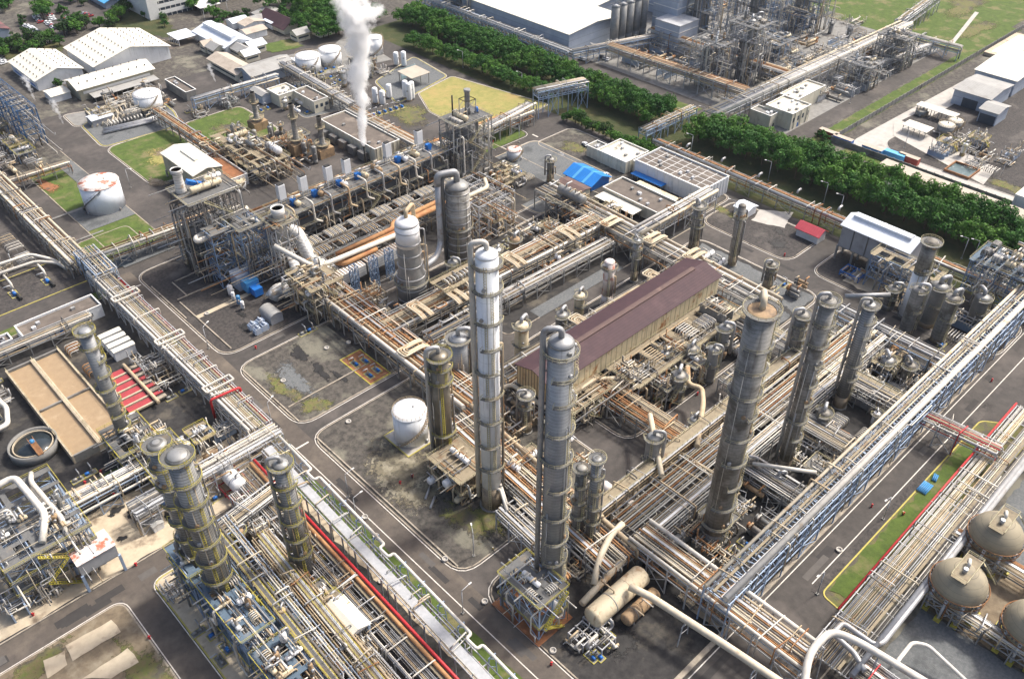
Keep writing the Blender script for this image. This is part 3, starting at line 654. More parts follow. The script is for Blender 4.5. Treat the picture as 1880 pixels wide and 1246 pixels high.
def tank(label, x, y, r, h, m='tank_white', roof='tank_white', cone=.06, stair_a=-2.2, railm='steel_grey', group='storage tanks', pad=None, own=False, rail=True):
    t = thing('storage_tank', label, 'tank', (x, y, 0), group, own=own)
    mb = MB().lathe(0, 0, [(r, 0), (r, h)], 40)
    mb.build('shell', m, t)
    MB().lathe(0, 0, [(r + .15, h - .02), (r + .15, h + .12), (r * .5, h + .12 + r * cone * .5), (.05, h + .12 + r * cone)], 40).build('roof', roof, t)
    mb = MB(); n = 26; sp = (h / 1.0) * 1.2 / r; hand = []
    for i in range(n):
        a = stair_a + sp * i / n; z = h * (i + 1) / n; c, s = math.cos(a), math.sin(a); b = stair_a + sp * (i + 1) / n; c2, s2 = math.cos(b), math.sin(b); R1 = r + 1.0
        mb.add([(r * c, r * s, z - .15), (R1 * c, R1 * s, z - .15), (R1 * c2, R1 * s2, z - .15), (r * c2, r * s2, z - .15), (r * c, r * s, z), (R1 * c, R1 * s, z), (R1 * c2, R1 * s2, z), (r * c2, r * s2, z)], [(3, 2, 1, 0), (4, 5, 6, 7), (0, 1, 5, 4), (1, 2, 6, 5), (2, 3, 7, 6)])
        mb.bar((R1 * c, R1 * s, z + 1), (R1 * c2, R1 * s2, z + 1 + h / n), .08)
        if i % 3 == 0: mb.bar((R1 * c, R1 * s, z - .8), (R1 * c, R1 * s, z + 1), .07)
    mb.build('stair', railm, t)
    if rail:
        mb = MB()
        for q in (1.1, .6): mb.ring(0, 0, h + .12 + q, r - .1, .06, 36, 3)
        for i in range(24): a = 2 * PI * i / 24; mb.bar(((r - .1) * math.cos(a), (r - .1) * math.sin(a), h + .1), ((r - .1) * math.cos(a), (r - .1) * math.sin(a), h + 1.2), .07)
        mb.build('railing', railm, t)
    for i, a in enumerate((-1.2, -2.9)): MB().tube([(r * .95 * math.cos(a), r * .95 * math.sin(a), 1), ((r + .8) * math.cos(a), (r + .8) * math.sin(a), 1)], .4, 10).build('nozzle', 'pipe_silver', t)
    MB().tube([(r * .3, 0, h), (r * .3, 0, h + 1.2)], .25, 8).build('roof_vent', 'steel_grey', t)
    return t
def gable(label, x0, y0, x1, y1, eave, ridge, ridge_axis='x', wall='wall_white', roof='roof_white', over=.8, z0=0, group='sheds', own=False, vents=None, monitor=None, name='shed', doors=None, endwall=None, legs=None, legm='steel_grey', cat='building', ribs=0, band=None):
    dx, dy = x1 - x0, y1 - y0; t = thing(name, label, cat, (x0, y0, 0), group, own=own)
    if ridge_axis == 'x': W, L = dy, dx
    else: W, L = dx, dy
    def pt(a, b, c): return (a, b, c) if ridge_axis == 'x' else (b, a, c)          # a along ridge, b across
    mb = MB(); a0, a1 = 0, L
    for (b,) in ((0,), (W,)): mb.add([pt(0, b, z0), pt(L, b, z0), pt(L, b, eave), pt(0, b, eave)], [(0, 1, 2, 3)])
    mb.build('side_wall', wall, t)
    for a in (0, L): MB().add([pt(a, 0, z0), pt(a, W, z0), pt(a, W, eave), pt(a, W / 2, ridge), pt(a, 0, eave)], [(0, 1, 2, 3, 4)]).build('end_wall', endwall or wall, t)
    sl = (ridge - eave) / (W / 2)
    for s in (0, 1):
        b0 = -over if s == 0 else W + over; e = eave - sl * over; mb = MB(); th = .22
        v = [pt(-over, b0, e), pt(L + over, b0, e), pt(L + over, W / 2, ridge), pt(-over, W / 2, ridge)]
        v += [(q[0], q[1], q[2] + th) for q in v]
        mb.add(v, [(0, 1, 2, 3), (4, 5, 6, 7), (0, 1, 5, 4), (1, 2, 6, 5), (2, 3, 7, 6), (3, 0, 4, 7)])
        for i in range(ribs):
            a = L * (i + .5) / ribs; mb.bar(pt(a, b0, e + th + .05), pt(a, W / 2, ridge + th + .05), .35, .12)
        o = mb.build('roof_slope', roof, t)
        if vents:
            na, nb_ = vents
            for i in range(na):
                for k in range(nb_):
                    a = L * (i + .5) / na; f = (k + .7) / (nb_ + .4); b = b0 + (W / 2 - b0) * f; z = e + (ridge - e) * f + th
                    q = pt(a, b, z); MB().lathe(q[0], q[1], [(.22, 0), (.22, .4), (.4, .45), (.34, .75), (.08, .85)], 8, z=z).build('roof_vent', 'steel_dark', o)
    if monitor:
        f0, f1, mw, mh, mm = monitor; mb = MB(); z = ridge
        A = [pt(L * f0, W / 2 - mw, z - sl * mw), pt(L * f0, W / 2 + mw, z - sl * mw), pt(L * f0, W / 2 + mw, z + mh * .7), pt(L * f0, W / 2, z + mh), pt(L * f0, W / 2 - mw, z + mh * .7)]
        B = [pt(L * f1, W / 2 - mw, z - sl * mw), pt(L * f1, W / 2 + mw, z - sl * mw), pt(L * f1, W / 2 + mw, z + mh * .7), pt(L * f1, W / 2, z + mh), pt(L * f1, W / 2 - mw, z + mh * .7)]
        mb.add(A + B, [(0, 1, 2, 3, 4), (9, 8, 7, 6, 5)] + [(i, (i + 1) % 5, 5 + (i + 1) % 5, 5 + i) for i in range(5)]); mb.build('ridge_monitor', mm, t)
    if doors:
        for (side, f, w, h, m) in doors:                                # side: '-x' '-y'
            if side == '-y': MB().box(dx * f - w / 2, -.12, z0, dx * f + w / 2, -.02, z0 + h).build('door', m, t)
            else: MB().box(-.12, dy * f - w / 2, z0, -.02, dy * f + w / 2, z0 + h).build('door', m, t)
    if band:
        for (side, f0, f1, za, zb, m) in band:
            if side == '-y': MB().box(dx * f0, -.1, za, dx * f1, -.02, zb).build('window', m, t)
            else: MB().box(-.1, dy * f0, za, -.02, dy * f1, zb).build('window', m, t)
    if legs:
        na, nb_ = legs
        for i in range(na + 1):
            for k in range(nb_ + 1): MB().box(dx * i / na - .35, dy * k / nb_ - .35, 0, dx * i / na + .35, dy * k / nb_ + .35, z0).build('leg', legm, t)
        MB().box(0, 0, z0 - .3, dx, dy, z0 - .02).build('floor', 'concrete_grey', t)
    return t
def flat(label, x0, y0, x1, y1, h, wall='stucco', roof='roof_felt', par=.7, group='flat roofed buildings', own=False, piers=0, units=3, doors=1, seed=0, name='flat_roofed_building', win=0, wins=('-y',), z0=0):
    R = random.Random(seed + int(x0 + y0)); dx, dy = x1 - x0, y1 - y0; t = thing(name, label, 'building', (x0, y0, z0), group, own=own)
    mb = MB(); w = .35
    for b in ((0, 0, dx, w), (0, dy - w, dx, dy), (0, w, w, dy - w), (dx - w, w, dx, dy - w)): mb.box(b[0], b[1], 0, b[2], b[3], h + par)
    for i in range(piers):
        f = dx * (i + .5) / piers; mb.box(f - .25, -.3, 0, f + .25, -.002, h + par - .1); f = dy * (i + .5) / piers; mb.box(-.3, f - .25, 0, -.002, f + .25, h + par - .1)
    mb.build('wall', wall, t)
    MB().box(w, w, h - .3, dx - w, dy - w, h).build('roof', roof, t)
    mb = MB()
    for b in ((-.1, -.1, dx + .1, w), (-.1, dy - w, dx + .1, dy + .1), (-.1, w, w, dy - w), (dx - w, w, dx + .1, dy - w)): mb.box(b[0], b[1], h + par + .002, b[2], b[3], h + par + .14)
    mb.build('coping', 'trim_white', t)
    for i in range(units):
        x, y = R.uniform(1.5, dx - 3), R.uniform(1.5, dy - 3); MB().box(x, y, h + .002, x + 1.4, y + 1.1, h + 1).build('roof_unit', R.choice(('steel_pale', 'wall_white', 'steel_grey')), t)
    for i in range(doors):
        f = R.uniform(.2, .8) * dx; MB().box(f - .6, -.08, 0, f + .6, -.004, 2.2).build('door', R.choice(('steel_grey', 'window_dark', 'blue_paint')), t)
    for sd in wins:
        for i in range(win):
            if sd == '-y': f = dx * (i + .5) / win; MB().box(f - .8, -.06, h * .45, f + .8, -.004, h * .75).build('window', 'window_dark', t)
            else: f = dy * (i + .5) / win; MB().box(-.06, f - .8, h * .45, -.004, f + .8, h * .75).build('window', 'window_dark', t)
    return t
def canopy(label, x0, y0, x1, y1, h, roof='roof_tan', post='steel_grey', group='open canopies', slope=.4, own=False, nx=3, name='canopy', ny=1):
    dx, dy = x1 - x0, y1 - y0; t = thing(name, label, 'canopy', (x0, y0, 0), group, own=own)
    for i in range(nx + 1):
        for k in range(ny + 1): MB().box(dx * i / nx - .15 + (.2 if i == 0 else -.2 if i == nx else 0), dy * k / ny - .15 + (.2 if k == 0 else -.2 if k == ny else 0), 0, dx * i / nx + .15 + (.2 if i == 0 else -.2 if i == nx else 0), dy * k / ny + .15 + (.2 if k == 0 else -.2 if k == ny else 0), h + (slope * k / ny)).build('post', post, t)
    v = [(-.5, -.5, h), (dx + .5, -.5, h), (dx + .5, dy + .5, h + slope), (-.5, dy + .5, h + slope)]; v += [(a, b, c + .2) for a, b, c in v]
    MB().add(v, [(3, 2, 1, 0), (4, 5, 6, 7), (0, 1, 5, 4), (1, 2, 6, 5), (2, 3, 7, 6), (3, 0, 4, 7)]).build('roof', roof, t)
    return t
def lattice(label, x, y, w, z1, m='steel_blue', z0=0, group='lattice supports', own=False, cat='support', name='lattice_support', step=3):
    t = thing(name, label, cat, (x, y, z0), group, own=own); n = max(2, int((z1 - z0) / step)); H = z1 - z0
    for sx in (-1, 1):
        for sy in (-1, 1): MB().box(sx * w / 2 - .14, sy * w / 2 - .14, 0, sx * w / 2 + .14, sy * w / 2 + .14, H).build('leg', m, t)
    for face in range(4):
        mb = MB()
        for i in range(n):
            a, b = H * i / n, H * (i + 1) / n; A = [(-w / 2, -w / 2), (w / 2, -w / 2), (w / 2, w / 2), (-w / 2, w / 2)]; p, q = A[face], A[(face + 1) % 4]
            mb.bar((*p, a), (*q, b), .14); mb.bar((*q, a), (*p, b), .14); mb.bar((*p, b), (*q, b), .16)
        mb.build('bracing', m, t)
    return t
# ------------------------------------------------------------------ ground, roads, pads
def offset(poly, d):
    n = len(poly); a = sum(poly[i][0] * poly[(i + 1) % n][1] - poly[(i + 1) % n][0] * poly[i][1] for i in range(n)); s = 1 if a > 0 else -1; out = []
    for i in range(n):
        p0, p1, p2 = Vector(poly[i - 1]), Vector(poly[i]), Vector(poly[(i + 1) % n])
        e1 = (p1 - p0).normalized(); e2 = (p2 - p1).normalized(); n1 = Vector((e1.y, -e1.x)) * s; n2 = Vector((e2.y, -e2.x)) * s
        b = n1 + n2; k = b.length_squared
        out.append(tuple(p1 + b * (2 * d / k if k > .3 else d)))
    return out
def rounded(poly, rad, seg=5):
    out = []; n = len(poly)
    for i in range(n):
        p0, p, p1 = Vector(poly[i - 1]), Vector(poly[i]), Vector(poly[(i + 1) % n]); a = p0 - p; b = p1 - p; r = min(rad, a.length * .45, b.length * .45)
        q0 = p + a.normalized() * r; q1 = p + b.normalized() * r
        for k in range(seg + 1):
            t = k / seg; out.append(tuple(q0 * (1 - t) ** 2 + p * 2 * t * (1 - t) + q1 * t * t))
    return out
def ribbon(mb, pts, w, z, close=False, dash=None):
    P = [Vector(p[:2]) for p in pts]; n = len(P)
    for i in range(n if close else n - 1):
        a, b = P[i], P[(i + 1) % n]; d = b - a
        if d.length < 1e-3: continue
        d.normalize(); s = Vector((-d.y, d.x)) * w / 2; a2 = a - d * w * .25; b2 = b + d * w * .25
        mb.add([(*(a2 - s), z), (*(b2 - s), z), (*(b2 + s), z), (*(a2 + s), z)], [(0, 1, 2, 3)])
    return mb
def rect(x0, y0, x1, y1): return [(x0, y0), (x1, y0), (x1, y1), (x0, y1)]
NP = [0]
def pad(name, poly, m, rad=5, kerb='kerb', line=.9, z=.13, lm='white_paint', kw=.4, kind='structure'):
    NP[0] += 1; z = z + .0007 * (NP[0] % 17)
    P = rounded(poly, rad) if rad else poly
    struct(name, MB().prism(P, -.05, z), m, kind)
    if kerb:
        A = offset(P, kw); mb = MB(); n = len(P); zz = z + .05
        for i in range(n):
            j = (i + 1) % n
            mb.add([(*P[i], zz), (*A[i], zz), (*A[j], zz), (*P[j], zz), (*A[i], 0), (*A[j], 0)], [(0, 1, 2, 3), (1, 4, 5, 2)])
        struct('kerb', mb, kerb)
    if line: struct('road_marking', ribbon(MB(), offset(P, line), .26, .035, True), lm)
    return P
class Blob(list): pass
def soft_mat(m):
    k = m + '_soft'
    if k in MATS: return MATS[k]
    c = MATS[m].copy(); c.name = k; MATS[k] = c; N = c.node_tree.nodes; L = c.node_tree.links; at_ = N.new('ShaderNodeAttribute'); at_.attribute_name = 'edge'; nz = N.new('ShaderNodeTexNoise'); nz.inputs['Scale'].default_value = .8; nz.inputs['Detail'].default_value = 7; nz.inputs['Roughness'].default_value = .7
    geo = N.new('ShaderNodeNewGeometry'); L.new(geo.outputs['Position'], nz.inputs['Vector']); a = N.new('ShaderNodeMath'); a.operation = 'MULTIPLY_ADD'; L.new(nz.outputs['Fac'], a.inputs[0]); a.inputs[1].default_value = 2.4; a.inputs[2].default_value = -1.55
    b = N.new('ShaderNodeMath'); L.new(a.outputs[0], b.inputs[0]); L.new(at_.outputs['Fac'], b.inputs[1]); r = N.new('ShaderNodeMapRange'); r.inputs['From Min'].default_value = 0; r.inputs['From Max'].default_value = .3; L.new(b.outputs[0], r.inputs['Value'])
    mx = N.new('ShaderNodeMixShader'); tr = N.new('ShaderNodeBsdfTransparent'); L.new(r.outputs['Result'], mx.inputs[0]); L.new(tr.outputs[0], mx.inputs[1]); L.new(N['Principled BSDF'].outputs[0], mx.inputs[2]); L.new(mx.outputs[0], N['Material Output'].inputs['Surface']); return c
def patch(name, pts, m, z=.2, jit=0, seed=0, kind='structure', rough=0):
    R = random.Random(seed + len(pts)); P = pts
    if rough:
        out = []
        for i in range(len(P)):
            a, b = Vector(P[i]), Vector(P[(i + 1) % len(P)]); n = max(1, int((b - a).length / 2.2)); d = (b - a); s = Vector((-d.y, d.x)).normalized()
            for k in range(n): q = a + d * (k / n) + s * R.uniform(-rough, rough); out.append((q.x, q.y))
        P = out
    NP[0] += 1
    if isinstance(pts, Blob):
        n = len(pts); cx = sum(p[0] for p in pts) / n; cy = sum(p[1] for p in pts) / n; zz = z + .0011 * (NP[0] % 23); mb = MB(); e = [1.0]
        vs = [(cx, cy, zz)]
        for f, q in ((.5, .8), (1.15, 0)):
            for p in pts: vs.append((cx + (p[0] - cx) * f, cy + (p[1] - cy) * f, zz)); e.append(q)
        mb.add(vs, [(0, 1 + i, 1 + (i + 1) % n) for i in range(n)] + [(1 + i, 1 + n + i, 1 + n + (i + 1) % n, 1 + (i + 1) % n) for i in range(n)])
        o = struct(name, mb, soft_mat(m), kind); o.data.attributes.new('edge', 'FLOAT', 'POINT').data.foreach_set('value', e); return o
    return struct(name, MB().sheet(P, z + .0011 * (NP[0] % 23)), m, kind)
def gp(*pts): return [g(*p) for p in pts]
def blob(cx, cy, rx, ry, seed, rot=0, n=26):
    R = random.Random(seed); ph = [R.uniform(0, 6.28) for _ in range(4)]; out = Blob()
    for i in range(n):
        t = 2 * PI * i / n; k = 1 + .22 * math.sin(2 * t + ph[0]) + .16 * math.sin(3 * t + ph[1]) + .12 * math.sin(5 * t + ph[2]) + .08 * math.sin(9 * t + ph[3])
        x, y = rx * k * math.cos(t), ry * k * math.sin(t); out.append((cx + x * math.cos(rot) - y * math.sin(rot), cy + x * math.sin(rot) + y * math.cos(rot)))
    return out
struct('ground', MB().sheet(rect(-900, -900, 2600, 2600), -.03), 'gravel_mixed')
struct('road', MB().sheet(rect(-60, -60, 345, 480), 0), 'asphalt')
struct('road', MB().sheet(rect(82, -30, 91.5, 316), .006), 'asphalt_warm')
struct('road', MB().sheet(rect(-40, 172, 45, 180), .006), 'asphalt_warm')
struct('road', MB().sheet(rect(22, 60, 30, 174), .009), 'asphalt_warm')
PR = random.Random(3)
for i in range(60):
    k = i % 5; x0, y0, w, l = ((85.6, PR.uniform(60, 300), 1.6, PR.uniform(2, 12)), (PR.uniform(90, 300), 50, PR.uniform(3, 12), 1.8), (PR.uniform(92, 180), 236, PR.uniform(2, 9), 1.6), (278 + PR.uniform(0, 3), PR.uniform(60, 180), 1.8, PR.uniform(3, 9)), (PR.uniform(-30, 40), 173, PR.uniform(3, 9), 2.4))[k]
    if k in (0, 3): x0 += PR.uniform(0, 2.6)
    else: y0 += PR.uniform(0, 2.6)
    struct('road_patch', MB().sheet(rect(x0, y0, x0 + w, y0 + l), .0125 + i * .0003), ('road_patch_dark', 'road_patch_pale', 'road_patch_dark')[i % 3])
# centre blocks
pad('gravel_yard', rect(92.3, 243, 271, 311.5), 'gravel_dark', 6)
pad('gravel_yard', rect(92.3, 195.2, 262, 234.3), 'gravel_mixed', 6)
pad('gravel_yard', [(92, 116.4), (151, 116.4), (151, 160), (160, 176), (160, 188.6), (92, 188.6)], 'gravel_mixed', 6)
pad('gravel_yard', [(92.5, 57.8), (274.5, 57.8), (274.5, 108.6), (92.5, 108.6)], 'plant_floor', 7)
pad('gravel_yard', [(163, 118.5), (274.5, 118.5), (274.5, 175.6), (172, 175.6), (163, 166)], 'plant_floor', 6)
pad('gravel_yard', [(172, 183), (286, 183), (286, 191), (286, 226), (272, 226), (272, 234), (172, 234)], 'plant_floor', 3, line=0)
patch('dark_ground', rect(128, 197, 262, 233), 'plant_floor', .2); patch('dark_ground', rect(139, 246, 262, 304), 'plant_floor', .2)
patch('concrete_slab', rect(188, 182.5, 235, 188), 'gravel_grey', .2); patch('concrete_slab', rect(244, 119.5, 272.5, 172), 'gravel_grey', .22, rough=.6)
patch('dry_grass_patch', blob(104, 157, 10, 19, 3, .1), 'dry_weeds', .2); patch('dry_grass_patch', blob(103, 146, 7.5, 8, 7), 'dry_weeds', .21)
patch('dry_grass_patch', blob(98, 214, 3.5, 10, 5), 'grass_worn', .2); patch('worn_grass', blob(107, 128, 7, 11, 9), 'grass_worn', .2); patch('worn_grass', blob(101, 200, 5, 5, 12), 'grass_worn', .2)
patch('pale_gravel_patch', blob(103, 216, 5, 10, 6), 'gravel_grey', .215); patch('worn_grass', blob(176, 126, 5, 5, 19), 'grass_worn', .2); patch('worn_grass', blob(184, 123, 3, 3, 22), 'grass_worn', .2)
for (x, y, a, b, sd) in ((112, 226, 2.5, 6.5, 1), (112, 213, 2, 6, 2), (115, 206, 1.3, 5, 12), (106, 252, 2, 4.5, 4), (109, 260, 1.2, 3, 41), (118.5, 138, 3.2, 4, 8), (115, 135, 2, 3, 81), (258, 126, 3, 7, 15), (262, 139, 2, 3, 16), (108, 73, 4, 5, 18)):
    patch('oil_stain', blob(x, y, a, b, sd), 'oil_stain', .24)
# bund lines on the yards
mb = MB()
for a, b in (((92.9, 272), (92.9, 300)), ((100, 285), (116, 285)), ((96, 245), (96, 283)), ((92.9, 119), (92.9, 187)), ((94, 205), (125, 205)), ((92.9, 197), (92.9, 232)), ((129, 244), (129, 252)), ((96, 285), (100, 285)), ((101, 297), (116, 297)), ((100, 285), (100, 297))):
    mb.bar((*a, .3), (*b, .3), .45, .3)
struct('bund_kerb', mb, 'kerb')
pad('concrete_path', rect(96, 269, 121, 271.2), 'concrete', 0, line=0, kerb=None)
# east blocks
pad('gravel_yard', rect(286.5, 140.5, 311.5, 183), 'gravel_dark', 6); pad('gravel_yard', rect(287, 57, 312, 129.5), 'gravel_dark', 6); pad('gravel_yard', rect(286.5, 186.8, 312, 284), 'gravel_mixed', 4)
pad('gravel_yard', rect(240, 234.5, 289, 287), 'gravel_grey', 5, kerb='concrete')
patch('concrete_slab', gp((1395, 385), (1455, 390), (1440, 420), (1380, 405)), 'concrete_pale', .2, rough=.5); patch('concrete_slab', rect(290, 95, 304, 118), 'concrete', .2, rough=.7); patch('dirt', blob(300, 100, 7, 6, 77), 'dirt', .22)
patch('worn_grass', blob(300, 180, 3, 8, 23), 'grass_worn', .2); patch('worn_grass', blob(297, 268, 7, 7, 24), 'grass_worn', .2); patch('dirt', blob(300, 250, 4, 12, 29), 'dirt', .2); patch('oil_stain', blob(295, 150, 4, 5, 90), 'oil_stain', .2); patch('oil_stain', blob(303, 155, 2, 4, 91), 'oil_stain', .2)
# north blocks: grass fields and gravel
pad('lawn', rect(240, 294, 291, 316), 'grass', 4, kerb=None); pad('dry_lawn', gp((770, 172), (830, 141), (1005, 192), (905, 240), (850, 235), (790, 205)), 'grass_dry', 2, kerb='kerb', line=.8); patch('dry_lawn', blob(262, 352, 11, 14, 31), 'grass_worn', .22)
pad('lawn', rect(130.5, 374, 163, 425), 'grass', 6); patch('dirt', blob(147, 395, 9, 12, 33), 'grass_dry', .2); patch('dirt', blob(133, 376, 4, 6, 34), 'dirt', .22); patch('dirt', blob(150, 400, 5, 8, 36), 'dirt', .21)
pad('lawn', rect(170, 384, 203, 424), 'grass', 5); patch('worn_grass', blob(186, 402, 10, 9, 37), 'grass_worn', .2); patch('gravel_yard', rect(163, 345, 205, 384), 'plant_floor', .05)
pad('lawn', rect(92, 330, 113, 440), 'grass', 3, line=0); pad('lawn', rect(84, 326, 106, 350), 'grass', 3, line=0); patch('gravel_yard', rect(92, 356, 113, 378), 'gravel_grey', .27); patch('red_soil', blob(95, 408, 4, 9, 38), 'red_soil', .26); patch('gravel_grey', rect(106, 395, 113, 425), 'gravel_grey', .26); patch('gravel_yard', rect(90, 425, 113, 520), 'gravel_mixed', .25)
patch('concrete_path', rect(84, 376, 113, 377.4), 'concrete_grey', .3); patch('concrete_path', rect(84, 352, 97, 353), 'concrete_grey', .3); patch('gravel_yard', rect(91, 319.5, 113, 330), 'gravel_grey', .27); patch('dark_water', rect(88, 321, 96, 327), 'water_dark', .33)
pad('gravel_yard', gp((152, 232), (190, 270), (330, 230), (318, 205), (300, 190), (160, 225)), 'gravel_grey', 4, kerb='kerb_yellow'); pad('gravel_yard', gp((117, 212), (140, 233), (190, 222), (290, 195), (270, 180), (160, 205)), 'concrete_grey', 3)
pad('gravel_yard', gp((530, 195), (560, 218), (645, 198), (600, 165), (545, 150), (500, 165)), 'gravel_grey', 3, line=0); pad('gravel_yard', gp((690, 150), (730, 190), (820, 140), (760, 105)), 'gravel_grey', 3, kerb='kerb_yellow')
patch('water', gp((735, 128), (762, 118), (768, 130), (738, 148)), 'water_teal', .3)
patch('concrete_yard', gp((490, 110), (560, 145), (720, 110), (640, 60), (610, 85)), 'concrete_grey', .1); patch('lawn', gp((472, 85), (500, 98), (560, 85), (530, 72)), 'grass', .15, rough=.8); patch('lawn', gp((180, 60), (330, 70), (300, 20), (200, 20)), 'grass_dark', .1, rough=2)
patch('lawn', gp((0, 110), (120, 95), (110, 70), (0, 75)), 'grass_dark', .1, rough=2); patch('parking_lot', gp((40, 60), (90, 80), (215, 30), (140, 0), (60, 0)), 'asphalt', .12); patch('avenue', gp((300, 80), (300, 95), (560, 25), (560, 10), (440, 30)), 'asphalt_warm', .12)
# west and south-west blocks
pad('gravel_yard', rect(-40, 321.5, 79, 344), 'gravel_dark', 2, kerb='kerb_yellow', line=0); pad('lawn', rect(-30, 306, 80, 311.3), 'grass', 0, kerb=None, line=0); pad('gravel_yard', rect(-60, 180.6, 81.5, 305.5), 'plant_floor', 3, line=0); patch('concrete_yard', rect(-40, 180.8, 74, 206), 'concrete', .2, rough=.4)
pad('gravel_yard', rect(30.5, 60, 81.5, 171.3), 'concrete', 3, kerb='kerb_yellow', line=.7); patch('dark_ground', rect(42, 60, 74, 176), 'plant_floor', .2, rough=.5)
pad('dirt_yard', [(-30, 60), (21.6, 60), (21.6, 171.4), (-30, 171.4)], 'dirt', 3, line=.8); patch('worn_grass', blob(17, 148, 4, 16, 51, .1), 'grass_worn', .2); patch('worn_grass', blob(-2, 168, 9, 4, 52), 'grass_worn', .21); patch('worn_grass', blob(12, 128, 7, 9, 53), 'grass_worn', .2)
patch('concrete_slab', gp((120, 1185), (205, 1138), (222, 1160), (133, 1215)), 'concrete', .32, rough=.25); patch('concrete_slab', gp((80, 1212), (120, 1195), (125, 1222), (90, 1245)), 'concrete', .31, rough=.3); patch('concrete_slab', gp((150, 1246), (235, 1190), (255, 1215), (205, 1246)), 'concrete', .32, rough=.3)
patch('grass_strip', rect(82, 190, 85.3, 305), 'grass_worn', .2, rough=.4); patch('grass_strip', rect(76, 60, 82.5, 176), 'grass', .19, rough=.3); patch('grass_strip', rect(28, 213, 60, 218), 'grass', .24, rough=.4); patch('sand', gp((118, 905), (225, 860), (230, 890), (135, 930)), 'concrete', .24, rough=.3); patch('dirt', rect(76, 186, 81, 205), 'dirt', .2, rough=.4)
for (x, y, a, b, sd) in ((37, 197, 2, 2.6, 61), (44, 190, 1.5, 2, 62), (41, 188.5, 1, 1.4, 63), (46, 192, 1.2, .8, 64), (31, 191, 1.6, 1.2, 65), (34, 202, 2.5, 2, 66)): patch('oil_stain', blob(x, y, a, b, sd), 'oil_stain', .3)
# south-east: along the road
pad('grass_verge', [(155, 32), (262, 32), (252, 46), (157, 46)], 'grass_worn', 2, kerb='kerb_yellow', line=0); patch('gravel_strip', rect(156, 46.5, 262, 48.6), 'gravel_dark', .1, rough=.3); patch('grass_patch', rect(160, 40.5, 240, 45.3), 'grass', .24, rough=.8)
pad('gravel_yard', rect(128, -60, 330, 33), 'gravel_mixed', 2, line=0); patch('gravel_yard', rect(205, -10, 262, 26), 'gravel_grey', .2, rough=.5); patch('gravel_yard', rect(140, -25, 172, 26), 'gravel_grey', .2, rough=.5); patch('dirt', rect(173, -10, 203, 27), 'dirt', .2, rough=.6)
patch('concrete_slab', rect(128, 59, 142, 72), 'concrete', .22, rough=.5)
struct('road_marking', ribbon(ribbon(MB(), [(104, 55.4), (330, 55.4)], .28, .03), [(158, 49.6), (300, 49.6)], .28, .03), 'white_paint')
struct('road_marking', ribbon(ribbon(MB(), [(85.4, 60), (85.4, 300)], .28, .03), [(85.4, 40), (85.4, 60)], .28, .03), 'white_paint')
mb = MB()
for x, y, dx, dy in ((85.6, 187, 4.5, .6), (85.6, 304, 5, .7), (277.5, 186, 6, .7), (292, 288.5, .8, 4), (253, 288.5, .8, 4)): mb.sheet(rect(x, y, x + dx, y + dy), .04)
struct('stop_line', mb, 'white_paint')
mb = MB(); mb.box(100, 56.4, 0, 274, 57.6, .5); struct('drain_wall', mb, 'kerb')
# beyond the tree belt
struct('road', MB().sheet(rect(372, 60, 384, 640), .01), 'asphalt'); struct('grass_margin', MB().sheet(rect(318, 40, 372, 470), .02), 'grass_dark')
patch('lawn', gp((1240, 185), (1290, 200), (1260, 215), (1225, 205)), 'grass', .1)
struct('road', MB().sheet(rect(376, 195, 548, 205), .03), 'asphalt'); struct('gravel_yard', MB().sheet(rect(385, 205, 700, 520), .015), 'concrete_grey'); patch('grass_margin', rect(385, 184.5, 620, 193.5), 'grass', .05, rough=.3)
struct('meadow', MB().sheet(rect(553, 191, 720, 330), .04), 'grass'); patch('worn_grass', blob(600, 205, 22, 9, 71), 'grass_worn', .08); patch('worn_grass', blob(640, 230, 30, 12, 72), 'grass_worn', .08); patch('concrete_path', gp((1745, 78), (1790, 22), (1797, 24), (1752, 80)), 'concrete_pale', .1)
pad('concrete_road', [(394, 20), (394, 170), (402, 178), (560, 172), (640, 168), (640, 20)], 'concrete_pale', 8, kerb=None, line=0, z=.06); pad('gravel_yard', [(405, 20), (405, 158), (413, 166), (545, 160), (620, 158), (620, 20)], 'gravel_dark', 9, line=0, z=.14, kerb='concrete_pale')
patch('grass_patch', blob(412, 105, 5, 26, 74), 'grass_worn', .2); patch('concrete_slab', gp((1640, 228), (1655, 222), (1830, 310), (1805, 340), (1640, 250)), 'concrete_pale', .24); patch('gravel_yard', gp((1655, 222), (1690, 205), (1790, 250), (1760, 280)), 'gravel_dark', .28); patch('grass_margin', rect(388, 40, 393, 176), 'grass', .06, rough=.3)
patch('concrete_strip', gp((820, 22), (900, 55), (985, 78), (975, 80), (880, 56), (815, 28)), 'concrete_pale', .1); patch('lawn', gp((840, 22), (980, 80), (1010, 80), (900, 40)), 'grass', .09)
# ------------------------------------------------------------------ landmark columns and vessels
LM = {}
def at(b): return g(*b)
def lm(name, xy): LM[name] = xy
x, y = at((903, 925)); lm('white tall column', (x, y))
tower('tallest white distillation column with brown skirt and many side platforms', x, y, 88, 2.75, 'tower_white', [17, 26, 35, 44, 52, 60, 68, 77, 84], 'dull_yellow_rail', 'grating', 'tower_skirt', 9, seed=1, face=-2.5, cover=2.2, risers=3, overm='pipe_white', manways=3, own=True)
x, y = at((1010, 1090)); lm('tall silver banded column', (x, y))
tower('tall silver banded column beside the tan drum with a thin pipe up its side', x, y, 87, 2.8, 'tower_silver', [9, 16, 24, 33, 43, 52, 61, 70, 77, 83], 'dull_yellow_rail', 'grating', 'tower_silver', 6, seed=2, face=-1.6, cover=3.2, risers=1, over=2.4, manways=8, own=True)
x, y = at((818, 845)); lm('bronze column', (x, y))
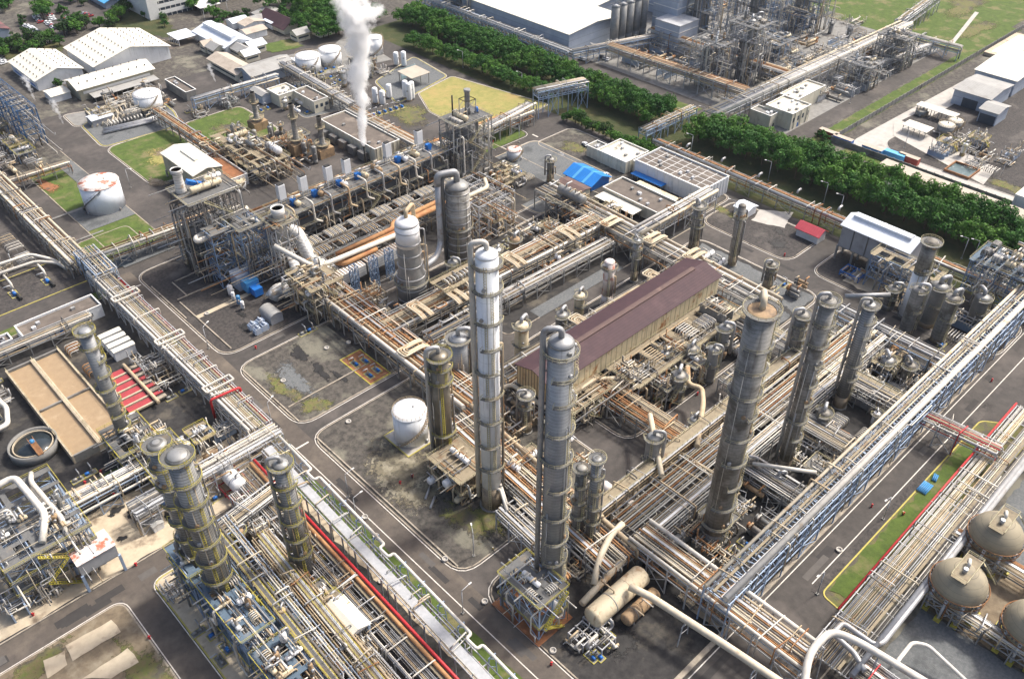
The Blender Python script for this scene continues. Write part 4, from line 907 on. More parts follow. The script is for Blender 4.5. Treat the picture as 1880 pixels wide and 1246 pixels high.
tower('shiny bronze clad column behind the small white tank', x, y, 43, 2.7, 'tower_bronze', [5, 13, 33, 38, 42], 'yellow_rail', 'grating', 'tower_skirt', 4, seed=3, face=-2.2, own=True, cover=4)
tower('slim dark column beside the tall silver column, shorter of the pair', *at((1058, 1000)), 31.7, 1.5, 'tower_clad', 4, seed=4, own=True, over=False, w=1); tower('slim ribbed column beside the tall silver column, taller of the pair', *at((1082, 1010)), 37, 1.4, 'tower_ribbed', 5, seed=5, own=True, w=1, over=False)
x, y = at((1308, 985)); lm('great brown column', (x, y))
tower('great weathered brown column with tan overhead pipe and flat topped platform', x, y, 80, 3.3, 'tower_clad', [7, 15, 23, 32, 41, 48, 55, 63, 70, 79.5], 'dull_yellow_rail', 'grating', 'tower_clad', 4, seed=6, face=-1.5, cover=3.3, risers=3, over=.6, overm='pipe_cream', manways=9, own=True, headm='vessel_tan', head='flat')
x, y = at((1437, 860)); lm('leaning-pipe grey column', (x, y))
tower('tall grey column with twin riser pipes running its full height', x, y, 64, 2.05, 'tower_clad', 8, seed=7, face=-1.3, cover=3.1, risers=3, over=2.4, own=True, manways=6)
x, y = at((1540, 745)); lm('narrow grey column', (x, y))
tower('narrow grey column standing over the white pipe field', x, y, 42, 1.95, 'tower_ribbed', 6, seed=8, face=-1, cover=3.5, risers=2, over=2.3, own=True)
tower('short grey column with yellow side coil near the yard rack end', *at((1448, 680)), 25, 2.2, 'tower_clad', 4, seed=9, own=True)
for b, h, r, s, sd, lb in (((428, 1140), 62, 2.65, 'tower_ribbed', 11, 'thickest ribbed column of the yellow railed twin pair'), ((385, 1090), 57, 2.3, 'tower_ribbed', 12, 'thinner ribbed column of the yellow railed twin pair'), ((565, 1065), 46, 2.05, 'tower_ribbed', 13, 'ribbed column with a fat outside pipe beside the grey walkway'), ((240, 830), 48.5, 1.85, 'tower_silver', 14, 'slender yellow railed column beside the red grating')):
    x, y = at(b); tower(lb, x, y, h, r, s, 8 if h > 47 else 6, 'yellow_rail', 'grating', 'tower_ribbed', 4, seed=sd, face=-2.0 if sd != 14 else -.2, cover=3.3, risers=2, over=False if sd != 13 else 2.6, manways=8, own=True, w=1.15)
    lm({11: 'thick twin column', 12: 'thin twin column', 13: 'fat-pipe column', 14: 'slender yellow railed column'}[sd], (x, y))
x, y = 158.7, 220.5; lm('white domed column', (x, y))
tower('white domed fractionator with wide grey lower half and stiffening rings', x, y, 38.5, 4.3, 'vessel_grey', [12], 'dull_yellow_rail', 'grating', 'tower_skirt', 3, secs=[(0, 5.4), (.36, 5.4), (.5, 4.3), (.76, 4.3), (.77, 4.25), (1, 4.25)], rings=7, ringm='pipe_silver', seed=15, headm='vessel_white', over=.5, overm='pipe_tan', risers=3, manways=2, own=True, lad=False)
MB().lathe(x, y, [(4.34, 27.6), (4.34, 35.9)], 24).build('white_cladding', 'vessel_white', THINGS[-1][0], loc=(-x, -y, 0))
x, y = 187.5, 226.8; lm('silver ringed column', (x, y))
tower('fat silver and rust ringed column with great overhead pipe', x, y, 39.5, 4.5, 'tower_clad', [20], 'dull_yellow_rail', 'grating', 'tower_skirt', 3, rings=11, ringm='pipe_silver', seed=16, headm='vessel_grey', over=2.6, overm='vessel_grey', risers=2, manways=3, own=True)
tower('plain silver banded column between the bronze and white columns', *at((845, 706)), 21.5, 3.2, 'tower_silver', [20], seed=17, own=True, over=-.6, overm='pipe_silver', manways=1, lad=False, skirt_h=2.5); tower('dark stubby column below the maroon shed end', *at((965, 790)), 16, 1.8, 'tower_clad', 2, seed=18, own=True)
tower('pocked pale column standing on the inner road', *at((1113, 560)), 20.5, 2.0, 'tank_roof_rust', [17], seed=19, own=True, over=False, skirt='tank_roof_rust'); tower('thin grey column at the inner road corner', *at((1163, 515)), 19, 1.3, 'tower_silver', 3, seed=20, own=True, over=1.2, w=1.0)
tower('grey column beside the black roofed hall', *at((1272, 458)), 21, 2.0, 'tower_clad', 3, seed=21, own=True, over=1.0); tower('slim vent stack on the east gravel edge', *at((1343, 487)), 28, 1.5, 'tower_clad', [22], seed=22, own=True, over=False, risers=2); tower('squat dark column on the east gravel', *at((1407, 530)), 12, 1.7, 'tower_clad', 2, seed=23, own=True)
tower('column beside the cylindrical drum north of the road', *at((1010, 335)), 12.5, 1.6, 'tower_clad', [11], seed=24, own=True, over=2.5)
x, y = at((1664, 578)); lm('white and grey column', (x, y)); tower('column with white lower half and grey upper half by the blue frames', x, y, 33, 2.6, 'tower_clad', [20, 32], seed=25, own=True, over=False, risers=3, skirt='tank_white', skirt_h=19)
for i, (b, h, r) in enumerate((((1660, 610), 20, 2.3), ((1700, 595), 18.5, 3.0), ((1720, 625), 20, 2.6), ((1783, 600), 14.5, 2.6), ((1629, 565), 10, 2.2), ((1215, 690), 11, 1.7), ((1262, 690), 13, 1.9), ((1300, 700), 15, 1.8), ((1240, 735), 12, 2.2), ((1320, 655), 14, 2.2), ((1500, 800), 11, 2), ((1620, 690), 8, 2.2), ((1660, 700), 8, 2), ((1190, 880), 19, 2.1), ((1430, 700), 9, 1.8), ((1270, 800), 8, 1.6), ((1365, 880), 9, 1.7), ((1420, 905), 8, 1.6))):
    vessel('grey upright vessel with railed top platform', *at(b), h, r, ('tower_clad', 'vessel_grey')[i % 2], seed=i)
for b, h, r, lb in (((957, 665), 17.5, 2.4, 'rust streaked cream vessel with bent overhead pipe'), ((1062, 580), 10.5, 2, 'rusty cream vessel behind the maroon shed'), ((1030, 610), 9, 2.2, 'grey vessel with a pair of looping pipes'), ((945, 470), 9, 2.2, 'tan ribbed vessel on the yard rack')):
    vessel(lb, *at(b), h, r, 'vessel_cream' if 'cream' in lb else 'vessel_tan' if 'tan' in lb else 'vessel_grey', own=True, over=.3)
# ------------------------------------------------------------------ maroon compressor house
lm('maroon shed', (195, 148))
gable('long maroon roofed shed on stilts with rust streaked cream sheeting', 151, 141.2, 238.5, 156.4, 15.4, 17.7, 'x', 'cream_sheet', 'roof_maroon', .7, 7.6, own=True, name='compressor_shed', endwall='cream_sheet_end', legs=(10, 2), legm='concrete_grey', monitor=(.08, .93, .9, .75, 'roof_brown'))
# ------------------------------------------------------------------ tanks
def tk(label, b, tp, wpx, m='tank_white', roof='tank_white', rm='steel_tan', sa=-2.6, **k):
    x, y = g(*b); return tank(label, x, y, wpx / 2 * dep(b) / FPX, gh(b, tp), m, roof, stair_a=sa, railm=rm, own=True, **k)
x, y = at((756, 802)); lm('small white tank', (x, y)); tk('small white tank with brown spiral stair on a yellow edged slab', (756, 802), (753, 753), 61, sa=-3.1); pad('concrete_slab', rect(x - 6, y - 6, x + 6, y + 6), 'concrete_pale', 0, kerb='kerb_yellow', line=0, z=.3)
x, y = at((195, 379)); lm('rusty roofed tank', (x, y)); tk('white tank with rust stained roof and winding stair by the lawn', (195, 379), (180, 334), 64, 'tank_shell', 'tank_roof_rust', 'steel_dark', -3.6)
MB().box(3.6, -6.4, 3.2, 4.6, -6, 4).build('marking', 'steel_dark', THINGS[-1][0])
tk('white tank with brown stair below the warehouses', (276, 200), (271, 171), 46); lm('pump house tank', at((276, 200)))
tk('small white tank with red streaked roof on grey gravel', (944, 291), (943, 274), 27, roof='tank_roof_rust'); tk('round white tank beside the grey roofed shed, lowest', (538, 123), (536, 110), 20); lm('white tank row', at((600, 110)))
tk('wide white tank in the far row', (568, 130), (566, 102), 44); tk('white tank half behind the steam plume', (608, 117), (606, 90), 40); tk('white tank beside the steam plume by the tree belt', (690, 98), (689, 68), 27); tk('low cream tank behind the boiler structure', (440, 345), (436, 332), 24, roof='vessel_cream')
tk('grey metal tank among the far sheds', (1733, 246), (1733, 228), 27, 'vessel_grey', 'roof_felt_pale'); tk('second grey metal tank among the far sheds', (1750, 236), (1748, 220), 24, 'vessel_grey', 'roof_felt_pale'); tk('smallest grey tank beside the long white canopy', (1690, 212), (1690, 202), 17, 'vessel_grey', 'roof_felt_pale')
# ------------------------------------------------------------------ spherical gas tanks
def sphere_tank(label, x, y, r, zc):
    t = thing('spherical_tank', label, 'gas tank', (x, y, 0), 'spherical gas tanks', own=True); k = 20
    MB().lathe(0, 0, [(max(.05, r * math.sin(PI * i / k)), zc - r * math.cos(PI * i / k)) for i in range(k + 1)], 40).build('shell', 'sphere_shell', t)
    for i in range(10):
        a = 2 * PI * i / 10; c, s = math.cos(a), math.sin(a); R = r * .98
        MB().tube([(R * c, R * s, 0), (R * c, R * s, zc)], .4, 10).build('leg', 'steel_pale', t); MB().box(R * c - .8, R * s - .8, 0, R * c + .8, R * s + .8, 1.2).build('leg_foot', 'yellow_rail', t)
        b = 2 * PI * (i + 1) / 10; mb = MB(); mb.bar((R * c, R * s, 1.5), (R * math.cos(b), R * math.sin(b), zc - 3), .22); mb.bar((R * c, R * s, zc - 3), (R * math.cos(b), R * math.sin(b), 1.5), .22); mb.build('cross_brace', 'steel_pale', t)
    for z in (zc - r * .22, zc + r * .08): MB().ring(0, 0, z, math.sqrt(r * r - (z - zc) ** 2) + .5, .14, 40, 5).build('spray_ring', 'rust', t)
    mb = MB()
    for i in range(40): a = 2 * PI * i / 40; z = zc - r * .1; q = r + .15; mb.lathe(q * math.cos(a), q * math.sin(a), [(.25, z), (.3, z + .3), (.05, z + .5)], 6)
    mb.build('spray_nozzle', 'steel_dark', t)
    z = zc + r * .93; o = MB().box(-5, -2, z, 5, 2, z + .15).build('platform', 'grating_tan', t); rails(MB(), [(-5, -2), (5, -2), (5, 2), (-5, 2)], z + .15, close=True).build('railing', 'dull_yellow_rail', o)
    stair(MB(), (r * .97 + 1.5, -6, zc - 1), (4.5, -2.5, z + .1), 1.2).build('stair', 'dull_yellow_rail', t)
    MB().tube(fillet([(0, 0, zc + r), (0, 0, zc + r + 1.6), (1.6, .6, zc + r + 1.6), (1.6, .6, zc + r + .4)], .5), .45, 8).build('top_pipe', 'pipe_white', t); MB().lathe(-1.5, 0, [(.6, zc + r * .9), (.6, zc + r + 1.2)], 10).build('top_valve', 'pipe_silver', t)
    return t
sphere_tank('ribbed tan gas sphere nearest the pipe field', *g(1761, 1072, 9), 6.7, 9); sphere_tank('ribbed tan gas sphere farther along the pipe field', *g(1828, 983, 9), 6.7, 9); sphere_tank('tan gas sphere cut by the picture edge', *g(1896, 1150, 9), 6.7, 9); lm('nearest gas sphere', (186, 21)); lm('second gas sphere', (209, 22))
# ------------------------------------------------------------------ boiler structure, furnace row, reactor structure
lm('boiler structure', (120, 296))
frame('tall dark steel boiler structure with railed roof deck', 110.5, 287.5, 131.5, 303.5, [6, 12, 18, 25.5, 33.9], steel='steel_dark', nx=4, ny=3, decked=[1, 2, 4], railm='dull_yellow_rail', deck='grating', pipes=24, fill=1, inner=14, pal='grey', own=True, seed=3, name='boiler_structure')
t = thing('exhaust_stack', 'stubby white banded stack on the boiler structure roof', 'stack', (113.5, 299, 34), own=True); MB().lathe(0, 0, [(2.1, 0), (2.1, 1), (1.7, 4), (1.7, 8), (2.1, 8.6), (2.1, 9.6), (2.0, 9.6), (2.0, 8)], 18).build('shell', 'duct_white', t); MB().lathe(0, 0, [(.05, 9.2), (2, 9.2)], 18).build('mouth', 'rust', t); MB().ring(0, 0, 8.2, 2.2, .2, 18).build('band', 'steel_grey', t)
frame('blue lattice stair tower beside the boiler structure', 112.5, 279.5, 119.5, 286.6, [5, 10, 15, 20, 24], steel='steel_blue', nx=1, ny=1, decked=[4], pipes=0, own=True, railm=None, stairs=False); frame('blue steel frame between boiler and stack ducts', 121, 273, 131, 286, [7, 13, 19, 25], steel='steel_blue', nx=2, ny=2, decked=[1, 3], pipes=8, pal='grey', own=True, seed=5, stairs=False)
pipe('long white pipe bent like a hairpin before the boiler structure', [(133, 288.2, 24), (109.5, 287, 21), (108.8, 284.2, 21), (131, 283.5, 22), (133, 277, 22)], 1.0, 'pipe_white', own=True, bend=2.4)
drum('horizontal tan drum on the boiler structure roof', 121, 294, 34.2, 13, 1.3, 'x', 'vessel_cream', own=True); drum('white drum on the boiler structure roof', 127, 299, 34.2, 6, 1.1, 'x', 'vessel_white', own=True)
t = thing('fan_duct', 'blue inclined fan duct on the boiler structure roof', 'duct', (116, 298.5, 34.2), own=True); MB().bar((0, 0, 3.4), (5.5, -1, .6), 2, 1.6).build('duct', 'blue_paint', t); MB().lathe(7.5, -1.5, [(1.7, -.9), (1.7, .9)], 18, axis='y', z=1.8).build('fan_housing', 'vessel_cream', t)
# furnace row
lm('furnace row', (183, 283))
frame('long raised furnace deck with burners, ducts and pale flue boxes', 141, 277.5, 224, 290, [6.5, 13, 20], steel='steel_grey', nx=12, ny=2, decked=[1, 2], pipes=34, pal='tan', own=True, seed=9, name='furnace_structure', railm='dull_yellow_rail', deck='grating', fill=1, inner=30)
for i, xx in enumerate((147, 157, 169, 178, 199, 216)):
    t = thing('flue_box', 'pale tall flue box rising from the furnace deck', 'flue', (xx, 286, 20.1), 'flue boxes'); MB().box(-1.5, -1.2, 3.5, 1.5, 1.2, 9.5).build('casing', 'wall_white', t); MB().box(-1.2, -.9, 9.5, 1.2, .9, 9.9).build('mouth', 'black_iron', t)
    for sx in (-1.2, 1.2):
        for sy in (-1, 1): MB().box(sx - .15, sy - .15, 0, sx + .15, sy + .15, 3.5).build('leg', 'steel_pale', t)
    t = thing('fan_unit', 'blue draught fan beside a flue box', 'fan', (xx + 3.4, 284, 20.1), 'draught fans'); MB().box(-1, -1, 0, 1, 1, 2.6).build('casing', 'blue_paint', t); MB().lathe(0, 0, [(1.2, -1.3), (1.2, -.95)], 14, axis='y', z=2.2).build('scroll', 'blue_paint', t)
for i, xx in enumerate((151, 162, 173.5, 184, 191, 205, 211)): drum('tan burner drum lying across the furnace deck', xx, 283.5, 20.1, 6.5, 1.15, 'y', ('vessel_cream', 'vessel_tan', 'vessel_white')[i % 3], seed=i, nozzles=4)
for i in range(9): pipe('bent pipe dropping off the furnace deck front', [(146 + i * 8.6, 282, 22.5), (146 + i * 8.6, 276.6, 22.5), (146 + i * 8.6, 276.2, 15), (149 + i * 8.6, 276.0, 13)], .45, ('pipe_tan', 'pipe_white', 'pipe_silver')[i % 3], group='furnace deck pipes', bend=1)
frame('tube bank gallery in front of the furnace row', 139, 258, 224, 273, [5.5, 10.5], steel='steel_grey', nx=12, ny=2, decked=[], pipes=18, pal='tan', railm=None, stairs=False, own=True, seed=12, brace=False)
for i in range(7): loops('row of grey tube loops on the gallery', 143 + i * 11.5, 266.5, 10.6, 11, .75, 5.6, 1.0, 'x', ('pipe_silver', 'pipe_white', 'pipe_cream'), .22)
for i in range(7): loops('row of short tan tube loops on the gallery', 144 + i * 11.5, 259.5, 10.6, 8, .9, 4, .8, 'x', ('pipe_tan', 'pipe_silver'), .2)
for k, (dy, r) in enumerate(((0, 1.05), (3.1, 1.05))):
    pipe('fat orange brown hairpin pipe over the gallery', [(150 - k, 251 + dy, 11.5), (176, 251 + dy, 11.5), (178.5, 254.5 + dy, 11.5), (204, 254.5 + dy, 12)], r, 'pipe_rust', group='orange pipes', bend=3)
pipe('fat orange pipe loop over the gallery end', [(163, 247.6, 11), (148, 247.6, 11), (145.5, 250.2, 11), (158, 250.6, 11.4)], .95, 'pipe_rust', own=True, bend=2.2)
pipe('long white pipe above the white duct box', [(128, 262, 21), (136, 248.6, 14), (176, 248.0, 12.5)], .95, 'pipe_white', own=True, bend=4)
# white duct with lattice supports, stack and bent ducts
t = thing('duct_box', 'long white gridded flue duct box on blue lattice legs', 'duct', (140.5, 243.3, 0), own=True); MB().box(0, 0, 5.2, 14, 4.2, 9.6).build('duct_section', 'duct_white', t); MB().box(15, 0, 5.6, 34, 4.2, 10).build('duct_section', 'duct_white', t); MB().box(14, .4, 5.8, 15, 3.8, 9.2).build('joint', 'steel_dark', t)
mb = MB()
for i in range(26): mb.bar((.4 + i * 1.3, .2, 10.1 if i > 10 else 9.7), (.4 + i * 1.3, 4, 10.1 if i > 10 else 9.7), .2)
mb.build('roof_rib', 'rust', t)
for p in ((718, 510), (690, 524), (655, 540)): x, y = at(p); lattice('blue lattice leg in front of the white duct box', x, y, 2.4, 13, 'steel_blue')
lm('white bent ducts', (133, 259))
t = thing('flue_stack', 'white banded flue stack rising from the ducts', 'stack', (136.5, 271, 0), own=True); MB().lathe(0, 0, [(2.2, 10), (2.2, 27), (2.6, 27.5), (2.6, 30), (2.2, 30), (2.2, 27)], 20).build('shell', 'duct_white', t); MB().lathe(0, 0, [(.05, 29.5), (2.3, 29.5)], 18).build('mouth', 'roof_maroon', t); platform(0, 0, 26, 2.3, 1.8, 0, 6.25, 'grating', 'dull_yellow_rail', t)
frame('pale steel frame carrying the white stack and ducts', 131.5, 266, 141, 276, [6, 12, 18, 25], steel='steel_pale', nx=2, ny=2, decked=[3], pipes=4, own=True, stairs=False)
def duct(label, pts, w, m='duct_white', ribm='steel_grey'):
    P = fillet(pts, w * 1.1, 5); o = P[0]; t = thing('flue_duct', label, 'duct', tuple(o), 'white flue ducts', own=True); MB().tube([p - o for p in P], w * .62, 4).build('duct', m, t); mb = MB()
    for a, b in zip(P, P[1:]):
        if (b - a).length > 2.6:
            n = int((b - a).length / 1.6)
            for i in range(n): c = a + (b - a) * (i + .5) / n - o; d = (b - a).normalized() * .09; mb.tube([c - d, c + d], w * .66, 4, False)
    mb.build('stiffener', ribm, t)
duct('white duct dropping in steps from the stack', [(139.5, 270.5, 19), (141.5, 268.5, 18), (142, 262, 9), (142.5, 257, 9), (143.5, 252, 5), (141, 248, 4)], 4.2); duct('white duct bend at the fan house', [(141, 248, 4.2), (136, 249.5, 4.2), (131, 254, 4.2), (125, 260.5, 3.4), (121.5, 259.5, 1.6)], 4.4); duct('straight white duct under the stack', [(136.5, 269, 13), (134.5, 260, 6), (133.5, 256, 5)], 3.8)
frame('pale frame around the lower white ducts', 127, 245.5, 146, 259, [4.5, 9], steel='steel_pale', nx=3, ny=2, decked=[], pipes=3, own=True, stairs=False, railm=None)
t = thing('fan_house', 'pale blue panelled fan house with bright blue ducts', 'plant house', (114.5, 265.5, 0), own=True); MB().box(1.5, 8, 0, 9, 14, 6.5).build('panel_house', 'wall_bluegrey', t); MB().box(2.5, 3.2, 1.2, 7.8, 8, 5.6).build('duct', 'sky_blue_paint', t); MB().box(3.5, -.5, .8, 7, 3.2, 4).build('inlet_duct', 'blue_paint', t); MB().box(1.4, 7.9, 6.5, 9.1, 14.1, 6.8).build('roof', 'roof_whiteblue', t)
t = thing('barrel_roof_house', 'grey barrel roofed house beside the transformers', 'shed', (113.5, 246.6, 0), own=True); P = [(0, 0), (0, 2.8)] + [(2.5 - 2.5 * math.cos(i * PI / 8), 2.8 + 1.7 * math.sin(i * PI / 8)) for i in range(1, 8)] + [(5, 2.8), (5, 0)]
mb = MB(); n = len(P); mb.add([(a, 0, b) for a, b in P] + [(a, 7.4, b) for a, b in P], [tuple(range(n - 1, -1, -1)), tuple(range(n, 2 * n))] + [(i, i + 1, n + i + 1, n + i) for i in range(n - 1)]); mb.build('wall', 'wall_grey', t)
mb = MB(); Q = [(2.5 - 2.75 * math.cos(i * PI / 8), 2.8 + 1.95 * math.sin(i * PI / 8)) for i in range(9)]; mb.add([(a, -.3, b) for a, b in Q] + [(a, 7.7, b) for a, b in Q], [(i, i + 1, 10 + i, 9 + i) for i in range(8)], True); mb.build('roof', 'roof_grey', t)
for i, (xx, yy) in enumerate(((107.5, 246), (107.5, 249.5), (110.3, 246.3), (110.6, 249.6))):
    t = thing('transformer', 'pale grey finned transformer on the road side yard', 'transformer', (xx, yy, 0), 'transformers'); MB().box(-1, -1, .3, 1, 1, 2.8).build('tank', 'wall_bluegrey', t); mb = MB()
    for k in range(7): mb.box(-1.6, -.95 + k * .3, .6, 1.6, -.85 + k * .3, 2.5)
    mb.build('cooling_fin', 'steel_blue_pale', t); MB().lathe(0, 0, [(.35, -.9), (.35, .9)], 10, axis='y', z=3.3).build('conservator', 'wall_bluegrey', t); MB().box(-1.2, -1.2, 0, 1.2, 1.2, .3).build('plinth', 'concrete_grey', t)
for i, (b, h, r, m) in enumerate((((425, 542), 3.2, 1.3, 'vessel_white'), ((430, 552), 2.6, .9, 'vessel_white'), ((440, 560), 3, 1, 'sky_blue_paint'), ((447, 568), 2.4, .9, 'vessel_white'))): x, y = at(b); vessel('small upright vessel by the fan house', x, y, h + 1.5, r * .8, m, legs=1, plat=False, over=False)
# reactor structure
lm('reactor structure', (239, 281))
frame('tall dark reactor structure with stack and drum on its roof', 230, 274.5, 248.5, 288.5, [8, 15, 22, 30], steel='steel_grey', nx=4, ny=3, decked=[1, 2, 3], pipes=22, pal='grey', own=True, seed=21, name='reactor_structure', fill=1, inner=14)
t = thing('roof_stack', 'short grey stack in a pale cage on the reactor structure', 'stack', (242, 283, 30.1), own=True); MB().lathe(0, 0, [(1.4, 0), (1.2, 3), (1.2, 10), (1.5, 10.5), (1.5, 11.5), (1.3, 11.5)], 16).build('shell', 'vessel_grey', t); MB().lathe(0, 0, [(.05, 11.4), (1.3, 11.4)], 14).build('mouth', 'black_iron', t); MB().lathe(-7, 2, [(.35, 0), (.35, 10)], 10).build('vent_pipe', 'black_iron', t)
mb = MB()
for a in (-2.6, 2.6):
    for b in (-2.6, 2.6): mb.bar((a, b, 0), (a, b, 7), .25); mb.bar((a, b, 3.5), (-a, b, 7), .16); mb.bar((a, b, 7), (a, -b, 7), .22); mb.bar((a, b, 7), (-a, b, 7), .22)
mb.build('cage', 'steel_pale', t); drum('tan drum on the reactor structure roof', 236, 281, 30.1, 9, 1.2, 'y', 'vessel_cream', own=True); t = thing('blue_motor', 'blue motor on the reactor structure roof', 'motor', (245.5, 281, 30.1), own=True); MB().box(-.8, -.8, 0, .8, .8, .6).build('base', 'steel_dark', t); MB().lathe(0, 0, [(.7, .6), (.8, .9), (.8, 2.6), (.5, 2.9)], 12).build('housing', 'blue_paint', t)
loops('row of white valve stubs on the reactor structure', 232, 277, 30.1, 9, .9, 2, 1.2, 'y', ('pipe_white', 'pipe_silver'), .22)
frame('open grey frame east of the silver ringed column', 206, 236, 226, 258, [6, 12, 17], steel='steel_pale', nx=4, ny=4, decked=[], railm=None, pipes=12, pal='tan', own=True, seed=31, stairs=False)
pipe('cream pipe bent flat across the open grey frame', [(214, 262, 18), (210, 257, 18), (204, 252, 18), (207, 244, 18), (218, 244, 18), (222, 250, 18)], .85, 'pipe_cream', own=True, bend=2)
t = thing('steam_vent', 'thin black vent pipe giving off the great steam plume', 'vent', (*g(668, 312, 0), 0), own=True); VX, VY = g(668, 268, 29); t.location = (VX, VY, 20); MB().tube([(0, 0, 0), (0, 0, 9)], .4, 10).build('pipe_run', 'black_iron', t); MB().lathe(0, 0, [(.6, 8.3), (.6, 8.9)], 10).build('collar', 'black_iron', t); lm('steam vent', (VX, VY))
# three stacks north of the furnace row
for b, h, lb in (((475, 235), 19, 'grey stack beside the lawn, behind the other two'), ((548, 280), 25, 'tall grey stack with a ringed collar north of the furnaces'), ((595, 285), 20, 'grey stack with dark mouth nearest the steam vent')):
    x, y = at(b); t = thing('heater_stack', lb, 'stack', (x, y, 0), 'heater stacks', own=True); MB().lathe(0, 0, [(2.3, 0), (2.3, h * .28), (1.35, h * .33), (1.2, h - .2), (1.35, h)], 18).build('shell', 'tower_clad', t); MB().lathe(0, 0, [(.05, h + .05), (1.2, h + .05)], 14).build('mouth', 'black_iron', t); platform(0, 0, h * .3, 2.3, 1.4, 0, 6.25, 'grating_tan', 'dull_yellow_rail', t); platform(0, 0, h * .72, 1.25, 1.1, 0, 6.25, 'grating_tan', 'dull_yellow_rail', t); mb = MB().box(-4, -3.5, 0, 4, 3.5, h * .22); mb.build('heater_box', 'vessel_tan', t)
frame('steel platform row north of the furnaces with white drum', 166, 340, 182, 383, [5, 9.5], steel='steel_dark', nx=2, ny=6, decked=[0, 1], pipes=16, own=True, seed=41, railm='dull_yellow_rail', stairs=False, deck='grating_tan', equip=8)
drum('white drum lying on the north platform', 179, 347, 9.7, 10, 1.7, 'y', 'vessel_white', own=True); drum('small grey drum on the north platform', 174, 360, 9.7, 6, 1.2, 'y', 'vessel_grey', own=True); drum('tan drum at the north platform end', 176, 372, 9.7, 7, 1.3, 'x', 'vessel_cream', own=True)
for i, p in enumerate(((440, 245), (470, 262), (500, 262), (510, 290), (560, 285), (580, 300))): x, y = at(p); vessel('small grey vessel around the heater stacks', x, y, 5 + i % 3 * 2, 1.2, 'vessel_grey', plat=False, over=i % 2 == 0)
gable('olive high shed with white roof and raised ridge', 139, 348, 152.5, 378, 12, 13.6, 'y', 'wall_olive', 'roof_white', .5, 3.5, own=True, monitor=(.3, .75, .9, .7, 'roof_white'), legs=(2, 3), legm='steel_grey', band=[('-y', .12, .88, 8.6, 10.4, 'roof_tan')]); lm('olive shed', (146, 362))
flat('low white building with red rusted roof', 153.5, 346, 163, 376, 4.5, 'wall_white', 'red_soil', own=True); flat('long brown roofed switch house along its grey cabinets', 217, 322, 232, 367, 6.5, 'stucco', 'roof_felt', own=True, piers=6)
for i in range(5):
    t = thing('cooling_cabinet', 'dark grey louvred cabinet beside the switch house', 'cabinet', (213, 326 + i * 8, 0), 'louvred cabinets'); MB().box(0, 0, .6, 2.6, 5, 4.6).build('casing', 'steel_dark', t); MB().box(-.1, .3, 1, -.01, 4.7, 4.2).build('louvre', 'grating', t)
# ------------------------------------------------------------------ pipe racks
# along the first road, west side
rack('long grey pipe rack beside the green verge with pale cross frames', (79.3, 313), (79.3, 196), 8, 8.4, [3], 6, 'steel_pale', 'white', 11, (.12, .3), big=[(-3.6, .5, 'pipe_white', .1), (-2.2, .4, 'pipe_white', .1)], own=True, loops=0, seed=1, trays=2)
rack('grey pipe rack beside the road with silver trough and white pipes', (76.8, 186), (72.2, 40), 8, 5.0, [], 6, 'steel_pale', 'white', 3, (.25, .4), own=True, seed=2, trays=0, walk=(-.6, 2.4, 'steel_pale', None), kneeb=False)
pipe('white pipe with square loops beside the roadside trough', [(80.5, 186, 10)] + [q for k in range(3) for q in ((80 - k * 1.1, 168 - k * 36, 10), (78.3 - k * 1.1, 168 - k * 36, 10), (78.3 - k * 1.1, 164 - k * 36, 10), (80 - k * 1.1, 164 - k * 36, 10))] + [(76.5, 50, 10)], .42, 'pipe_white', own=True, bend=.9, sup=7, supm='steel_blue_pale')
rack('low pale pipe rack on the grass with narrow grey pipes', (66.5, 186), (62.8, 40), 5, 6.5, [], 5, 'steel_pale', 'grey', 12, (.1, .22), own=True, seed=3, kneeb=False, trays=1)
rack('narrow pale pipe rack on the outer grass edge', (60.5, 180), (56.9, 40), 5, 2.4, [], 5, 'steel_pale', 'white', 4, (.12, .2), own=True, seed=33, kneeb=False, trays=0)
pipe('long red fire main along the first pipe rack', [(83.2, 303, 7.2), (82.8, 196, 7.2)], .42, 'pipe_red', own=True); pipe('red fire main between trough and low rack', [(71.2, 186, 6.5), (67.6, 40, 6.5)], .42, 'pipe_red', own=True); pipe('orange pipe beside the red fire main', [(82.2, 303, 7), (81.9, 196, 7)], .45, 'pipe_rust', own=True)
pipe('rust brown walkway pipe beside the lower fire main', [(70.0, 186, 6.0), (66.4, 40, 6.0)], .55, 'pipe_rust', own=True); pipe('red pipe crossing over the first pipe rack', [(73.5, 215, 2), (73.5, 215, 9.8), (83.4, 214, 9.8), (83.4, 214, 3)], .4, 'pipe_red', own=True)
for i, yy in enumerate((286, 252, 219)):
    t = thing('cross_frame', 'pale square cross frame over the first pipe rack', 'frame', (79.3, yy, 8), 'cross frames'); mb = MB()
    for dy in (0, 3): mb.bar((-4.8, dy, 1.6), (4.8, dy, 1.6), .5)
    for dx in (-4.8, 4.8): mb.bar((dx, 0, 1.6), (dx, 3, 1.6), .5)
    mb.build('top_frame', 'pipe_white', t)
    for dx in (-4.5, 4.5): MB().box(dx - .2, 1.3, -1, dx + .2, 1.7, 1.4).build('post', 'steel_pale', t)

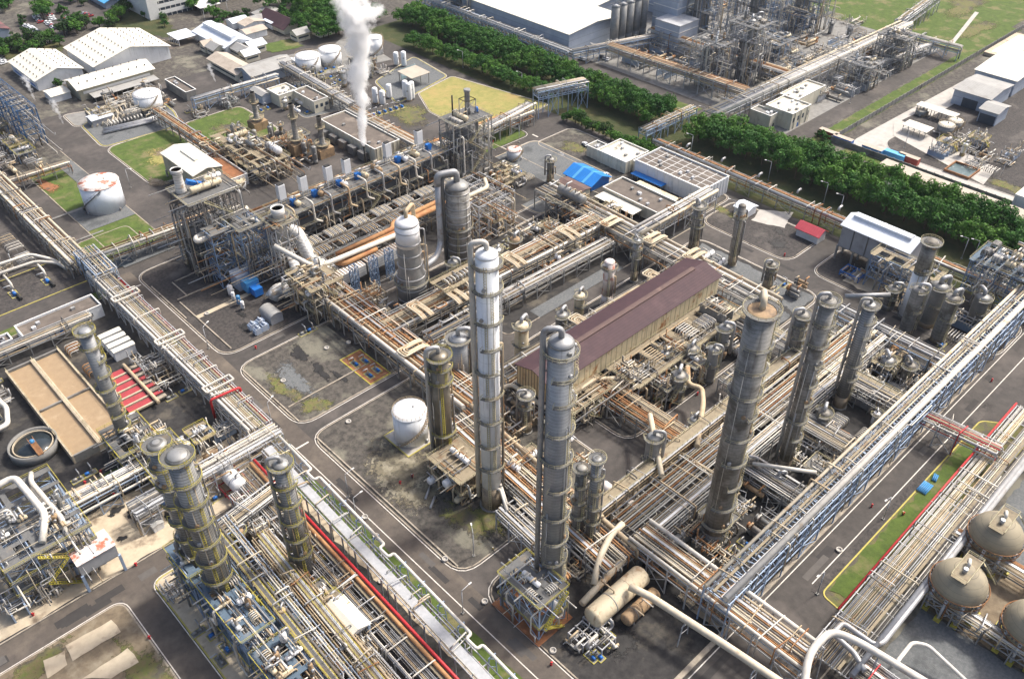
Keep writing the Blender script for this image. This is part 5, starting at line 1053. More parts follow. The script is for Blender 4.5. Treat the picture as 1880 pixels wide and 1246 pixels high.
rack('pale pipe rack turning away from the road corner', (82.5, 191), (36, 191), 8.5, 6.5, [3], 6, 'steel_pale', 'white', 11, (.12, .3), own=True, seed=4)
rack('two level grey rack through the yellow railed unit', (60, 206), (2, 206), 7.5, 6, [3], 6, 'steel_blue_pale', 'white', 9, (.15, .34), own=True, seed=5, big=[(1.9, .5, 'pipe_white', 0)])
rack('tan pipe rack from the upper lawn to the road crossing', (77.5, 470), (77.5, 326), 6.5, 8, [2.5], 7, 'steel_grey', 'tan', 12, (.15, .36), own=True, seed=6, big=[(3.6, .55, 'pipe_cream', .1), (-3.2, .4, 'pipe_cream', .1)])
rack('high grey pipe bridge over the road crossing', (80.8, 327), (80.4, 306), 10.5, 8, [3, 5.5], 5, 'steel_blue_pale', 'white', 8, (.2, .35), own=True, seed=7, truss=4)
rack('tan topped rack along the road towards the boiler structure', (82, 325.5), (141, 321.5), 7, 6, [2.8], 7, 'steel_grey', 'tan', 11, (.14, .32), own=True, seed=8, loops=.1, big=[(-2.3, .6, 'pipe_white', .1)]); rack('tan rack passing behind the furnace row', (112, 303.5 + 5), (300, 303), 7.5, 8, [3], 8, 'steel_grey', 'rust', 10, (.18, .42), own=True, seed=9, loops=.3, big=[(3.6, .5, 'pipe_rust', 0)])
rack('white pipe rack along the back of the furnaces', (133, 295.5), (262, 292.5), 14, 5, [3.5], 8, 'steel_grey', 'white', 7, (.2, .45), own=True, seed=10, loops=.12)
rack('double height grey rack leading to the tree lined road', (254, 299), (304, 305), 9, 6.5, [3], 7, 'steel_grey', 'white', 9, (.15, .32), own=True, seed=11, big=[(-2.3, .55, 'pipe_white', .1)])
rack('tall pipe bridge with flat top crossing the tree lined road', (308, 306), (336, 297.5), 14.5, 6, [3], 6, 'steel_blue_pale', 'white', 7, (.2, .4), own=True, seed=12, truss=4, drops=.8)
rack('grey rack with tan top over the narrow road by the trees', (323, 247), (362, 246.5), 8.5, 5, [2.5], 6, 'steel_blue_pale', 'tan', 6, (.2, .4), own=True, seed=13, truss=2.5); lm('pipe bridge by the trees', (330, 247))
# eastern rack along the trees
rack('long low rack with silver pipe and rust deck along the trees', (322.5, 238), (320, 40), 6, 6, [2.3], 7, 'steel_grey', 'white', 5, (.15, .3), own=True, seed=14, walk=(1.1, 1.4, 'rust', None), big=[(-2.2, .7, 'pipe_silver', .1)], kneeb=True, mats=['pipe_silver', 'rust', 'pipe_white'])
for i in range(8): pipe('silver pipe elbow standing on the tree side rack', [(325, 222 - i * 20, 7.2), (325.6, 222 - i * 20, 8.4), (327.6, 222 - i * 20, 8.4)], .5, 'pipe_silver', group='rack elbows', bend=.6)
# inner yard racks
rack('broad rusty and white yard rack before the white domed column', (136, 243), (134.5, 158), 9, 12.5, [3.2], 6.5, 'steel_grey', 'rust', 15, (.16, .4), own=True, seed=15, loops=.15, big=[(-5.4, .75, 'pipe_white', .1), (-3.2, .5, 'pipe_tan', .1)]); lm('broad yard rack', (135, 200))
rack('rusty pipe rack behind the white tall column', (126.5, 157), (121.5, 86), 8.5, 13, [3], 6.5, 'steel_grey', 'rust', 14, (.16, .4), own=True, seed=16, loops=.12, big=[(5.2, .7, 'pipe_tan', .1)])
rack('tan yard rack running past the white domed column', (137, 208.5), (246, 205.5), 9, 11, [3], 7, 'steel_grey', 'tan', 14, (.16, .4), own=True, seed=17, loops=.28, walk=(1.5, 2.2, 'grating_tan', None), big=[(-5.0, .5, 'pipe_white', .1)])
rack('white pipe rack at the foot of the silver ringed column', (146, 196), (238, 193.5), 7, 6, [2.6], 7, 'steel_grey', 'white', 8, (.16, .34), own=True, seed=18, loops=.15)
rack('broad tan and white rack crossing behind the maroon shed', (248, 240), (245.5, 122), 9, 12, [3], 7, 'steel_grey', 'tan', 14, (.16, .42), own=True, seed=19, loops=.34, big=[(5, .55, 'pipe_cream', .1)]); lm('rack behind the maroon shed', (247, 180))
rack('pale tan rack ending at the black roofed hall', (247, 187), (297, 187), 9.5, 6, [3], 7, 'steel_pale', 'tan', 9, (.2, .5), own=True, seed=20, big=[(-2.6, .7, 'pipe_cream', .1), (2.4, .6, 'pipe_white', .1)], truss=3)
rack('narrow tan rack along the maroon shed far side', (150, 163), (242, 160.5), 8, 7, [3], 7, 'steel_grey', 'tan', 10, (.15, .34), own=True, seed=21, loops=.35)

rack('broad rack of thin white and rust pipes past the great brown column', (131, 91), (258, 90), 9, 14, [3.2], 6.5, 'steel_grey', [('pipe_white', 6), ('pipe_silver', 4), ('pipe_tan', 3), ('pipe_rust', 3), ('pipe_cream', 3)], 20, (.12, .3), own=True, seed=23, loops=.1, drops=.2); lm('broad white and rust rack', (190, 90))
rack('tan topped valve walkway rack beside the great brown column', (128, 101.5), (240, 101), 10, 4.2, [3], 7, 'steel_tan', 'tan', 5, (.14, .3), own=True, seed=24, walk=(0, 3, 'grating_tan', 'dull_yellow_rail'))
rack('rusty pipe rack crossing to the brown column', (170, 136), (170, 100), 8, 8.5, [3], 6, 'steel_grey', 'rust', 12, (.14, .36), own=True, seed=25, loops=.1); rack('white pipe rack linking the brown column and truss rack', (176, 97), (176, 64), 7.5, 7.5, [2.8], 6, 'steel_grey', 'white', 10, (.14, .34), own=True, seed=26)
rack('grey rack beside the narrow grey column', (232, 136), (232, 63), 8, 9, [3], 7, 'steel_grey', 'white', 12, (.14, .4), own=True, seed=27, loops=.15, walk=(2.6, 1.5, 'grating_tan', 'dull_yellow_rail')); rack('blue grey rack behind the upright vessels', (262, 112), (262, 62), 8, 8, [3], 7, 'steel_blue_pale', 'white', 11, (.16, .4), own=True, seed=28)
rack('white pipe rack under the leaning-pipe column', (204, 112), (204, 63), 7.5, 8, [3], 6, 'steel_grey', 'white', 12, (.12, .36), own=True, seed=29)
rack('blue trussed rack carrying the long white pipe along the road', (127, 60.5), (312, 60.5), 14, 7.5, [4, 8], 9, 'steel_blue_pale', 'white', 7, (.16, .34), own=True, seed=30, truss=4.2, big=[(-2.6, .85, 'pipe_white', .7), (3.2, .5, 'pipe_cream', .2)], trays=2, kneeb=True); lm('blue trussed rack', (215, 60))
rack('tan and white pipe rack at the corner below the tan drum', (131.5, 88), (131.5, 36), 10, 9.5, [3.4], 6.5, 'steel_pale', 'rust', 14, (.18, .4), own=True, seed=31, big=[(4.2, .6, 'pipe_white', .1), (-4.2, .45, 'pipe_white', .1)]); lm('corner rack', (131, 60))
rack('short white pipe bridge over the side road', (113, 121), (111.5, 99), 8, 7.5, [2.5], 5, 'steel_pale', 'white', 11, (.2, .36), own=True, seed=32, kneeb=True)
for i, (yy, x0) in enumerate(((119.6, 111), (121.2, 112.4))): pipe('white pipe folding from the column to the pipe bridge', [(x0, yy - 1, 8.8), (x0 + 4, yy + 6, 8.8), (x0 + 2, yy + 9, 8.8), (x0 + 6, yy + 12, 6)], .45, 'pipe_white', group='folded pipes', bend=.9)
rack('pipe bridge with red girders over the east road', (232, 58), (234, 35), 8.5, 5.5, [2.4], 6, 'steel_pale', 'white', 7, (.16, .34), own=True, seed=34, mats=['pipe_white', 'pipe_cream', 'pipe_red', 'pipe_silver'])
# pipe field beside the spheres
rack('broad low pipe field with many white pipes beside the gas spheres', (137, 33.5), (262, 34.6), 4.5, 11, [], 8, 'steel_pale', [('pipe_white', 8), ('pipe_silver', 4), ('pipe_cream', 4), ('pipe_tan', 2), ('pipe_dark', 3)], 24, (.12, .27), own=True, seed=35, kneeb=False, trays=1, drops=.05, endbend=False, big=[(-6, .75, 'pipe_silver', 1.6)]); lm('pipe field', (200, 31))
pipe('red pipe along the edge of the pipe field', [(152, 39.6, 5.2), (262, 40.6, 5.2)], .3, 'pipe_red', own=True)
rack('rack crossing between the two nearest gas spheres', (196.5, 30), (196.5, -20), 6, 4.5, [2.2], 7, 'steel_grey', 'tan', 8, (.14, .3), own=True, seed=36, walk=(1.2, 1.2, 'rust', None)); rack('rack passing the gravel side of the nearest gas sphere', (173.5, 26), (173.5, -25), 6, 4, [2.2], 7, 'steel_grey', 'tan', 7, (.14, .3), own=True, seed=37)
rack('white pipe rack at the lower picture edge', (141, 27), (141, -15), 5, 9, [2], 6, 'steel_pale', 'white', 13, (.12, .34), own=True, seed=38, mats=['pipe_white', 'pipe_silver', 'pipe_red', 'pipe_cream', 'pipe_dark'])
pipe('fat white pipe crossing above the corner of the pipe field', [(112, 27, 8), (130, 36.5, 13.5), (139, 36, 13.5), (141, 30, 13.5), (147.5, 0, 9)], .95, 'pipe_white', own=True, bend=4, sup=9, supm='steel_pale'); pipe('white pipe with a square loop over the pipe field', [(262, 27.5, 6.8), (150, 26.8, 6.8), (148, 28, 6.8), (148, 36.5, 6.8), (143.5, 36.5, 6.8), (142.5, 30, 6.8), (140, 26, 6.8)], .7, 'pipe_silver', own=True, bend=1.4)
pipe('fat white pipe on trestle legs at the lower edge', [(116.5, 79, 8.8), (118, 74, 8.8), (120.5, 52, 8.8), (123.5, 20, 8.8)], 1.0, 'pipe_cream', own=True, bend=3, sup=13, supm='steel_pale')
pipe('white pipe loop by the pump skid in the lower corner', [(158, 5, 2), (158, 19, 6), (156, 22, 6), (148, 22, 6), (148, 6, 3)], .5, 'pipe_white', own=True)
# top right plant racks
rack('long white pipe rack through the far plant', (357, 232), (548, 228), 11, 9, [3.5], 9, 'steel_pale', 'white', 11, (.2, .5), own=True, seed=40, big=[(-3.2, .8, 'pipe_white', .1)]); rack('white rack turning to the far flare', (548, 232), (612, 240), 11, 6, [3.5], 8, 'steel_pale', 'white', 8, (.25, .5), own=True, seed=41, truss=4)
rack('far tan rack crossing the far plant', (392, 330), (396, 238), 10, 6, [3], 9, 'steel_pale', 'tan', 8, (.2, .5), own=True, seed=42); rack('second far tan rack crossing the far plant', (430, 330), (432, 236), 10, 7, [3], 9, 'steel_pale', 'tan', 8, (.2, .5), own=True, seed=43); rack('grey rack along the far warehouse', (372, 480), (372, 342), 8, 6, [3], 9, 'steel_blue_pale', 'white', 6, (.2, .5), own=True, seed=44, truss=3)
rack('grey rack from the silos past the blue towers', (372, 342), (440, 322), 8, 6, [3], 9, 'steel_blue_pale', 'white', 6, (.2, .5), own=True, seed=45); rack('far rack to the blue corner', (540, 236), (542, 190), 8, 5, [3], 8, 'steel_blue_pale', 'white', 6, (.2, .4), own=True, seed=46); rack('far rack beside the bare flange yard', (452, 218), (545, 206), 6, 4, [2], 8, 'steel_pale', 'white', 6, (.2, .4), own=True, seed=47)
rack('pale rack among the far grey sheds', (412, 60), (470, 88), 6, 4, [2], 8, 'steel_blue_pale', 'white', 6, (.2, .4), own=True, seed=48)
# top left racks
rack('tan rack crossing the lawns to the white pump house tank', (163.5, 437), (163.5, 372), 7, 5, [2.5], 7, 'steel_grey', 'rust', 8, (.16, .36), own=True, seed=49, loops=.2); 
rack('grey rack from the switch house up to the white tanks', (240, 372), (244, 452), 7, 6, [2.5], 8, 'steel_grey', 'white', 8, (.2, .45), own=True, seed=51); rack('blue grey rack beside the grey roofed shed', (183, 434), (232, 432), 7, 4, [2], 7, 'steel_blue_pale', 'white', 5, (.2, .45), own=True, seed=52); rack('tan rack through the vent yard to the round tank', (236, 368), (236, 300), 7, 7, [2.5], 8, 'steel_grey', 'tan', 10, (.2, .4), own=True, seed=53)
rack('tan rack before the clarifier basins', (0, 293), (66, 292), 5.5, 5, [2], 7, 'steel_grey', 'tan', 6, (.16, .34), own=True, seed=54); rack('rusty rack crossing by the blue frame', (58, 414), (108, 412), 6, 4, [2], 7, 'steel_grey', 'rust', 6, (.2, .4), own=True, seed=56)
# ------------------------------------------------------------------ drums, exchangers, skids and pipework filling the units
drum('big cream tan drum with rust stains lying on the dark yard', 114.6, 81.0, .8, 21, 2.9, 'x', 'vessel_cream', own=True, bands=2, nozzles=1); lm('big cream drum', (114.6, 81)); drum('rusty brown drum beside the big cream drum', 117.5, 75.5, .6, 13, 1.8, 'x', 'vessel_tan', own=True, bands=4)
pipe('straight cream pipe lying along the big cream drum', [(106, 85.6, 5), (124, 87, 6)], .95, 'pipe_cream', own=True); pipe('fat cream pipe forking above the big cream drum', [(112, 87, 6), (117, 90, 9), (125, 93, 9.5), (130, 93, 10)], .9, 'pipe_cream', own=True, bend=3)
drum('white ribbed drum in a red frame by the ribbed column', 63.5, 186.5, 1.2, 11.5, 2.3, 'y', 'vessel_white', own=True, bands=4); lm('white ribbed drum', (63.5, 186.5)); frame('red legged frame around the white ribbed drum', 59.6, 180.5, 67.4, 192.5, [2.2], steel='red_steel', decked=[], pipes=2, railm=None, stairs=False, brace=False, own=True, nx=1, ny=3)
drum('long rust stained white drum beside the slim columns', 141, 103.5, 1.6, 13, 1.6, 'y', 'tank_roof_rust', own=True); drum('long white drum on the pale gravel by the vent stack', 262.5, 163, 1.2, 9, 1.2, 'x', 'vessel_white', own=True); drum('second white drum on the pale gravel by the vent stack', 262, 156.5, 1.2, 8, 1.0, 'x', 'vessel_white', own=True)
for i, (yy) in enumerate((108.5, 112, 115.5)): drum('long white drum lying under the column cluster', 222, yy + 6, 1, 16, 1.4, 'y', 'vessel_white', seed=i)
drum('silver drum on a railed deck behind the blue roofed shed', 247, 223, 9.2, 15, 2.1, 'y', 'vessel_grey', own=True, nozzles=4, bands=3); frame('railed deck carrying the silver drum', 241, 214, 253, 232, [4.5, 9], nx=2, ny=3, decked=[1], pipes=8, own=True, stairs=False)
frame('railed steel deck structure with stair beside the silver banded column', 93, 88, 102.3, 102, [5, 13.5], steel='steel_blue_pale', nx=2, ny=2, decked=[0, 1], railm='yellow_rail', deck='grating', own=True, pipes=5, pal='white', equip=3, seed=6); drum('white drum on the railed deck beside the road corner', 97, 95, 13.7, 6, .7, 'y', 'vessel_white', own=True); drum('white drum low inside the railed deck', 99.5, 90.5, 6, 5, 1.1, 'y', 'vessel_white', own=True)
patch('rusty_slab', rect(91.5, 86.5, 104, 104), 'red_soil', .26)
drum('cream drum on a yellow edged pad near the road corner', 101.5, 107.0 - 1, 1.5, 9, 1.1, 'x', 'vessel_cream', own=True); drum('cream drum under the silver banded column', 106, 103, 1.5, 6, 1.2, 'y', 'vessel_cream', own=True)
frame('tan decked platform with white drums below the bronze column', 107.8, 134.5, 119, 148.5, [4.6, 9.5], steel='steel_tan', nx=2, ny=2, decked=[0, 1], railm='dull_yellow_rail', deck='grating_tan', own=True, fill=1, pipes=6, seed=8, stairs=False); drum('white drum on the tan platform lower deck', 108.5, 139.5, 4.8, 6, 1.3, 'x', 'vessel_white', own=True); drum('white drum end beside the tan platform', 107.5, 146, 1.6, 5.5, 1.2, 'x', 'vessel_white', own=True); drum('tan drum under the tan platform', 109, 136, .4, 5, .9, 'x', 'vessel_cream', own=True); drum('white pipe shaped drum on the tan platform top', 114, 142, 9.7, 8, .8, 'y', 'vessel_white', own=True)
for i, (dx, dy) in enumerate(((0, 0), (1.8, 1.4))): pipe('spare silver pipe lying on the weedy yard', [(106 - dx, 146.5 - dy * 3, .5), (101.5 - dx * .6, 143.5 - dy * 2.6 , .5)], .38, 'pipe_silver', group='spare pipes')
frame('tan braced pipe structure by the inner road', 126, 236, 139, 252, [5, 10, 14.5], steel='steel_tan', nx=2, ny=3, decked=[0, 1, 2], railm='dull_yellow_rail', deck='grating_tan', own=True, pipes=16, seed=10, stairs=True, equip=4); drum('white drum in the tan braced structure', 129, 239.5, 10.3, 7, 1.3, 'x', 'vessel_white', own=True)
frame('tan railed deck with valve loops beside the white domed column', 163, 206, 181, 214, [6, 12], steel='steel_tan', nx=3, ny=1, decked=[1], railm='dull_yellow_rail', deck='grating_tan', own=True, pipes=8, seed=11, stairs=False); loops('row of white valve loops beside the white domed column', 166, 208, 12.1, 9, 1.6, 3, 1.7, 'x', ('pipe_white', 'pipe_silver'), .3)
vessel('dark vessel between the two fat columns', 178, 220, 12, 2, 'vessel_grey', own=True)
frame('crowded tan deck south of the maroon shed', 176, 126, 230, 139, [4, 9.5], steel='steel_grey', nx=8, ny=2, decked=[1], railm='dull_yellow_rail', deck='grating_tan', own=True, pipes=26, seed=13, stairs=False, pal='tan'); lm('crowded tan deck', (203, 132))
frame('grey pipe frame at the maroon shed near end', 153, 133, 172, 140.6, [4, 8.2], steel='steel_grey', nx=3, ny=1, decked=[1], railm='dull_yellow_rail', deck='grating_tan', own=True, pipes=10, seed=14, stairs=True)
pipe('fat tan pipe wrapping around the maroon shed end', [(140, 158, 8), (149.5, 157.5, 7), (149.5, 140.3, 7), (160, 139.6, 7), (170, 139, 8.5), (176, 134, 8.5)], .75, 'pipe_cream', own=True, bend=2.5)
pipe('fat tan pipe snaking from the vessels past the brown column', [(196, 122, 9), (190, 117, 8), (192, 113, 8), (186, 108, 8.6), (168, 97, 10)], .85, 'pipe_tan', own=True, bend=2.5); pipe('cream pipe crossing high to the great brown column', [(168, 115, 10.5), (150, 96, 11.5)], .8, 'pipe_cream', own=True); pipe('white pipe crossing to the blue trussed rack', [(175, 82, 9), (182, 66, 12.5)], .6, 'pipe_white', own=True)
pipe('bent tan pipe south of the rack before the maroon shed', [(170, 203, 9.4), (170, 190, 9.4), (165, 187, 7), (158, 172, 6.8)], .8, 'pipe_tan', own=True, bend=3); pipe('rust pipe running under the silver ringed column', [(184, 219, 4), (190, 219, 4), (194, 224, 4), (194, 240, 5)], .8, 'pipe_rust', own=True, bend=2); pipe('great grey downpipe linking the two fat columns', [(180.5, 229.5, 39), (180.5, 229.5, 14), (175.5, 226, 12), (166, 223, 12)], 1.15, 'pipe_silver', own=True, bend=4)
MB().tube(fillet([(187.5 - 180.5, 226.8 - 229.5, .2), (7, -2.7, 4.4), (0, 0, 4.4), (0, 0, 0)], 3, 6), 1.25, 14).build('gooseneck', 'pipe_silver', THINGS[-1][0])
for i, (a, b) in enumerate((((150, 206), (146, 206)), ((165, 204), (161, 204)), ((225, 205), (221, 205)), ((243, 198), (243, 194)), ((246, 178), (246, 174)), ((248, 160), (248, 156)), ((226, 161), (222, 161)), ((186, 161), (182, 161)), ((134, 190), (134, 186)), ((196, 206), (192, 206)))):
    t = thing('expansion_loop', 'nested flat cream pipe loop above the rack', 'pipe loop', (a[0], a[1], 11.5), 'expansion loops', 0 if a[0] != b[0] else PI / 2)
    for k in range(4):
        w = 4.6 - k * 1.0; MB().tube(fillet([(w / 2 + .2, -6, -.8), (w / 2, -3.4, 0), (w / 2, 4.2 - k * .9, 0), (-w / 2, 4.2 - k * .9, 0), (-w / 2, -3.4, 0), (-w / 2 - .2, -6, -.8)], 1.0, 3), .3, 8).build('pipe_loop', ('pipe_cream', 'pipe_tan')[k % 2], t)
    for k in (-1, 1): MB().box(k * 1.2 - .12, -1, -2.2, k * 1.2 + .12, -.8, -.3).build('post', 'steel_grey', t)
# generic infill: (x0,y0,x1,y1,density,palette,rail,steel)
CLUT = random.Random(5)
EXC = [(150, 140, 239.5, 157.5), (112, 78.5, 120, 85)]
def infill(x0, y0, x1, y1, cell, pal, railm, steel, kinds, place, maxh=8, skip=.08, hot=False):
    nx = max(1, round((x1 - x0) / cell)); ny = max(1, round((y1 - y0) / cell))
    for i in range(nx):
        for j in range(ny):
            if CLUT.random() < skip: continue
            w, d = (x1 - x0) / nx, (y1 - y0) / ny; a, b = x0 + i * w, y0 + j * d; c = CLUT.random() * sum(k for _, k in kinds); kind = None
            if any(q[0] < a + w / 2 < q[2] and q[1] < b + d / 2 < q[3] for q in EXC): continue
            for nm, k in kinds:
                c -= k
                if c <= 0: kind = nm; break
            s = CLUT.randrange(999); cx, cy = a + w / 2, b + d / 2; ax = CLUT.choice('xy')
            if kind == 'bed':
                z = CLUT.choice((.5, .6, 2.6, 3.4)); pipebed(f'{ {"tan": "tan and white", "white": "white", "rust": "rusty", "grey": "grey"}[pal]} pipes on sleepers {place}', a, b, a + w * .96, b + d * .96, CLUT.randint(6, 9), z, pal, ax, s, sleep='concrete_grey' if z < 1 else steel)
            elif kind == 'frame':
                h = CLUT.uniform(3.5, maxh); lv = [h] if h < 5.5 else [h * .5, h]
                frame(f'small railed pipe frame {place}', a + w * .08, b + d * .08, a + w * .9, b + d * .9, lv, steel=steel, nx=1 if w < 8 else 2, ny=1 if d < 8 else 2, decked=[len(lv) - 1] if CLUT.random() < .7 else [], railm=railm, deck=CLUT.choice(('grating', 'grating_tan')), pipes=CLUT.randint(5, 8), pal=pal, seed=s, stairs=CLUT.random() < .35, brace=CLUT.random() < .5)
                if CLUT.random() < .6: drum(f'drum resting on a small pipe frame {place}', cx, cy, h + .15, min(w, d) * .6, CLUT.uniform(.6, 1.0), ax, CLUT.choice(('vessel_grey', 'vessel_cream', 'vessel_white')), seed=s)
                else: pipebed(f'{ {"tan": "tan", "white": "white", "rust": "rusty", "grey": "grey"}[pal]} pipe cluster on a small frame {place}', a + w * .15, b + d * .15, a + w * .8, b + d * .8, 6, .3, pal, ax, s, up=.6, rr=(.1, .22), sleep=steel); THINGS[-1][0].location.z = h + .1
            elif kind == 'exch':
                L = min(w, d) * CLUT.uniform(.7, .95); st = CLUT.choice((1, 2))
                for k in range(2): exchanger(f'{CLUT.choice(("tan", "brown", "grey"))} flanged heat exchanger {place}', cx + (0 if ax == 'x' else (k - .5) * w * .5), cy + (0 if ax == 'y' else (k - .5) * d * .5), CLUT.choice((.3, 2.5)), L, CLUT.uniform(.6, .9), ax, CLUT.choice(('vessel_tan', 'vessel_grey', 'pipe_tan', 'pipe_dark')), st, seed=s + k)
            elif kind == 'pump':
                for k in range(2): pump(f'{"blue" if k or hot else "grey"} motored pump on a yellow kerbed plinth {place}', cx + (k - .5) * w * .5, cy + CLUT.uniform(-.2, .2) * d, PI / 2 if ax == 'x' else 0, 'blue_paint' if k or hot else 'vessel_grey', s=.9)
            elif kind == 'ves': vessel(f'small {CLUT.choice(("grey", "tan", "white"))} upright vessel {place}', cx, cy, CLUT.uniform(5, maxh + 2), CLUT.uniform(.8, 1.5), CLUT.choice(('vessel_grey', 'vessel_tan', 'vessel_white')), railm=railm, seed=s)
            elif kind == 'drum': drum(f'{ {0: "white", 1: "grey", 2: "cream"}[s % 3]} drum on saddles {place}', cx, cy, CLUT.choice((.4, 2.2)), min(w, d) * .85, CLUT.uniform(.8, 1.3), ax, ('vessel_white', 'vessel_grey', 'vessel_cream')[s % 3], seed=s)
            elif kind == 'loop': loops(f'row of upturned pipe loops {place}', a + 1, b + 1, CLUT.uniform(.3, 2), 7, min(w, d) / 9, min(w, d) * .6, CLUT.uniform(1.2, 2.6), ax, [pick(pal, CLUT), pick(pal, CLUT)], .17)
M1 = [('bed', 5), ('frame', 3), ('exch', 2), ('pump', 1), ('ves', 1.4), ('drum', 1), ('loop', 1.5)]
M2 = [('bed', 6), ('frame', 2.5), ('exch', 2), ('pump', 1.5), ('loop', 1.2), ('ves', .8)]
G1 = 'dull_yellow_rail'
infill(142, 184, 170, 192, 7.5, 'tan', G1, 'steel_grey', M1, 'below the tan yard rack')
infill(141, 197, 246, 201, 6, 'rust', G1, 'steel_grey', M2, 'under the tan yard rack')
infill(142, 212, 152, 233, 8, 'rust', G1, 'steel_tan', M1, 'behind the broad yard rack')
infill(195, 212, 240, 232, 8, 'tan', G1, 'steel_grey', M1, 'beside the silver ringed column', 10)
infill(205, 234, 228, 258, 8, 'tan', G1, 'steel_grey', M2, 'inside the open grey frame')
infill(142, 168, 160, 183, 8, 'rust', G1, 'steel_grey', M1, 'behind the white tall column')
infill(120, 117, 150, 158, 7.5, 'rust', G1, 'steel_tan', M1, 'beside the white tall column')
infill(150, 160, 160, 172, 7, 'tan', G1, 'steel_grey', M1, 'near the cream vessel')
infill(128, 58, 150, 87, 7.5, 'tan', G1, 'steel_grey', M1, 'under the great brown column', 7)
infill(104, 93, 127, 107, 7.5, 'tan', G1, 'steel_grey', M1, 'around the slim columns', 7)
infill(128, 99, 165, 108, 7.5, 'tan', G1, 'steel_grey', M1, 'by the valve walkway rack')
infill(150, 64, 236, 83, 8, 'white', G1, 'steel_grey', M2, 'inside the blue trussed rack', 7, .12)
infill(178, 98, 260, 108, 7.5, 'white', G1, 'steel_grey', M1, 'north of the broad thin pipe rack', 8)
infill(175, 119, 240, 127, 7.5, 'tan', G1, 'steel_grey', M1, 'below the crowded tan deck', 9)
infill(176, 127, 230, 138, 9, 'tan', G1, 'steel_grey', [('bed', 3), ('loop', 3), ('exch', 2), ('ves', 1)], 'on the crowded tan deck', 5, .0); 
for o, p, w in THINGS:
    if 'on the crowded tan deck' in o['label']: o.location.z += 9.6 if o.location.z < 3 else 0
infill(238, 62, 262, 90, 8, 'white', G1, 'steel_blue_pale', M1, 'west of the upright vessels', 9)
infill(264, 58, 310, 78, 8.5, 'white', G1, 'steel_blue', M1, 'around the blue framed units', 11)
infill(288, 84, 312, 95, 8, 'white', G1, 'steel_blue', M1, 'behind the white and grey column', 12)
infill(168, 342, 206, 384, 9, 'rust', G1, 'steel_grey', M1, 'around the heater stacks', 6, .2)
infill(232, 292, 252, 322, 9, 'tan', G1, 'steel_grey', M2, 'north of the reactor structure', 5, .3)
infill(225, 258, 262, 273, 8, 'tan', G1, 'steel_grey', M1, 'east of the gallery', 9)
infill(238, 200, 262, 214, 7, 'tan', G1, 'steel_grey', M1, 'by the deck with the silver drum', 8)
infill(254, 122, 274, 150, 8, 'white', G1, 'steel_tan', [('bed', 3), ('pump', 1), ('exch', 1)], 'on the pale east slab', 4, .55)
infill(118, 232, 124, 236, 6, 'grey', G1, 'steel_grey', [('pump', 1)], 'beside the inner road', 4, 0)
infill(121, 196, 128, 212, 8, 'white', G1, 'steel_grey', [('pump', 2), ('exch', 1)], 'on the yellow kerbed slab', 4, 0, True); pad('concrete_slab', rect(120.5, 195.8, 128.5, 213), 'red_soil', 0, kerb='yellow_rail', line=0, z=.22)
# pump skids in the lower corner and by the drums
for i, (xx, yy) in enumerate(((98.5, 78), (104.5, 78.5), (101, 74))): frame('small pipe skid with blue pumps near the big cream drum', xx, yy, xx + 5, yy + 5, [3.2], steel='steel_pale', decked=[], railm=None, pipes=6, pal='white', stairs=False, brace=False, nx=1, ny=1, seed=i, group='pump skids')
for i, (xx, yy) in enumerate(((99, 75.6), (100.5, 74.6), (105, 75.8), (107, 77))): pump('blue pump on a yellow edged slab near the big cream drum', xx, yy, PI / 2, 'blue_paint', s=.8, kerb='yellow_rail')
# yellow railed unit in the lower west
Y1 = 'yellow_rail'
frame('big yellow railed unit with silver trunk pipes', 3, 186, 24, 214, [6, 11, 16], steel='steel_blue_pale', nx=3, ny=4, decked=[0, 1, 2], railm=Y1, deck='grating', pipes=14, pal='white', own=True, seed=51, stairs=True, equip=14, inner=16); lm('yellow railed unit', (13, 200))
pipe('fat silver trunk pipe over the yellow railed unit', [(-6, 212, 15), (6, 214, 18), (16, 213, 19.5), (17, 194, 19.5), (13, 188, 17)], .95, 'pipe_white', own=True, bend=2.5); pipe('second silver trunk pipe over the yellow railed unit', [(20, 214, 17), (18.6, 209, 18.6), (19.6, 190, 18.6), (18, 187, 14)], .7, 'pipe_white', own=True, bend=2)
t = gable('pale grey box house with rust stained roof on the yellow railed unit', 17, 180.5, 27, 187.5, 10.5, 10.9, 'x', 'steel_pale', 'tank_roof_rust', .2, 6.5, own=True, legs=(1, 1), legm='steel_blue_pale'); frame('yellow railed frame beside the two level grey rack', 46, 197, 58, 212, [4.5, 8.5], steel='steel_grey', nx=2, ny=2, decked=[0, 1], railm=Y1, pipes=8, pal='grey', own=True, seed=52, equip=3)
gable('low grey green roofed cabin on the concrete yard', 37.5, 190.5, 43, 198.5, 3.2, 3.7, 'y', 'wall_grey', 'roof_grey', .3, own=True, legs=None); gable('small grey cabin on the concrete yard', 38.5, 186.5, 41.5, 189.2, 2.4, 2.7, 'y', 'wall_white', 'roof_grey', .2, own=True)
infill(-10, 184, 20, 205, 7.5, 'white', Y1, 'steel_blue_pale', M1, 'in the yellow railed unit', 8, .1, True)
infill(22, 207, 44, 226, 8, 'white', Y1, 'steel_blue_pale', M1, 'above the two level rack', 7, .1)
infill(62, 196, 76, 213, 7, 'white', Y1, 'steel_blue_pale', M1, 'beside the white ribbed drum', 6, .1)
infill(44, 184, 60, 196, 7, 'white', Y1, 'steel_blue_pale', [('pump', 2), ('ves', 1), ('frame', 1)], 'by the white ribbed drum', 7, .3, True)
frame('blue railed block beside the thin twin column', 35, 152, 44, 164, [7, 13, 17], steel='steel_blue_pale', nx=2, ny=2, decked=[0, 1, 2], railm=Y1, deck='grating_blue', pipes=5, pal='white', own=True, seed=53, stairs=False, equip=4)
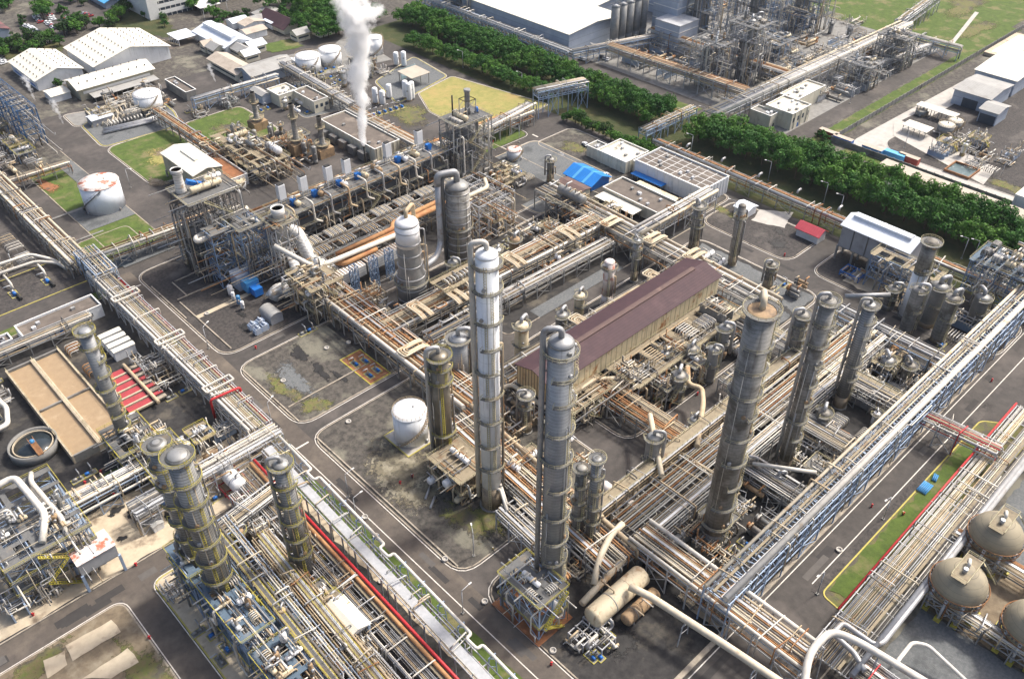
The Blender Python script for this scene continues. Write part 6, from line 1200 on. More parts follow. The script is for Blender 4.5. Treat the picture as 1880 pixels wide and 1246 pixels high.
frame('long blue braced block with yellow railed decks beside the kerb', 35.5, 128, 43.5, 151, [6, 11, 16], steel='steel_blue', nx=2, ny=5, decked=[0, 2], railm=Y1, deck='grating_blue', pipes=10, pal='white', own=True, seed=54, stairs=False, equip=9); frame('yellow railed block at the lower picture edge', 36, 104, 45, 126, [6, 12], steel='steel_blue', nx=2, ny=4, decked=[0, 1], railm=Y1, deck='grating_blue', pipes=8, pal='tan', own=True, seed=55, stairs=False, equip=9)
rack('grey rack running down between the twin columns and the tan unit', (50, 168), (46.5, 60), 12, 6, [4], 6, 'steel_blue_pale', 'white', 8, (.16, .36), own=True, seed=60, walk=(-1.8, 1.4, 'grating', Y1)); rack('tan valve rack beside the fat-pipe column', (57, 158), (53, 60), 9, 5, [3.5], 6, 'steel_tan', 'tan', 7, (.14, .32), own=True, seed=61, walk=(0, 1.5, 'grating_tan', Y1))
infill(30.5, 62, 36, 170, 9, 'white', Y1, 'steel_blue_pale', [('pump', 1), ('bed', 1)], 'along the yellow kerb', 4, .5)
infill(46, 112, 62, 168, 6, 'tan', Y1, 'steel_tan', [('frame', 3), ('bed', 3), ('ves', 1), ('exch', 1), ('loop', 2)], 'in the tan valve unit', 8, .05)
rack('white pipe rack under the twin columns', (44, 168), (72, 172), 7.5, 6, [3], 6, 'steel_grey', 'white', 9, (.16, .34), own=True, seed=62)
infill(63, 130, 70, 172, 8, 'tan', Y1, 'steel_grey', [('bed', 2), ('frame', 1)], 'beside the fat-pipe column', 5, .4)
gable('white roofed pump shelter with blue machine inside', 55.5, 116.5, 62, 127, 8.5, 9.8, 'y', 'trim_white', 'roof_white', .6, 7.6, own=True, legs=(1, 2), legm='steel_blue_pale'); flat('low white cabin below the white roofed shelter', 53.5, 108, 58.5, 114, 3.5, 'wall_white', 'roof_white', own=True)
t = thing('blue_machine', 'bright blue machine under the white roofed shelter', 'machine', (58, 118, .3), own=True); MB().box(-1, -1.5, 0, 1.4, 1.5, 1).build('base', 'kerb_yellow', t); MB().box(-.8, -1.2, 1, 1.2, 1.2, 3).build('housing', 'sky_blue_paint', t); MB().tube([(0, -1.2, 2), (0, -2, 2)], .5, 10).build('motor', 'blue_paint', t)
t = thing('yellow_frame', 'bright yellow pipe cage at the foot of the twin columns', 'frame', (45, 138, 8), own=True); mb = MB()
for i in range(4):
    for j in range(3): mb.box(i * 1.5 - .1, j * 1.6 - .1, 0, i * 1.5 + .1, j * 1.6 + .1, 4)
for k in range(5):
    for j in range(3): mb.box(-.1, j * 1.6 - .08, k, 4.6, j * 1.6 + .08, k + .14)
    for i in range(4): mb.box(i * 1.5 - .08, 0, k + .15, i * 1.5 + .08, 3.2, k + .28)
mb.build('cage', 'yellow_rail', t); frame('deck carrying the bright yellow cage', 43.5, 130, 51, 143, [8], steel='steel_blue', decked=[0], railm=Y1, deck='grating_blue', pipes=4, own=True, nx=1, ny=2, stairs=False)
vessel('small peach vessel on the blue deck', 47.5, 131.5, 5, 1.0, 'pipe_tan', z0=8.2, own=True, plat=False, legs=1); vessel('small white vessel on the blue deck corner', 43.5, 124, 3.6, .9, 'vessel_white', z0=12.2, own=True, plat=False, legs=.8)
# basins, clarifier, red grating
lm('tan water basins', (42, 258))
t = thing('settling_basin', 'concrete settling basin with four lanes of tan water', 'basin', (33, 228.5, 0), own=True)
for (a, b, c, d) in ((0, 0, .6, 55), (8.2, 0, 9.6, 55), (17.4, 0, 18, 55)): MB().box(a, b, 0, c, d, 3.2).build('wall', 'concrete', t)
for b in (0, 27, 54.4): MB().box(.6, b, 0, 8.2, b + .6, 3.1).build('cross_wall', 'concrete_grey', t); MB().box(9.6, b, 0, 17.4, b + .6, 3.1).build('cross_wall', 'concrete_grey', t)
for (a, c) in ((.6, 8.2), (9.6, 17.4)):
    for b in (.6, 27.6): MB().box(a, b, .05, c, b + 26.4, 2.3).build('water', 'water_tan', t)
rails(rails(rails(MB(), [(.3, 0), (.3, 55)], 3.2), [(17.7, 0), (17.7, 55)], 3.2), [(8.9, 0), (8.9, 55)], 3.2).build('railing', 'dull_yellow_rail', t)
t = thing('clarifier', 'round concrete clarifier with dark water and orange scraper bridge', 'clarifier', (27.3, 245, 0), own=True); lm('clarifier', (27, 245)); r = 7.2
t.location = (*g(62, 818, 2), 0)
MB().lathe(0, 0, [(r, 0), (r, 3.4), (r - .5, 3.4), (r - .5, .1)], 40).build('outer_wall', 'concrete_grey', t); MB().sector(0, 0, 2.3, 3, r - 1.6, r - 1.3, 0, 2 * PI, 40).build('weir', 'concrete', t); MB().lathe(0, 0, [(r - .52, 0), (r - .52, 2.45), (.05, 2.46)], 40).build('water', 'water_dark', t)
mb = MB().box(-.8, -r, 3.5, .8, r * .2, 3.7); rails(rails(mb, [(-.8, -r), (-.8, r * .2)], 3.7), [(.8, -r), (.8, r * .2)], 3.7); mb.build('scraper_bridge', 'rust', t); MB().lathe(0, 0, [(.8, 2), (.8, 4.2), (.3, 4.6)], 12).build('drive', 'sky_blue_paint', t)
t = thing('dark_basin', 'dark water basin with railings at the picture edge', 'basin', (12, 258, 0), own=True)
for (a, b, c, d) in ((0, 0, 12, .5), (0, 12, 12, 12.5), (0, .5, .5, 12), (11.5, .5, 12, 12), (0, 17, 12, 17.5), (0, 29, 12, 29.5), (0, 17.5, .5, 29), (11.5, 17.5, 12, 29)): MB().box(a, b, 0, c, d, 3).build('wall', 'concrete_grey', t)
for b in (.5, 17.5): MB().box(.5, b, .05, 11.5, b + 11.5, 2.4).build('water', 'water_dark' if b < 5 else 'water_teal', t)
rails(MB(), [(0, 0), (12, 0), (12, 29.5), (0, 29.5)], 3, close=True).build('railing', 'dull_yellow_rail', t)
pipe('fat white pipe stepping past the dark basin', [(16, 300, 5), (22, 280, 5), (25, 276, 5), (26.5, 262, 5), (24, 254, 5), (0, 252, 5)], .8, 'pipe_white', own=True, sup=9, bend=1.5)
t = thing('red_grating', 'red slatted cooling grid with pale slats on the ground', 'cooling grid', (54.5, 236, 0), own=True); lm('red grating', (60, 245)); MB().box(0, 0, .05, 13, 24, 1.2).build('base', 'black_iron', t)
for i in range(6): MB().box(.3, .6 + i * 4, 1.2, 8.3, 3.4 + i * 4, 1.7).build('panel', 'sludge_red', t); MB().box(0, -.1 + i * 4, 1.2, 8.6, .5 + i * 4, 1.9).build('slat', 'concrete', t)
for i in range(9): MB().box(10, .3 + i * 2.6, 1.2, 13, 1.8 + i * 2.6, 1.6).build('panel', 'sludge_red' if i % 2 else 'kerb', t)
MB().tube([(9.2, -2, 2.4), (9.2, 24, 2.4)], .6, 10).build('header_pipe', 'pipe_tan', t)
for i in range(5): t = gable('white louvred roof strip beside the slender column', 63.5 + i * 0, 266 + i * 3.6, 71, 268.2 + i * 3.6, 4, 4.4, 'x', 'wall_white', 'roof_white', .2, group='louvred roofs') if i < 4 else None
infill(52, 262, 63, 286, 8, 'rust', Y1, 'steel_tan', M1, 'between basins and the first rack', 5, .1); infill(52, 216, 58, 232, 7, 'rust', Y1, 'steel_tan', [('pump', 1), ('frame', 1)], 'below the red grating', 4, .3); infill(66, 232, 76, 262, 8, 'grey', Y1, 'steel_tan', [('bed', 2), ('pump', 1)], 'between red grating and first rack', 4, .45)
infill(10, 270, 31, 288, 8, 'grey', Y1, 'steel_grey', [('pump', 1), ('bed', 1), ('ves', 1)], 'beside the dark basin', 5, .3); infill(44, 209, 60, 226, 7, 'tan', Y1, 'steel_grey', M1, 'around the slender column foot', 9, 0)
frame('yellow railed deck at the foot of the slender column', 42.5, 211, 54, 226, [5, 9], steel='steel_grey', nx=2, ny=2, decked=[0, 1], railm=Y1, deck='grating', pipes=6, pal='grey', own=True, seed=57, stairs=False, equip=5)
flat('long white walled flat building by the crossing road', 44, 294.5, 72, 303.5, 4.5, 'wall_white', 'roof_felt', own=True, win=3); flat('small tan box building beside the basins', 26, 296, 32, 301, 3.5, 'stucco', 'roof_felt_pale', own=True); flat('small white box building with blue door beside the basins', 34, 297, 41, 302, 4, 'wall_white', 'roof_felt', own=True)
t = thing('blue_pipe_rack_bundle', 'bundle of sky blue pipes lying on the verge', 'pipes', (209, 43.6, .3), own=True)
for i in range(6): MB().tube([(0, i * .5, .3), (5, i * .5, .3)], .22, 8).build('pipe', 'sky_blue_paint', t)
t = thing('blue_pipe_rack_bundle', 'smaller bundle of sky blue pipes nearer the fence corner', 'pipes', (212, 43.8, .3), own=True)
for i in range(3): MB().tube([(4, i * .5, .3), (7, i * .5 + .6, .3)], .22, 8).build('pipe', 'sky_blue_paint', t)
# west unit upper left: manifolds, blue lattice frame
frame('deep blue lattice gantry standing over the pipes', 103.5, 450, 112, 500, [7, 14, 20], steel='steel_deep_blue', nx=1, ny=7, decked=[], railm=None, pipes=4, pal='grey', own=True, seed=71, stairs=False, colw=.5); lm('deep blue gantry', (108, 475))
infill(84, 418, 103, 500, 9, 'grey', Y1, 'steel_blue', M1, 'beside the deep blue gantry', 6, .1, True); infill(20, 346, 70, 376, 10, 'white', Y1, 'steel_grey', [('loop', 4), ('bed', 3), ('pump', 2)], 'on the west manifold yard', 4, .1, True)
for i in range(3):
    x0, y0 = 40 + i * 12.5, 331.5; pump('blue booster pump with black suction pipe on the west yard', x0, y0, PI / 2, 'blue_paint', s=1.2); pipe('white riser pipe at a blue booster pump', [(x0 + 1, y0 + 12, 3), (x0 + 1, y0 + 4, 3), (x0 + 1, y0 + 3, .8)], .45, 'pipe_white', group='booster risers', bend=1); MB().tube([(-.3, -13.5, -2.2), (-.3, -18, -2.2)], .6, 10).build('suction_pipe', 'black_iron', THINGS[-1][0])
for k in range(2): pipe('white header pipe over the west manifold yard', [(10, 352 - k * 5, 5 - k), (66, 347 - k * 5, 5 - k), (72, 340 - k * 3, 3), (74, 336 - k * 3, .8)], .6, 'pipe_white', group='west headers', bend=2)
for i in range(9): pipe('grey sloping loop pipe in the double loop row', [(*g(170 + i * 9, 235 - i * 1.8), .4), (*g(172 + i * 9, 218 - i * 1.8, 3), 3), (*g(158 + i * 10, 205 - i * 1.8), .4)], .45, 'pipe_cream', group='manifold loops', bend=1.2)
for i in range(10): pipe('white sloping branch pipe above the silver headers', [(*g(205 + i * 6.2, 228 - i * 1.6, 2.2), 2.2), (*g(196 + i * 6.2, 216 - i * 1.6, 1), 1)], .4, 'pipe_white', group='header branches')
for k in range(3): pipe('silver header pipe lying below the white tank', [(*g(190, 241 + k * 3 - 3, 1), 1), (*g(272, 222 + k * 3 - 3, 1), 1), (*g(290, 212 + k * 3, 1), 1)], .7, 'pipe_silver', group='tank headers')
infill(178, 424, 205, 440, 8, 'grey', G1, 'steel_grey', M2, 'below the grey roofed shed', 5, .2); infill(140, 445, 180, 478, 9, 'white', G1, 'steel_grey', M2, 'behind the pump house tank', 5, .2); infill(206, 388, 240, 418, 9, 'grey', G1, 'steel_grey', [('bed', 2), ('drum', 1), ('ves', 1), ('pump', 2)], 'in the vent yard', 5, .25, True); infill(236, 402, 290, 436, 9, 'white', G1, 'steel_grey', [('ves', 3), ('bed', 2), ('pump', 2)], 'by the far water pool', 9, .15, True)
for b, h in (((690, 190), 9), ((703, 192), 8), ((715, 180), 8), ((745, 180), 10), ((752, 185), 10), ((757, 182), 10), ((728, 120), 8), ((742, 122), 9), ((665, 195), 7)): vessel('white bullet vessel standing in the upper yard', *at(b), h, 1.5, 'tank_white', plat=False, over=False, legs=1, group='white bullets')
canopy('tan roofed open canopy beside the far water pool', 284, 378, 296, 390, 6, 'roof_tan', own=True, nx=2); pump_n = 0
for i in range(7): pump('blue pump in the row on the upper yard', 244 + i * 3.4, 366 - i * .4, PI / 2, 'blue_paint', s=1.1, group='upper yard pumps')
pipebed('dark cross pipes around the vent foot', 180, 291, 200, 300, 7, 3, 'rust', 'x', 3, own=True)
# far plant, top right
for (x0, y0, x1, y1, lv, st, lb) in ((420, 252, 436, 270, [8, 16, 24, 32], 'steel_pale', 'tall pale grey process frame nearest the tree belt'), (402, 262, 415, 280, [8, 16, 24], 'steel_pale', 'pale process frame at the far plant corner'), (450, 300, 470, 330, [10, 20, 30, 40], 'steel_blue', 'tall blue steel tower frame in the far plant'), (480, 280, 500, 310, [10, 20, 30, 38], 'steel_blue', 'second tall blue steel tower frame in the far plant'), (515, 270, 535, 300, [10, 20, 30], 'steel_blue', 'third blue steel frame in the far plant'), (452, 255, 470, 275, [7, 14], 'steel_blue_pale', 'low blue grey frame in the far plant'), (462, 204, 474, 222, [7, 13], 'steel_pale', 'pale railed frame beside the far road'), (500, 205, 512, 222, [6, 12, 18], 'steel_grey', 'grey frame by the far flange yard'), (378, 440, 396, 460, [8, 16, 24], 'steel_grey', 'grey frame beside the far warehouse'), (480, 330, 500, 350, [10, 20, 28], 'steel_blue', 'blue frame behind the far blue tower block')):
    frame(lb, x0, y0, x1, y1, lv, steel=st, nx=3, ny=3, railm='steel_pale', deck='grating', pipes=16, pal='white', own=True, seed=int(x0), stairs=False, equip=5, inner=10); lm('far process frame', (430, 260))
    for k in range(3): vessel('pale upright vessel inside a far process frame', x0 + 3 + k * 5, (y0 + y1) / 2, lv[-1] * CLUT.uniform(.6, 1.1), 2.2, 'vessel_grey', railm='steel_pale', group='far vessels', seed=k)
infill(390, 212, 440, 234, 11, 'white', 'steel_pale', 'steel_pale', M1, 'south of the far white rack', 6, .25); infill(396, 236, 545, 258, 12, 'white', 'steel_pale', 'steel_blue_pale', M1, 'along the far white rack', 8, .15); infill(440, 258, 560, 300, 13, 'white', 'steel_pale', 'steel_blue', M1, 'among the far blue frames', 12, .15); infill(436, 205, 540, 228, 11, 'grey', 'steel_pale', 'steel_pale', M1, 'beside the far road', 8, .2); infill(395, 275, 445, 325, 12, 'grey', 'steel_pale', 'steel_blue_pale', M1, 'in front of the blue tower block', 9, .15); infill(500, 300, 600, 360, 15, 'white', 'steel_pale', 'steel_blue', M1, 'at the far plant back', 12, .15)
# ------------------------------------------------------------------ buildings away from the units
def box_px(near, right, left, z=0):
    x, y = g(*near, z); return x, y, g(*right, z)[0], g(*left, z)[1]
gable('largest white roofed warehouse with rows of roof vents', 164, 511, 208.5, 550, 7.5, 13, 'y', 'wall_white', 'roof_white', 1.2, own=True, vents=(9, 4), name='warehouse'); lm('largest warehouse', (185, 500))
gable('white roofed warehouse with roof vents beside the blue lean-to', 133.5, 517, 159, 555, 6, 9.8, 'y', 'wall_white', 'roof_white', 1, own=True, vents=(8, 3), name='warehouse', band=[('-x', .1, .9, 1.2, 2.2, 'blue_paint')]); lm('small warehouse', (144, 510))
gable('long white ribbed roof shed with vents along its ridge', 145, 488, 187, 505, 6.5, 9, 'x', 'wall_olive', 'roof_white', 1.2, own=True, vents=(9, 1), ribs=8, name='warehouse', band=[('-y', .05, .95, 3.2, 4.6, 'trim_white')])
canopy('grey lean-to canopy under the ribbed roof shed', 150, 481, 186, 487, 2.6, 'roof_grey', own=True, nx=6); gable('small white roofed shed by the road bend', *g(98, 190), g(132, 180)[0], g(98, 182)[1] + 5, 3.5, 4.2, 'x', 'wall_white', 'roof_white', .4, own=True); gable('small grey roofed shed by the ribbed roof shed', 136, 452, 147, 459, 3.5, 4.3, 'x', 'wall_grey', 'roof_whiteblue', .4, own=True)
gable('white roofed shed at the left picture edge', 96, 500, 108, 530, 7, 9, 'y', 'wall_bluegrey', 'roof_white', .8, own=True)
gable('blue white roofed workshop with raised ridge', 234, 492, 252, 530, 5, 8, 'y', 'wall_white', 'roof_whiteblue', 1, own=True, monitor=(.05, .95, 3, 1.6, 'roof_whiteblue'), name='workshop'); canopy('white open garage with dark bays', 221, 525, 233, 538, 4, 'roof_whiteblue', 'wall_white', own=True, nx=1, ny=5); lm('blue white workshop', (228, 506))
for i, (a, b, c, d, rx, lb, rf) in enumerate(((227.8, 494.3, 235.8, 503.3, 'y', 'small grey roofed hut by the workshop yard', 'roof_grey'), (227.2, 504.3, 233.2, 510.3, 'x', 'pale roofed hut by the workshop yard', 'roof_tan'), (237.3, 478.2, 245.3, 496.2, 'y', 'grey roofed barrack beside the lawn', 'roof_grey'), (245.9, 482.9, 255.9, 491.9, 'x', 'white roofed hut beside the barrack', 'roof_whiteblue'), (236.5, 473.2, 245.5, 481.2, 'x', 'second white roofed hut beside the barrack', 'roof_whiteblue'), (219, 452, 231, 485, 'y', 'long tan roofed barrack with small windows', 'roof_tan'), (276.9, 481.5, 285.9, 489.5, 'x', 'grey roofed house beside the small lawn', 'roof_grey'), (291.0, 478.3, 302.0, 487.3, 'x', 'tan roofed house beside the small lawn', 'roof_tan'))):
    gable(lb, a, b, c, d, 4.5, 6.5, rx, 'stucco', rf, .8, own=True, band=[('-y', .1, .9, 1.8, 2.8, 'window_dark'), ('-x', .1, .9, 1.8, 2.8, 'window_dark')])
gable('wide grey roofed shed in front of the white tanks', 222, 441, 249, 457, 6, 8.5, 'x', 'wall_bluegrey', 'roof_grey', 1, own=True); gable('hip roofed maroon villa among the trees', 278, 498, 291, 527, 4, 8, 'y', 'stucco', 'roof_maroon', 1.4, own=True)
for i, p in enumerate(((430, 55), (452, 60), (470, 50), (500, 55), (455, 75), (478, 42))): x, y = g(*p); gable('small pale roofed outbuilding behind the workshop', x, y, x + 11 + i % 3 * 3, y + 9, 4, 5.4, 'xy'[i % 2], 'wall_white', ('roof_whiteblue', 'roof_tan', 'roof_grey')[i % 3], .6, group='outbuildings')
flat('cream flat roofed cube house with pale roof', 218, 407, 230, 419, 6, 'stucco', 'roof_felt_pale', own=True, win=3, units=5); flat('cream flat roofed cube house with brown roof', 227, 388, 236, 408, 6, 'stucco', 'roof_felt', own=True, win=3); gable('grey shed beside the cream cube houses', 213, 416, 218, 428, 5, 6, 'y', 'wall_bluegrey', 'roof_grey', .4, own=True); flat('narrow basin house by the ribbed roof shed', 186, 448, 192, 472, 4.5, 'concrete_grey', 'roof_felt', own=True)
# office block
t = thing('office_building', 'long white office block with dark ribbon windows', 'office building', (230, 580, 0), own=True); lm('office block', (300, 590)); L, W = 110, 34
for k in range(5):
    z = k * 4.2; MB().box(0, 0, z + 1.9, L, W, z + 4.2).build('spandrel', 'trim_white', t); MB().box(.5, .5, z, L - .5, W - .5, z + 1.9).build('ribbon_window', 'window_dark', t)
    mb = MB(); [mb.box(i * 3.6 - .1, -.05, z + .02, i * 3.6 + .1, .48, z + 1.88) for i in range(1, 30)]; mb.build('window_mullion', 'trim_white', t)
MB().box(0, 0, 21, L, W, 21.8).build('roof', 'roof_white', t); MB().box(-1, -.6, 0, 6, W + .3, 22.5).build('stair_tower', 'trim_white', t); canopy('white entrance canopy of the office block', 258, 566, 272, 579, 4.5, 'trim_white', own=True)
for i, (p, w) in enumerate((((165, 0), 40), ((205, -12), 40), ((232, -22), 30))): x, y = g(*p); gable('long bright blue shed roof beyond the car park', x, y - 26, x + 9, y + 26, 4, 5.6, 'y', 'wall_bluegrey', 'roof_blue_pale', .8, group='blue sheds', name='shed')
gable('long old red tin roofed hall at the corner', 125, 600, 150, 720, 9, 13, 'y', 'wall_bluegrey', 'roof_red_old', 1, own=True, name='hall'); gable('hall with dark solar panels on a white roof', 108, 568, 128, 592, 5, 7.5, 'y', 'wall_white', 'solar_dark', .8, own=True, name='hall'); flat('white square kiosk with a dark blue roof patch', 195, 536, 201, 541, 4, 'wall_white', 'blue_paint', own=True)
# east buildings
lm('cream flat building', (300, 240)); t = flat('cream flat roofed building with stained pale roof', 294.5, 233.2, 311, 251, 5.4, 'stucco', 'roof_felt_pale', own=True, piers=3, units=4); flat('lower grey roofed annexe of the cream building', 295, 251.6, 302.5, 258.2, 5, 'stucco', 'concrete_grey', own=True); flat('small cream block projecting at the building corner', 299, 230, 306, 232.7, 5, 'stucco', 'roof_felt_pale', own=True)
flat('big white walled hall with black gridded roof', 296.5, 190.5, 315, 229.5, 7.5, 'wall_white', 'roof_felt', own=True, piers=8, units=6, name='roof_hall'); lm('black roofed hall', (308, 200))
mb = MB()
for i in range(8): mb.box(.6, 4.7 * i + 1, 7.51, 17.8, 4.7 * i + 1.25, 7.56)
for i in range(5): mb.box(3.6 * i + 1.5, .6, 7.57, 3.6 * i + 1.75, 38, 7.62)
mb.build('roof_grid', 'trim_white', THINGS[-1][0]); canopy('long bright blue awning along the black roofed hall', 293, 211, 295.8, 228, 3.2, 'roof_blue', own=True, nx=1, ny=5, slope=-.3)
gable('bright blue gabled shed with pale roof strips', 271, 233, 283, 249, 3.2, 5.8, 'y', 'blue_paint', 'roof_blue', 1, own=True, ribs=0); o = THINGS[-1][0]; lm('blue gabled shed', (278, 214))
for i in (4, 10):
    mb = MB(); mb.add([(-1, i, 3.12), (-1, i + 1.4, 3.12), (6, i + 1.4, 6.12), (6, i, 6.12)], [(0, 1, 2, 3)]); mb.add([(13, i, 3.12), (13, i + 1.4, 3.12), (6, i + 1.4, 6.12), (6, i, 6.12)], [(3, 2, 1, 0)]); mb.build('roof_strip', 'roof_blue_pale', o)
gable('small brown roofed house beside the blue gabled shed', 262, 232, 269, 246, 3, 3.7, 'y', 'stucco', 'roof_brown', .5, own=True)
flat('low brown roofed store below the black roofed hall', 270.5, 191, 284, 226, 4.8, 'stucco', 'roof_felt', own=True, units=6)
canopy('white corrugated canopy on posts before the brown store', 264, 203, 269.5, 224, 4, 'roof_white', own=True, nx=1, ny=6, slope=0); canopy('cream flat walkway roof behind the brown store', 285, 198, 288.5, 219.5, 4, 'vessel_cream', own=True, nx=1, ny=4, slope=0)
def tent(label, x, y, w):
    t = thing('tent', label, 'tent', (x, y, 0), own=True); n = 4; P = [(-w, -w, 2.8), (w, -w, 2.8), (w, w, 2.8), (-w, w, 2.8)]; Q = [(a * .35, b * .35, 3.9) for a, b, _ in P]
    MB().add(P + Q + [(0, 0, 6)], [(0, 1, 5, 4), (1, 2, 6, 5), (2, 3, 7, 6), (3, 0, 4, 7), (4, 5, 8), (5, 6, 8), (6, 7, 8), (7, 4, 8)]).build('roof', 'trim_white', t)
    for a, b, _ in P: MB().box(a - .08 if a > 0 else a, b - .08 if b > 0 else b, 0, a if a > 0 else a + .08, b if b > 0 else b + .08, 2.8).build('pole', 'steel_pale', t)
x, y = g(1232, 348); tent('white peaked tent by the black roofed hall', x, y, 2.4); x, y = g(1425, 222); tent('white peaked tent by the far cream building', x, y, 3)
gable('white walled shed with raspberry red roof', 306, 139, 312, 149, 4, 5.8, 'y', 'wall_white', 'roof_red', .8, own=True); lm('red roofed shed', (306, 149))
gable('small white shed with ribbed pale roof on the gravel corner', 302, 171, 309, 177.5, 3.6, 4.6, 'y', 'wall_white', 'roof_whiteblue', .6, own=True)
gable('grey sheet clad compressor hall on legs with raised ridge', 302, 101, 314, 128.5, 16, 18.4, 'y', 'wall_grey', 'roof_whiteblue', .8, 6.5, own=True, monitor=(.08, .95, 1.6, 1.1, 'roof_whiteblue'), legs=(2, 4), name='compressor_hall'); lm('grey compressor hall', (308, 115))
for i in range(4): MB().box(-.12, 4 + i * 6, 6.6, -.02, 4.5 + i * 6, 15.8).build('wall_seam', 'steel_dark', THINGS[-1][0])
frame('deep blue braced frame under the grey compressor hall', 293.5, 86, 301, 111, [5, 10, 14.5], steel='steel_blue', nx=1, ny=4, decked=[2], pipes=10, pal='white', own=True, seed=81, stairs=False, deck='grating_tan'); frame('blue machine skid beside the grey compressor hall', 293, 113, 299, 121, [2.5], steel='blue_paint', decked=[], railm=None, pipes=6, own=True, stairs=False, nx=1, ny=2); frame('railed deck block with white funnels at the right side', 311, 62, 326, 82, [6, 12, 18], steel='steel_blue', nx=3, ny=4, decked=[2], railm='dull_yellow_rail', deck='grating_blue', pipes=16, pal='white', own=True, seed=82, stairs=False); lm('railed deck block', (318, 72))
infill(312, 63, 325, 81, 4.4, 'white', None, 'steel_grey', [('drum', 1), ('loop', 2)], 'on the railed deck block', 2.2, .1)
for o, p, w in THINGS:
    if 'on the railed deck block' in o['label']: o.location.z += 18.2
pipe('white trough bridge by the upright vessels', [(272, 108, 7), (282, 96, 9)], .9, 'pipe_silver', own=True, sup=8)
# far plant buildings
gable('great white roofed warehouse in the far plant', 381, 352, 428, 480, 13, 15, 'y', 'wall_bluegrey', 'roof_white', 1, own=True, name='warehouse'); lm('great far warehouse', (400, 400)); gable('second white roofed far warehouse', 431, 378, 490, 500, 11, 13.5, 'y', 'wall_bluegrey', 'roof_white', 1, own=True, name='warehouse')
for i in range(5): x = 412 + i * 6.3; y = 344 + i * -.3; t = thing('silo', 'tall grey steel silo in the row of five', 'silo', (x, y, 0), 'far silos'); MB().lathe(0, 0, [(.8, 3), (2.6, 6), (2.6, 24)], 18).build('shell', 'vessel_grey', t); MB().lathe(0, 0, [(2.75, 24), (.2, 25.2)], 18).build('roof', 'steel_pale', t); MB().lathe(0, 0, [(2.5, 0), (2.5, 5.8)], 10).build('skirt', 'steel_grey', t); rails(MB(), [(-2.6, -2.6), (2.6, -2.6), (2.6, 2.6), (-2.6, 2.6)], 24.6, close=True).build('railing', 'steel_grey', t)
for lb, a, b, c, d, h in (('tall blue grey clad tower block', 440, 320, 456, 338, 34), ('low blue grey clad block before the tower', 428, 308, 446, 326, 17), ('second blue grey clad tower block', 476, 352, 496, 372, 40), ('third blue grey tower block at the back', 520, 345, 540, 362, 36)):
    t = thing('tower_block', lb, 'building', (a, b, 0), 'clad tower blocks', own=True); MB().box(0, 0, 0, c - a, d - b, h).build('cladding', 'wall_bluegrey', t); MB().box(-.3, -.3, h, c - a + .3, d - b + .3, h + .5).build('roof', 'steel_pale', t)
    for k in range(int(h / 8)): MB().box(-.15, -.15, 5 + k * 8, c - a + .15, -.02, 5.5 + k * 8).build('band', 'trim_white', t); MB().box(-.15, .1, 5 + k * 8, -.02, d - b, 5.5 + k * 8).build('band', 'trim_white', t)
flat('cream control building with pale roof beside the far road', 390, 206, 407, 222, 8, 'stucco', 'roof_felt_pale', own=True, piers=3, units=5, win=4); lm('cream control building', (398, 214)); flat('cream annexe of the control building', 383, 214, 390, 226, 6.5, 'stucco', 'concrete_grey', own=True); flat('long white wing of the control building', 409, 215, 436, 226, 7, 'stucco', 'roof_felt_pale', own=True, units=8); flat('small cream substation with brown roof', 424, 232, 435, 240, 5, 'stucco', 'roof_brown', own=True); flat('second small substation with brown roof', 438, 234, 448, 242, 5, 'wall_bluegrey', 'roof_brown', own=True)
for q in ((481, 146, 508, 165, 8, 'grey gabled open shed beside the concrete road', 'roof_grey'), (469, 136.5, 482.5, 145.5, 7, 'grey box shed at the far yard', 'roof_grey'), (512, 146, 556, 168, 9, 'white roofed hall behind the grey sheds', 'roof_white')): gable(q[5], *q[:4], q[4], q[4] + 1.3, 'y', 'wall_bluegrey', q[6], .8, own=True, doors=[('-x', .5, 8, 5, 'window_dark')])
lm('grey gabled open shed', (490, 155))
canopy('long white canopy by the grey tanks', 455, 152, 460, 172, 4.5, 'roof_white', own=True, nx=1, ny=5, slope=.2); canopy('shorter white canopy by the grey tanks', 429, 154, 436, 166, 4, 'roof_white', own=True, nx=1, ny=4, slope=.2); infill(414, 112, 446, 146, 9, 'white', 'yellow_rail', 'steel_blue_pale', M2, 'in the far grey yard', 5, .3); flat('white house with round vents at the right picture edge', 392, 76, 402, 96, 7, 'wall_white', 'roof_white', own=True, units=6)
t = thing('sump_basin', 'red rimmed square sump on the concrete slab', 'basin', (*g(1765, 315), 0), own=True); [MB().box(*b, 1.4).build('rim', 'rust', t) for b in ((-6, -6, 0, 6, -5.4), (-6, 5.4, 0, 6, 6), (-6, -5.4, 0, -5.4, 5.4), (5.4, -5.4, 0, 6, 5.4))] ; MB().box(-5.4, -5.4, .1, 5.4, 5.4, .5).build('water', 'water_teal', t)
canopy('long tan roofed open store behind the tree belt', 379, 60, 386, 152, 5, 'roof_tan', own=True, nx=1, ny=10); canopy('long white roofed store behind the tree belt', 372, 20, 379, 62, 5, 'roof_white', own=True, nx=1, ny=6)
t = thing('pond', 'pale lined pond beyond the fence', 'pond', (*g(1850, 95), 0), own=True); MB().box(-16, -10, 0, 30, 8, 2).build('bank', 'concrete', t); MB().box(-12, -7, 1.9, 26, 5, 2.1).build('water', 'roof_whiteblue', t)
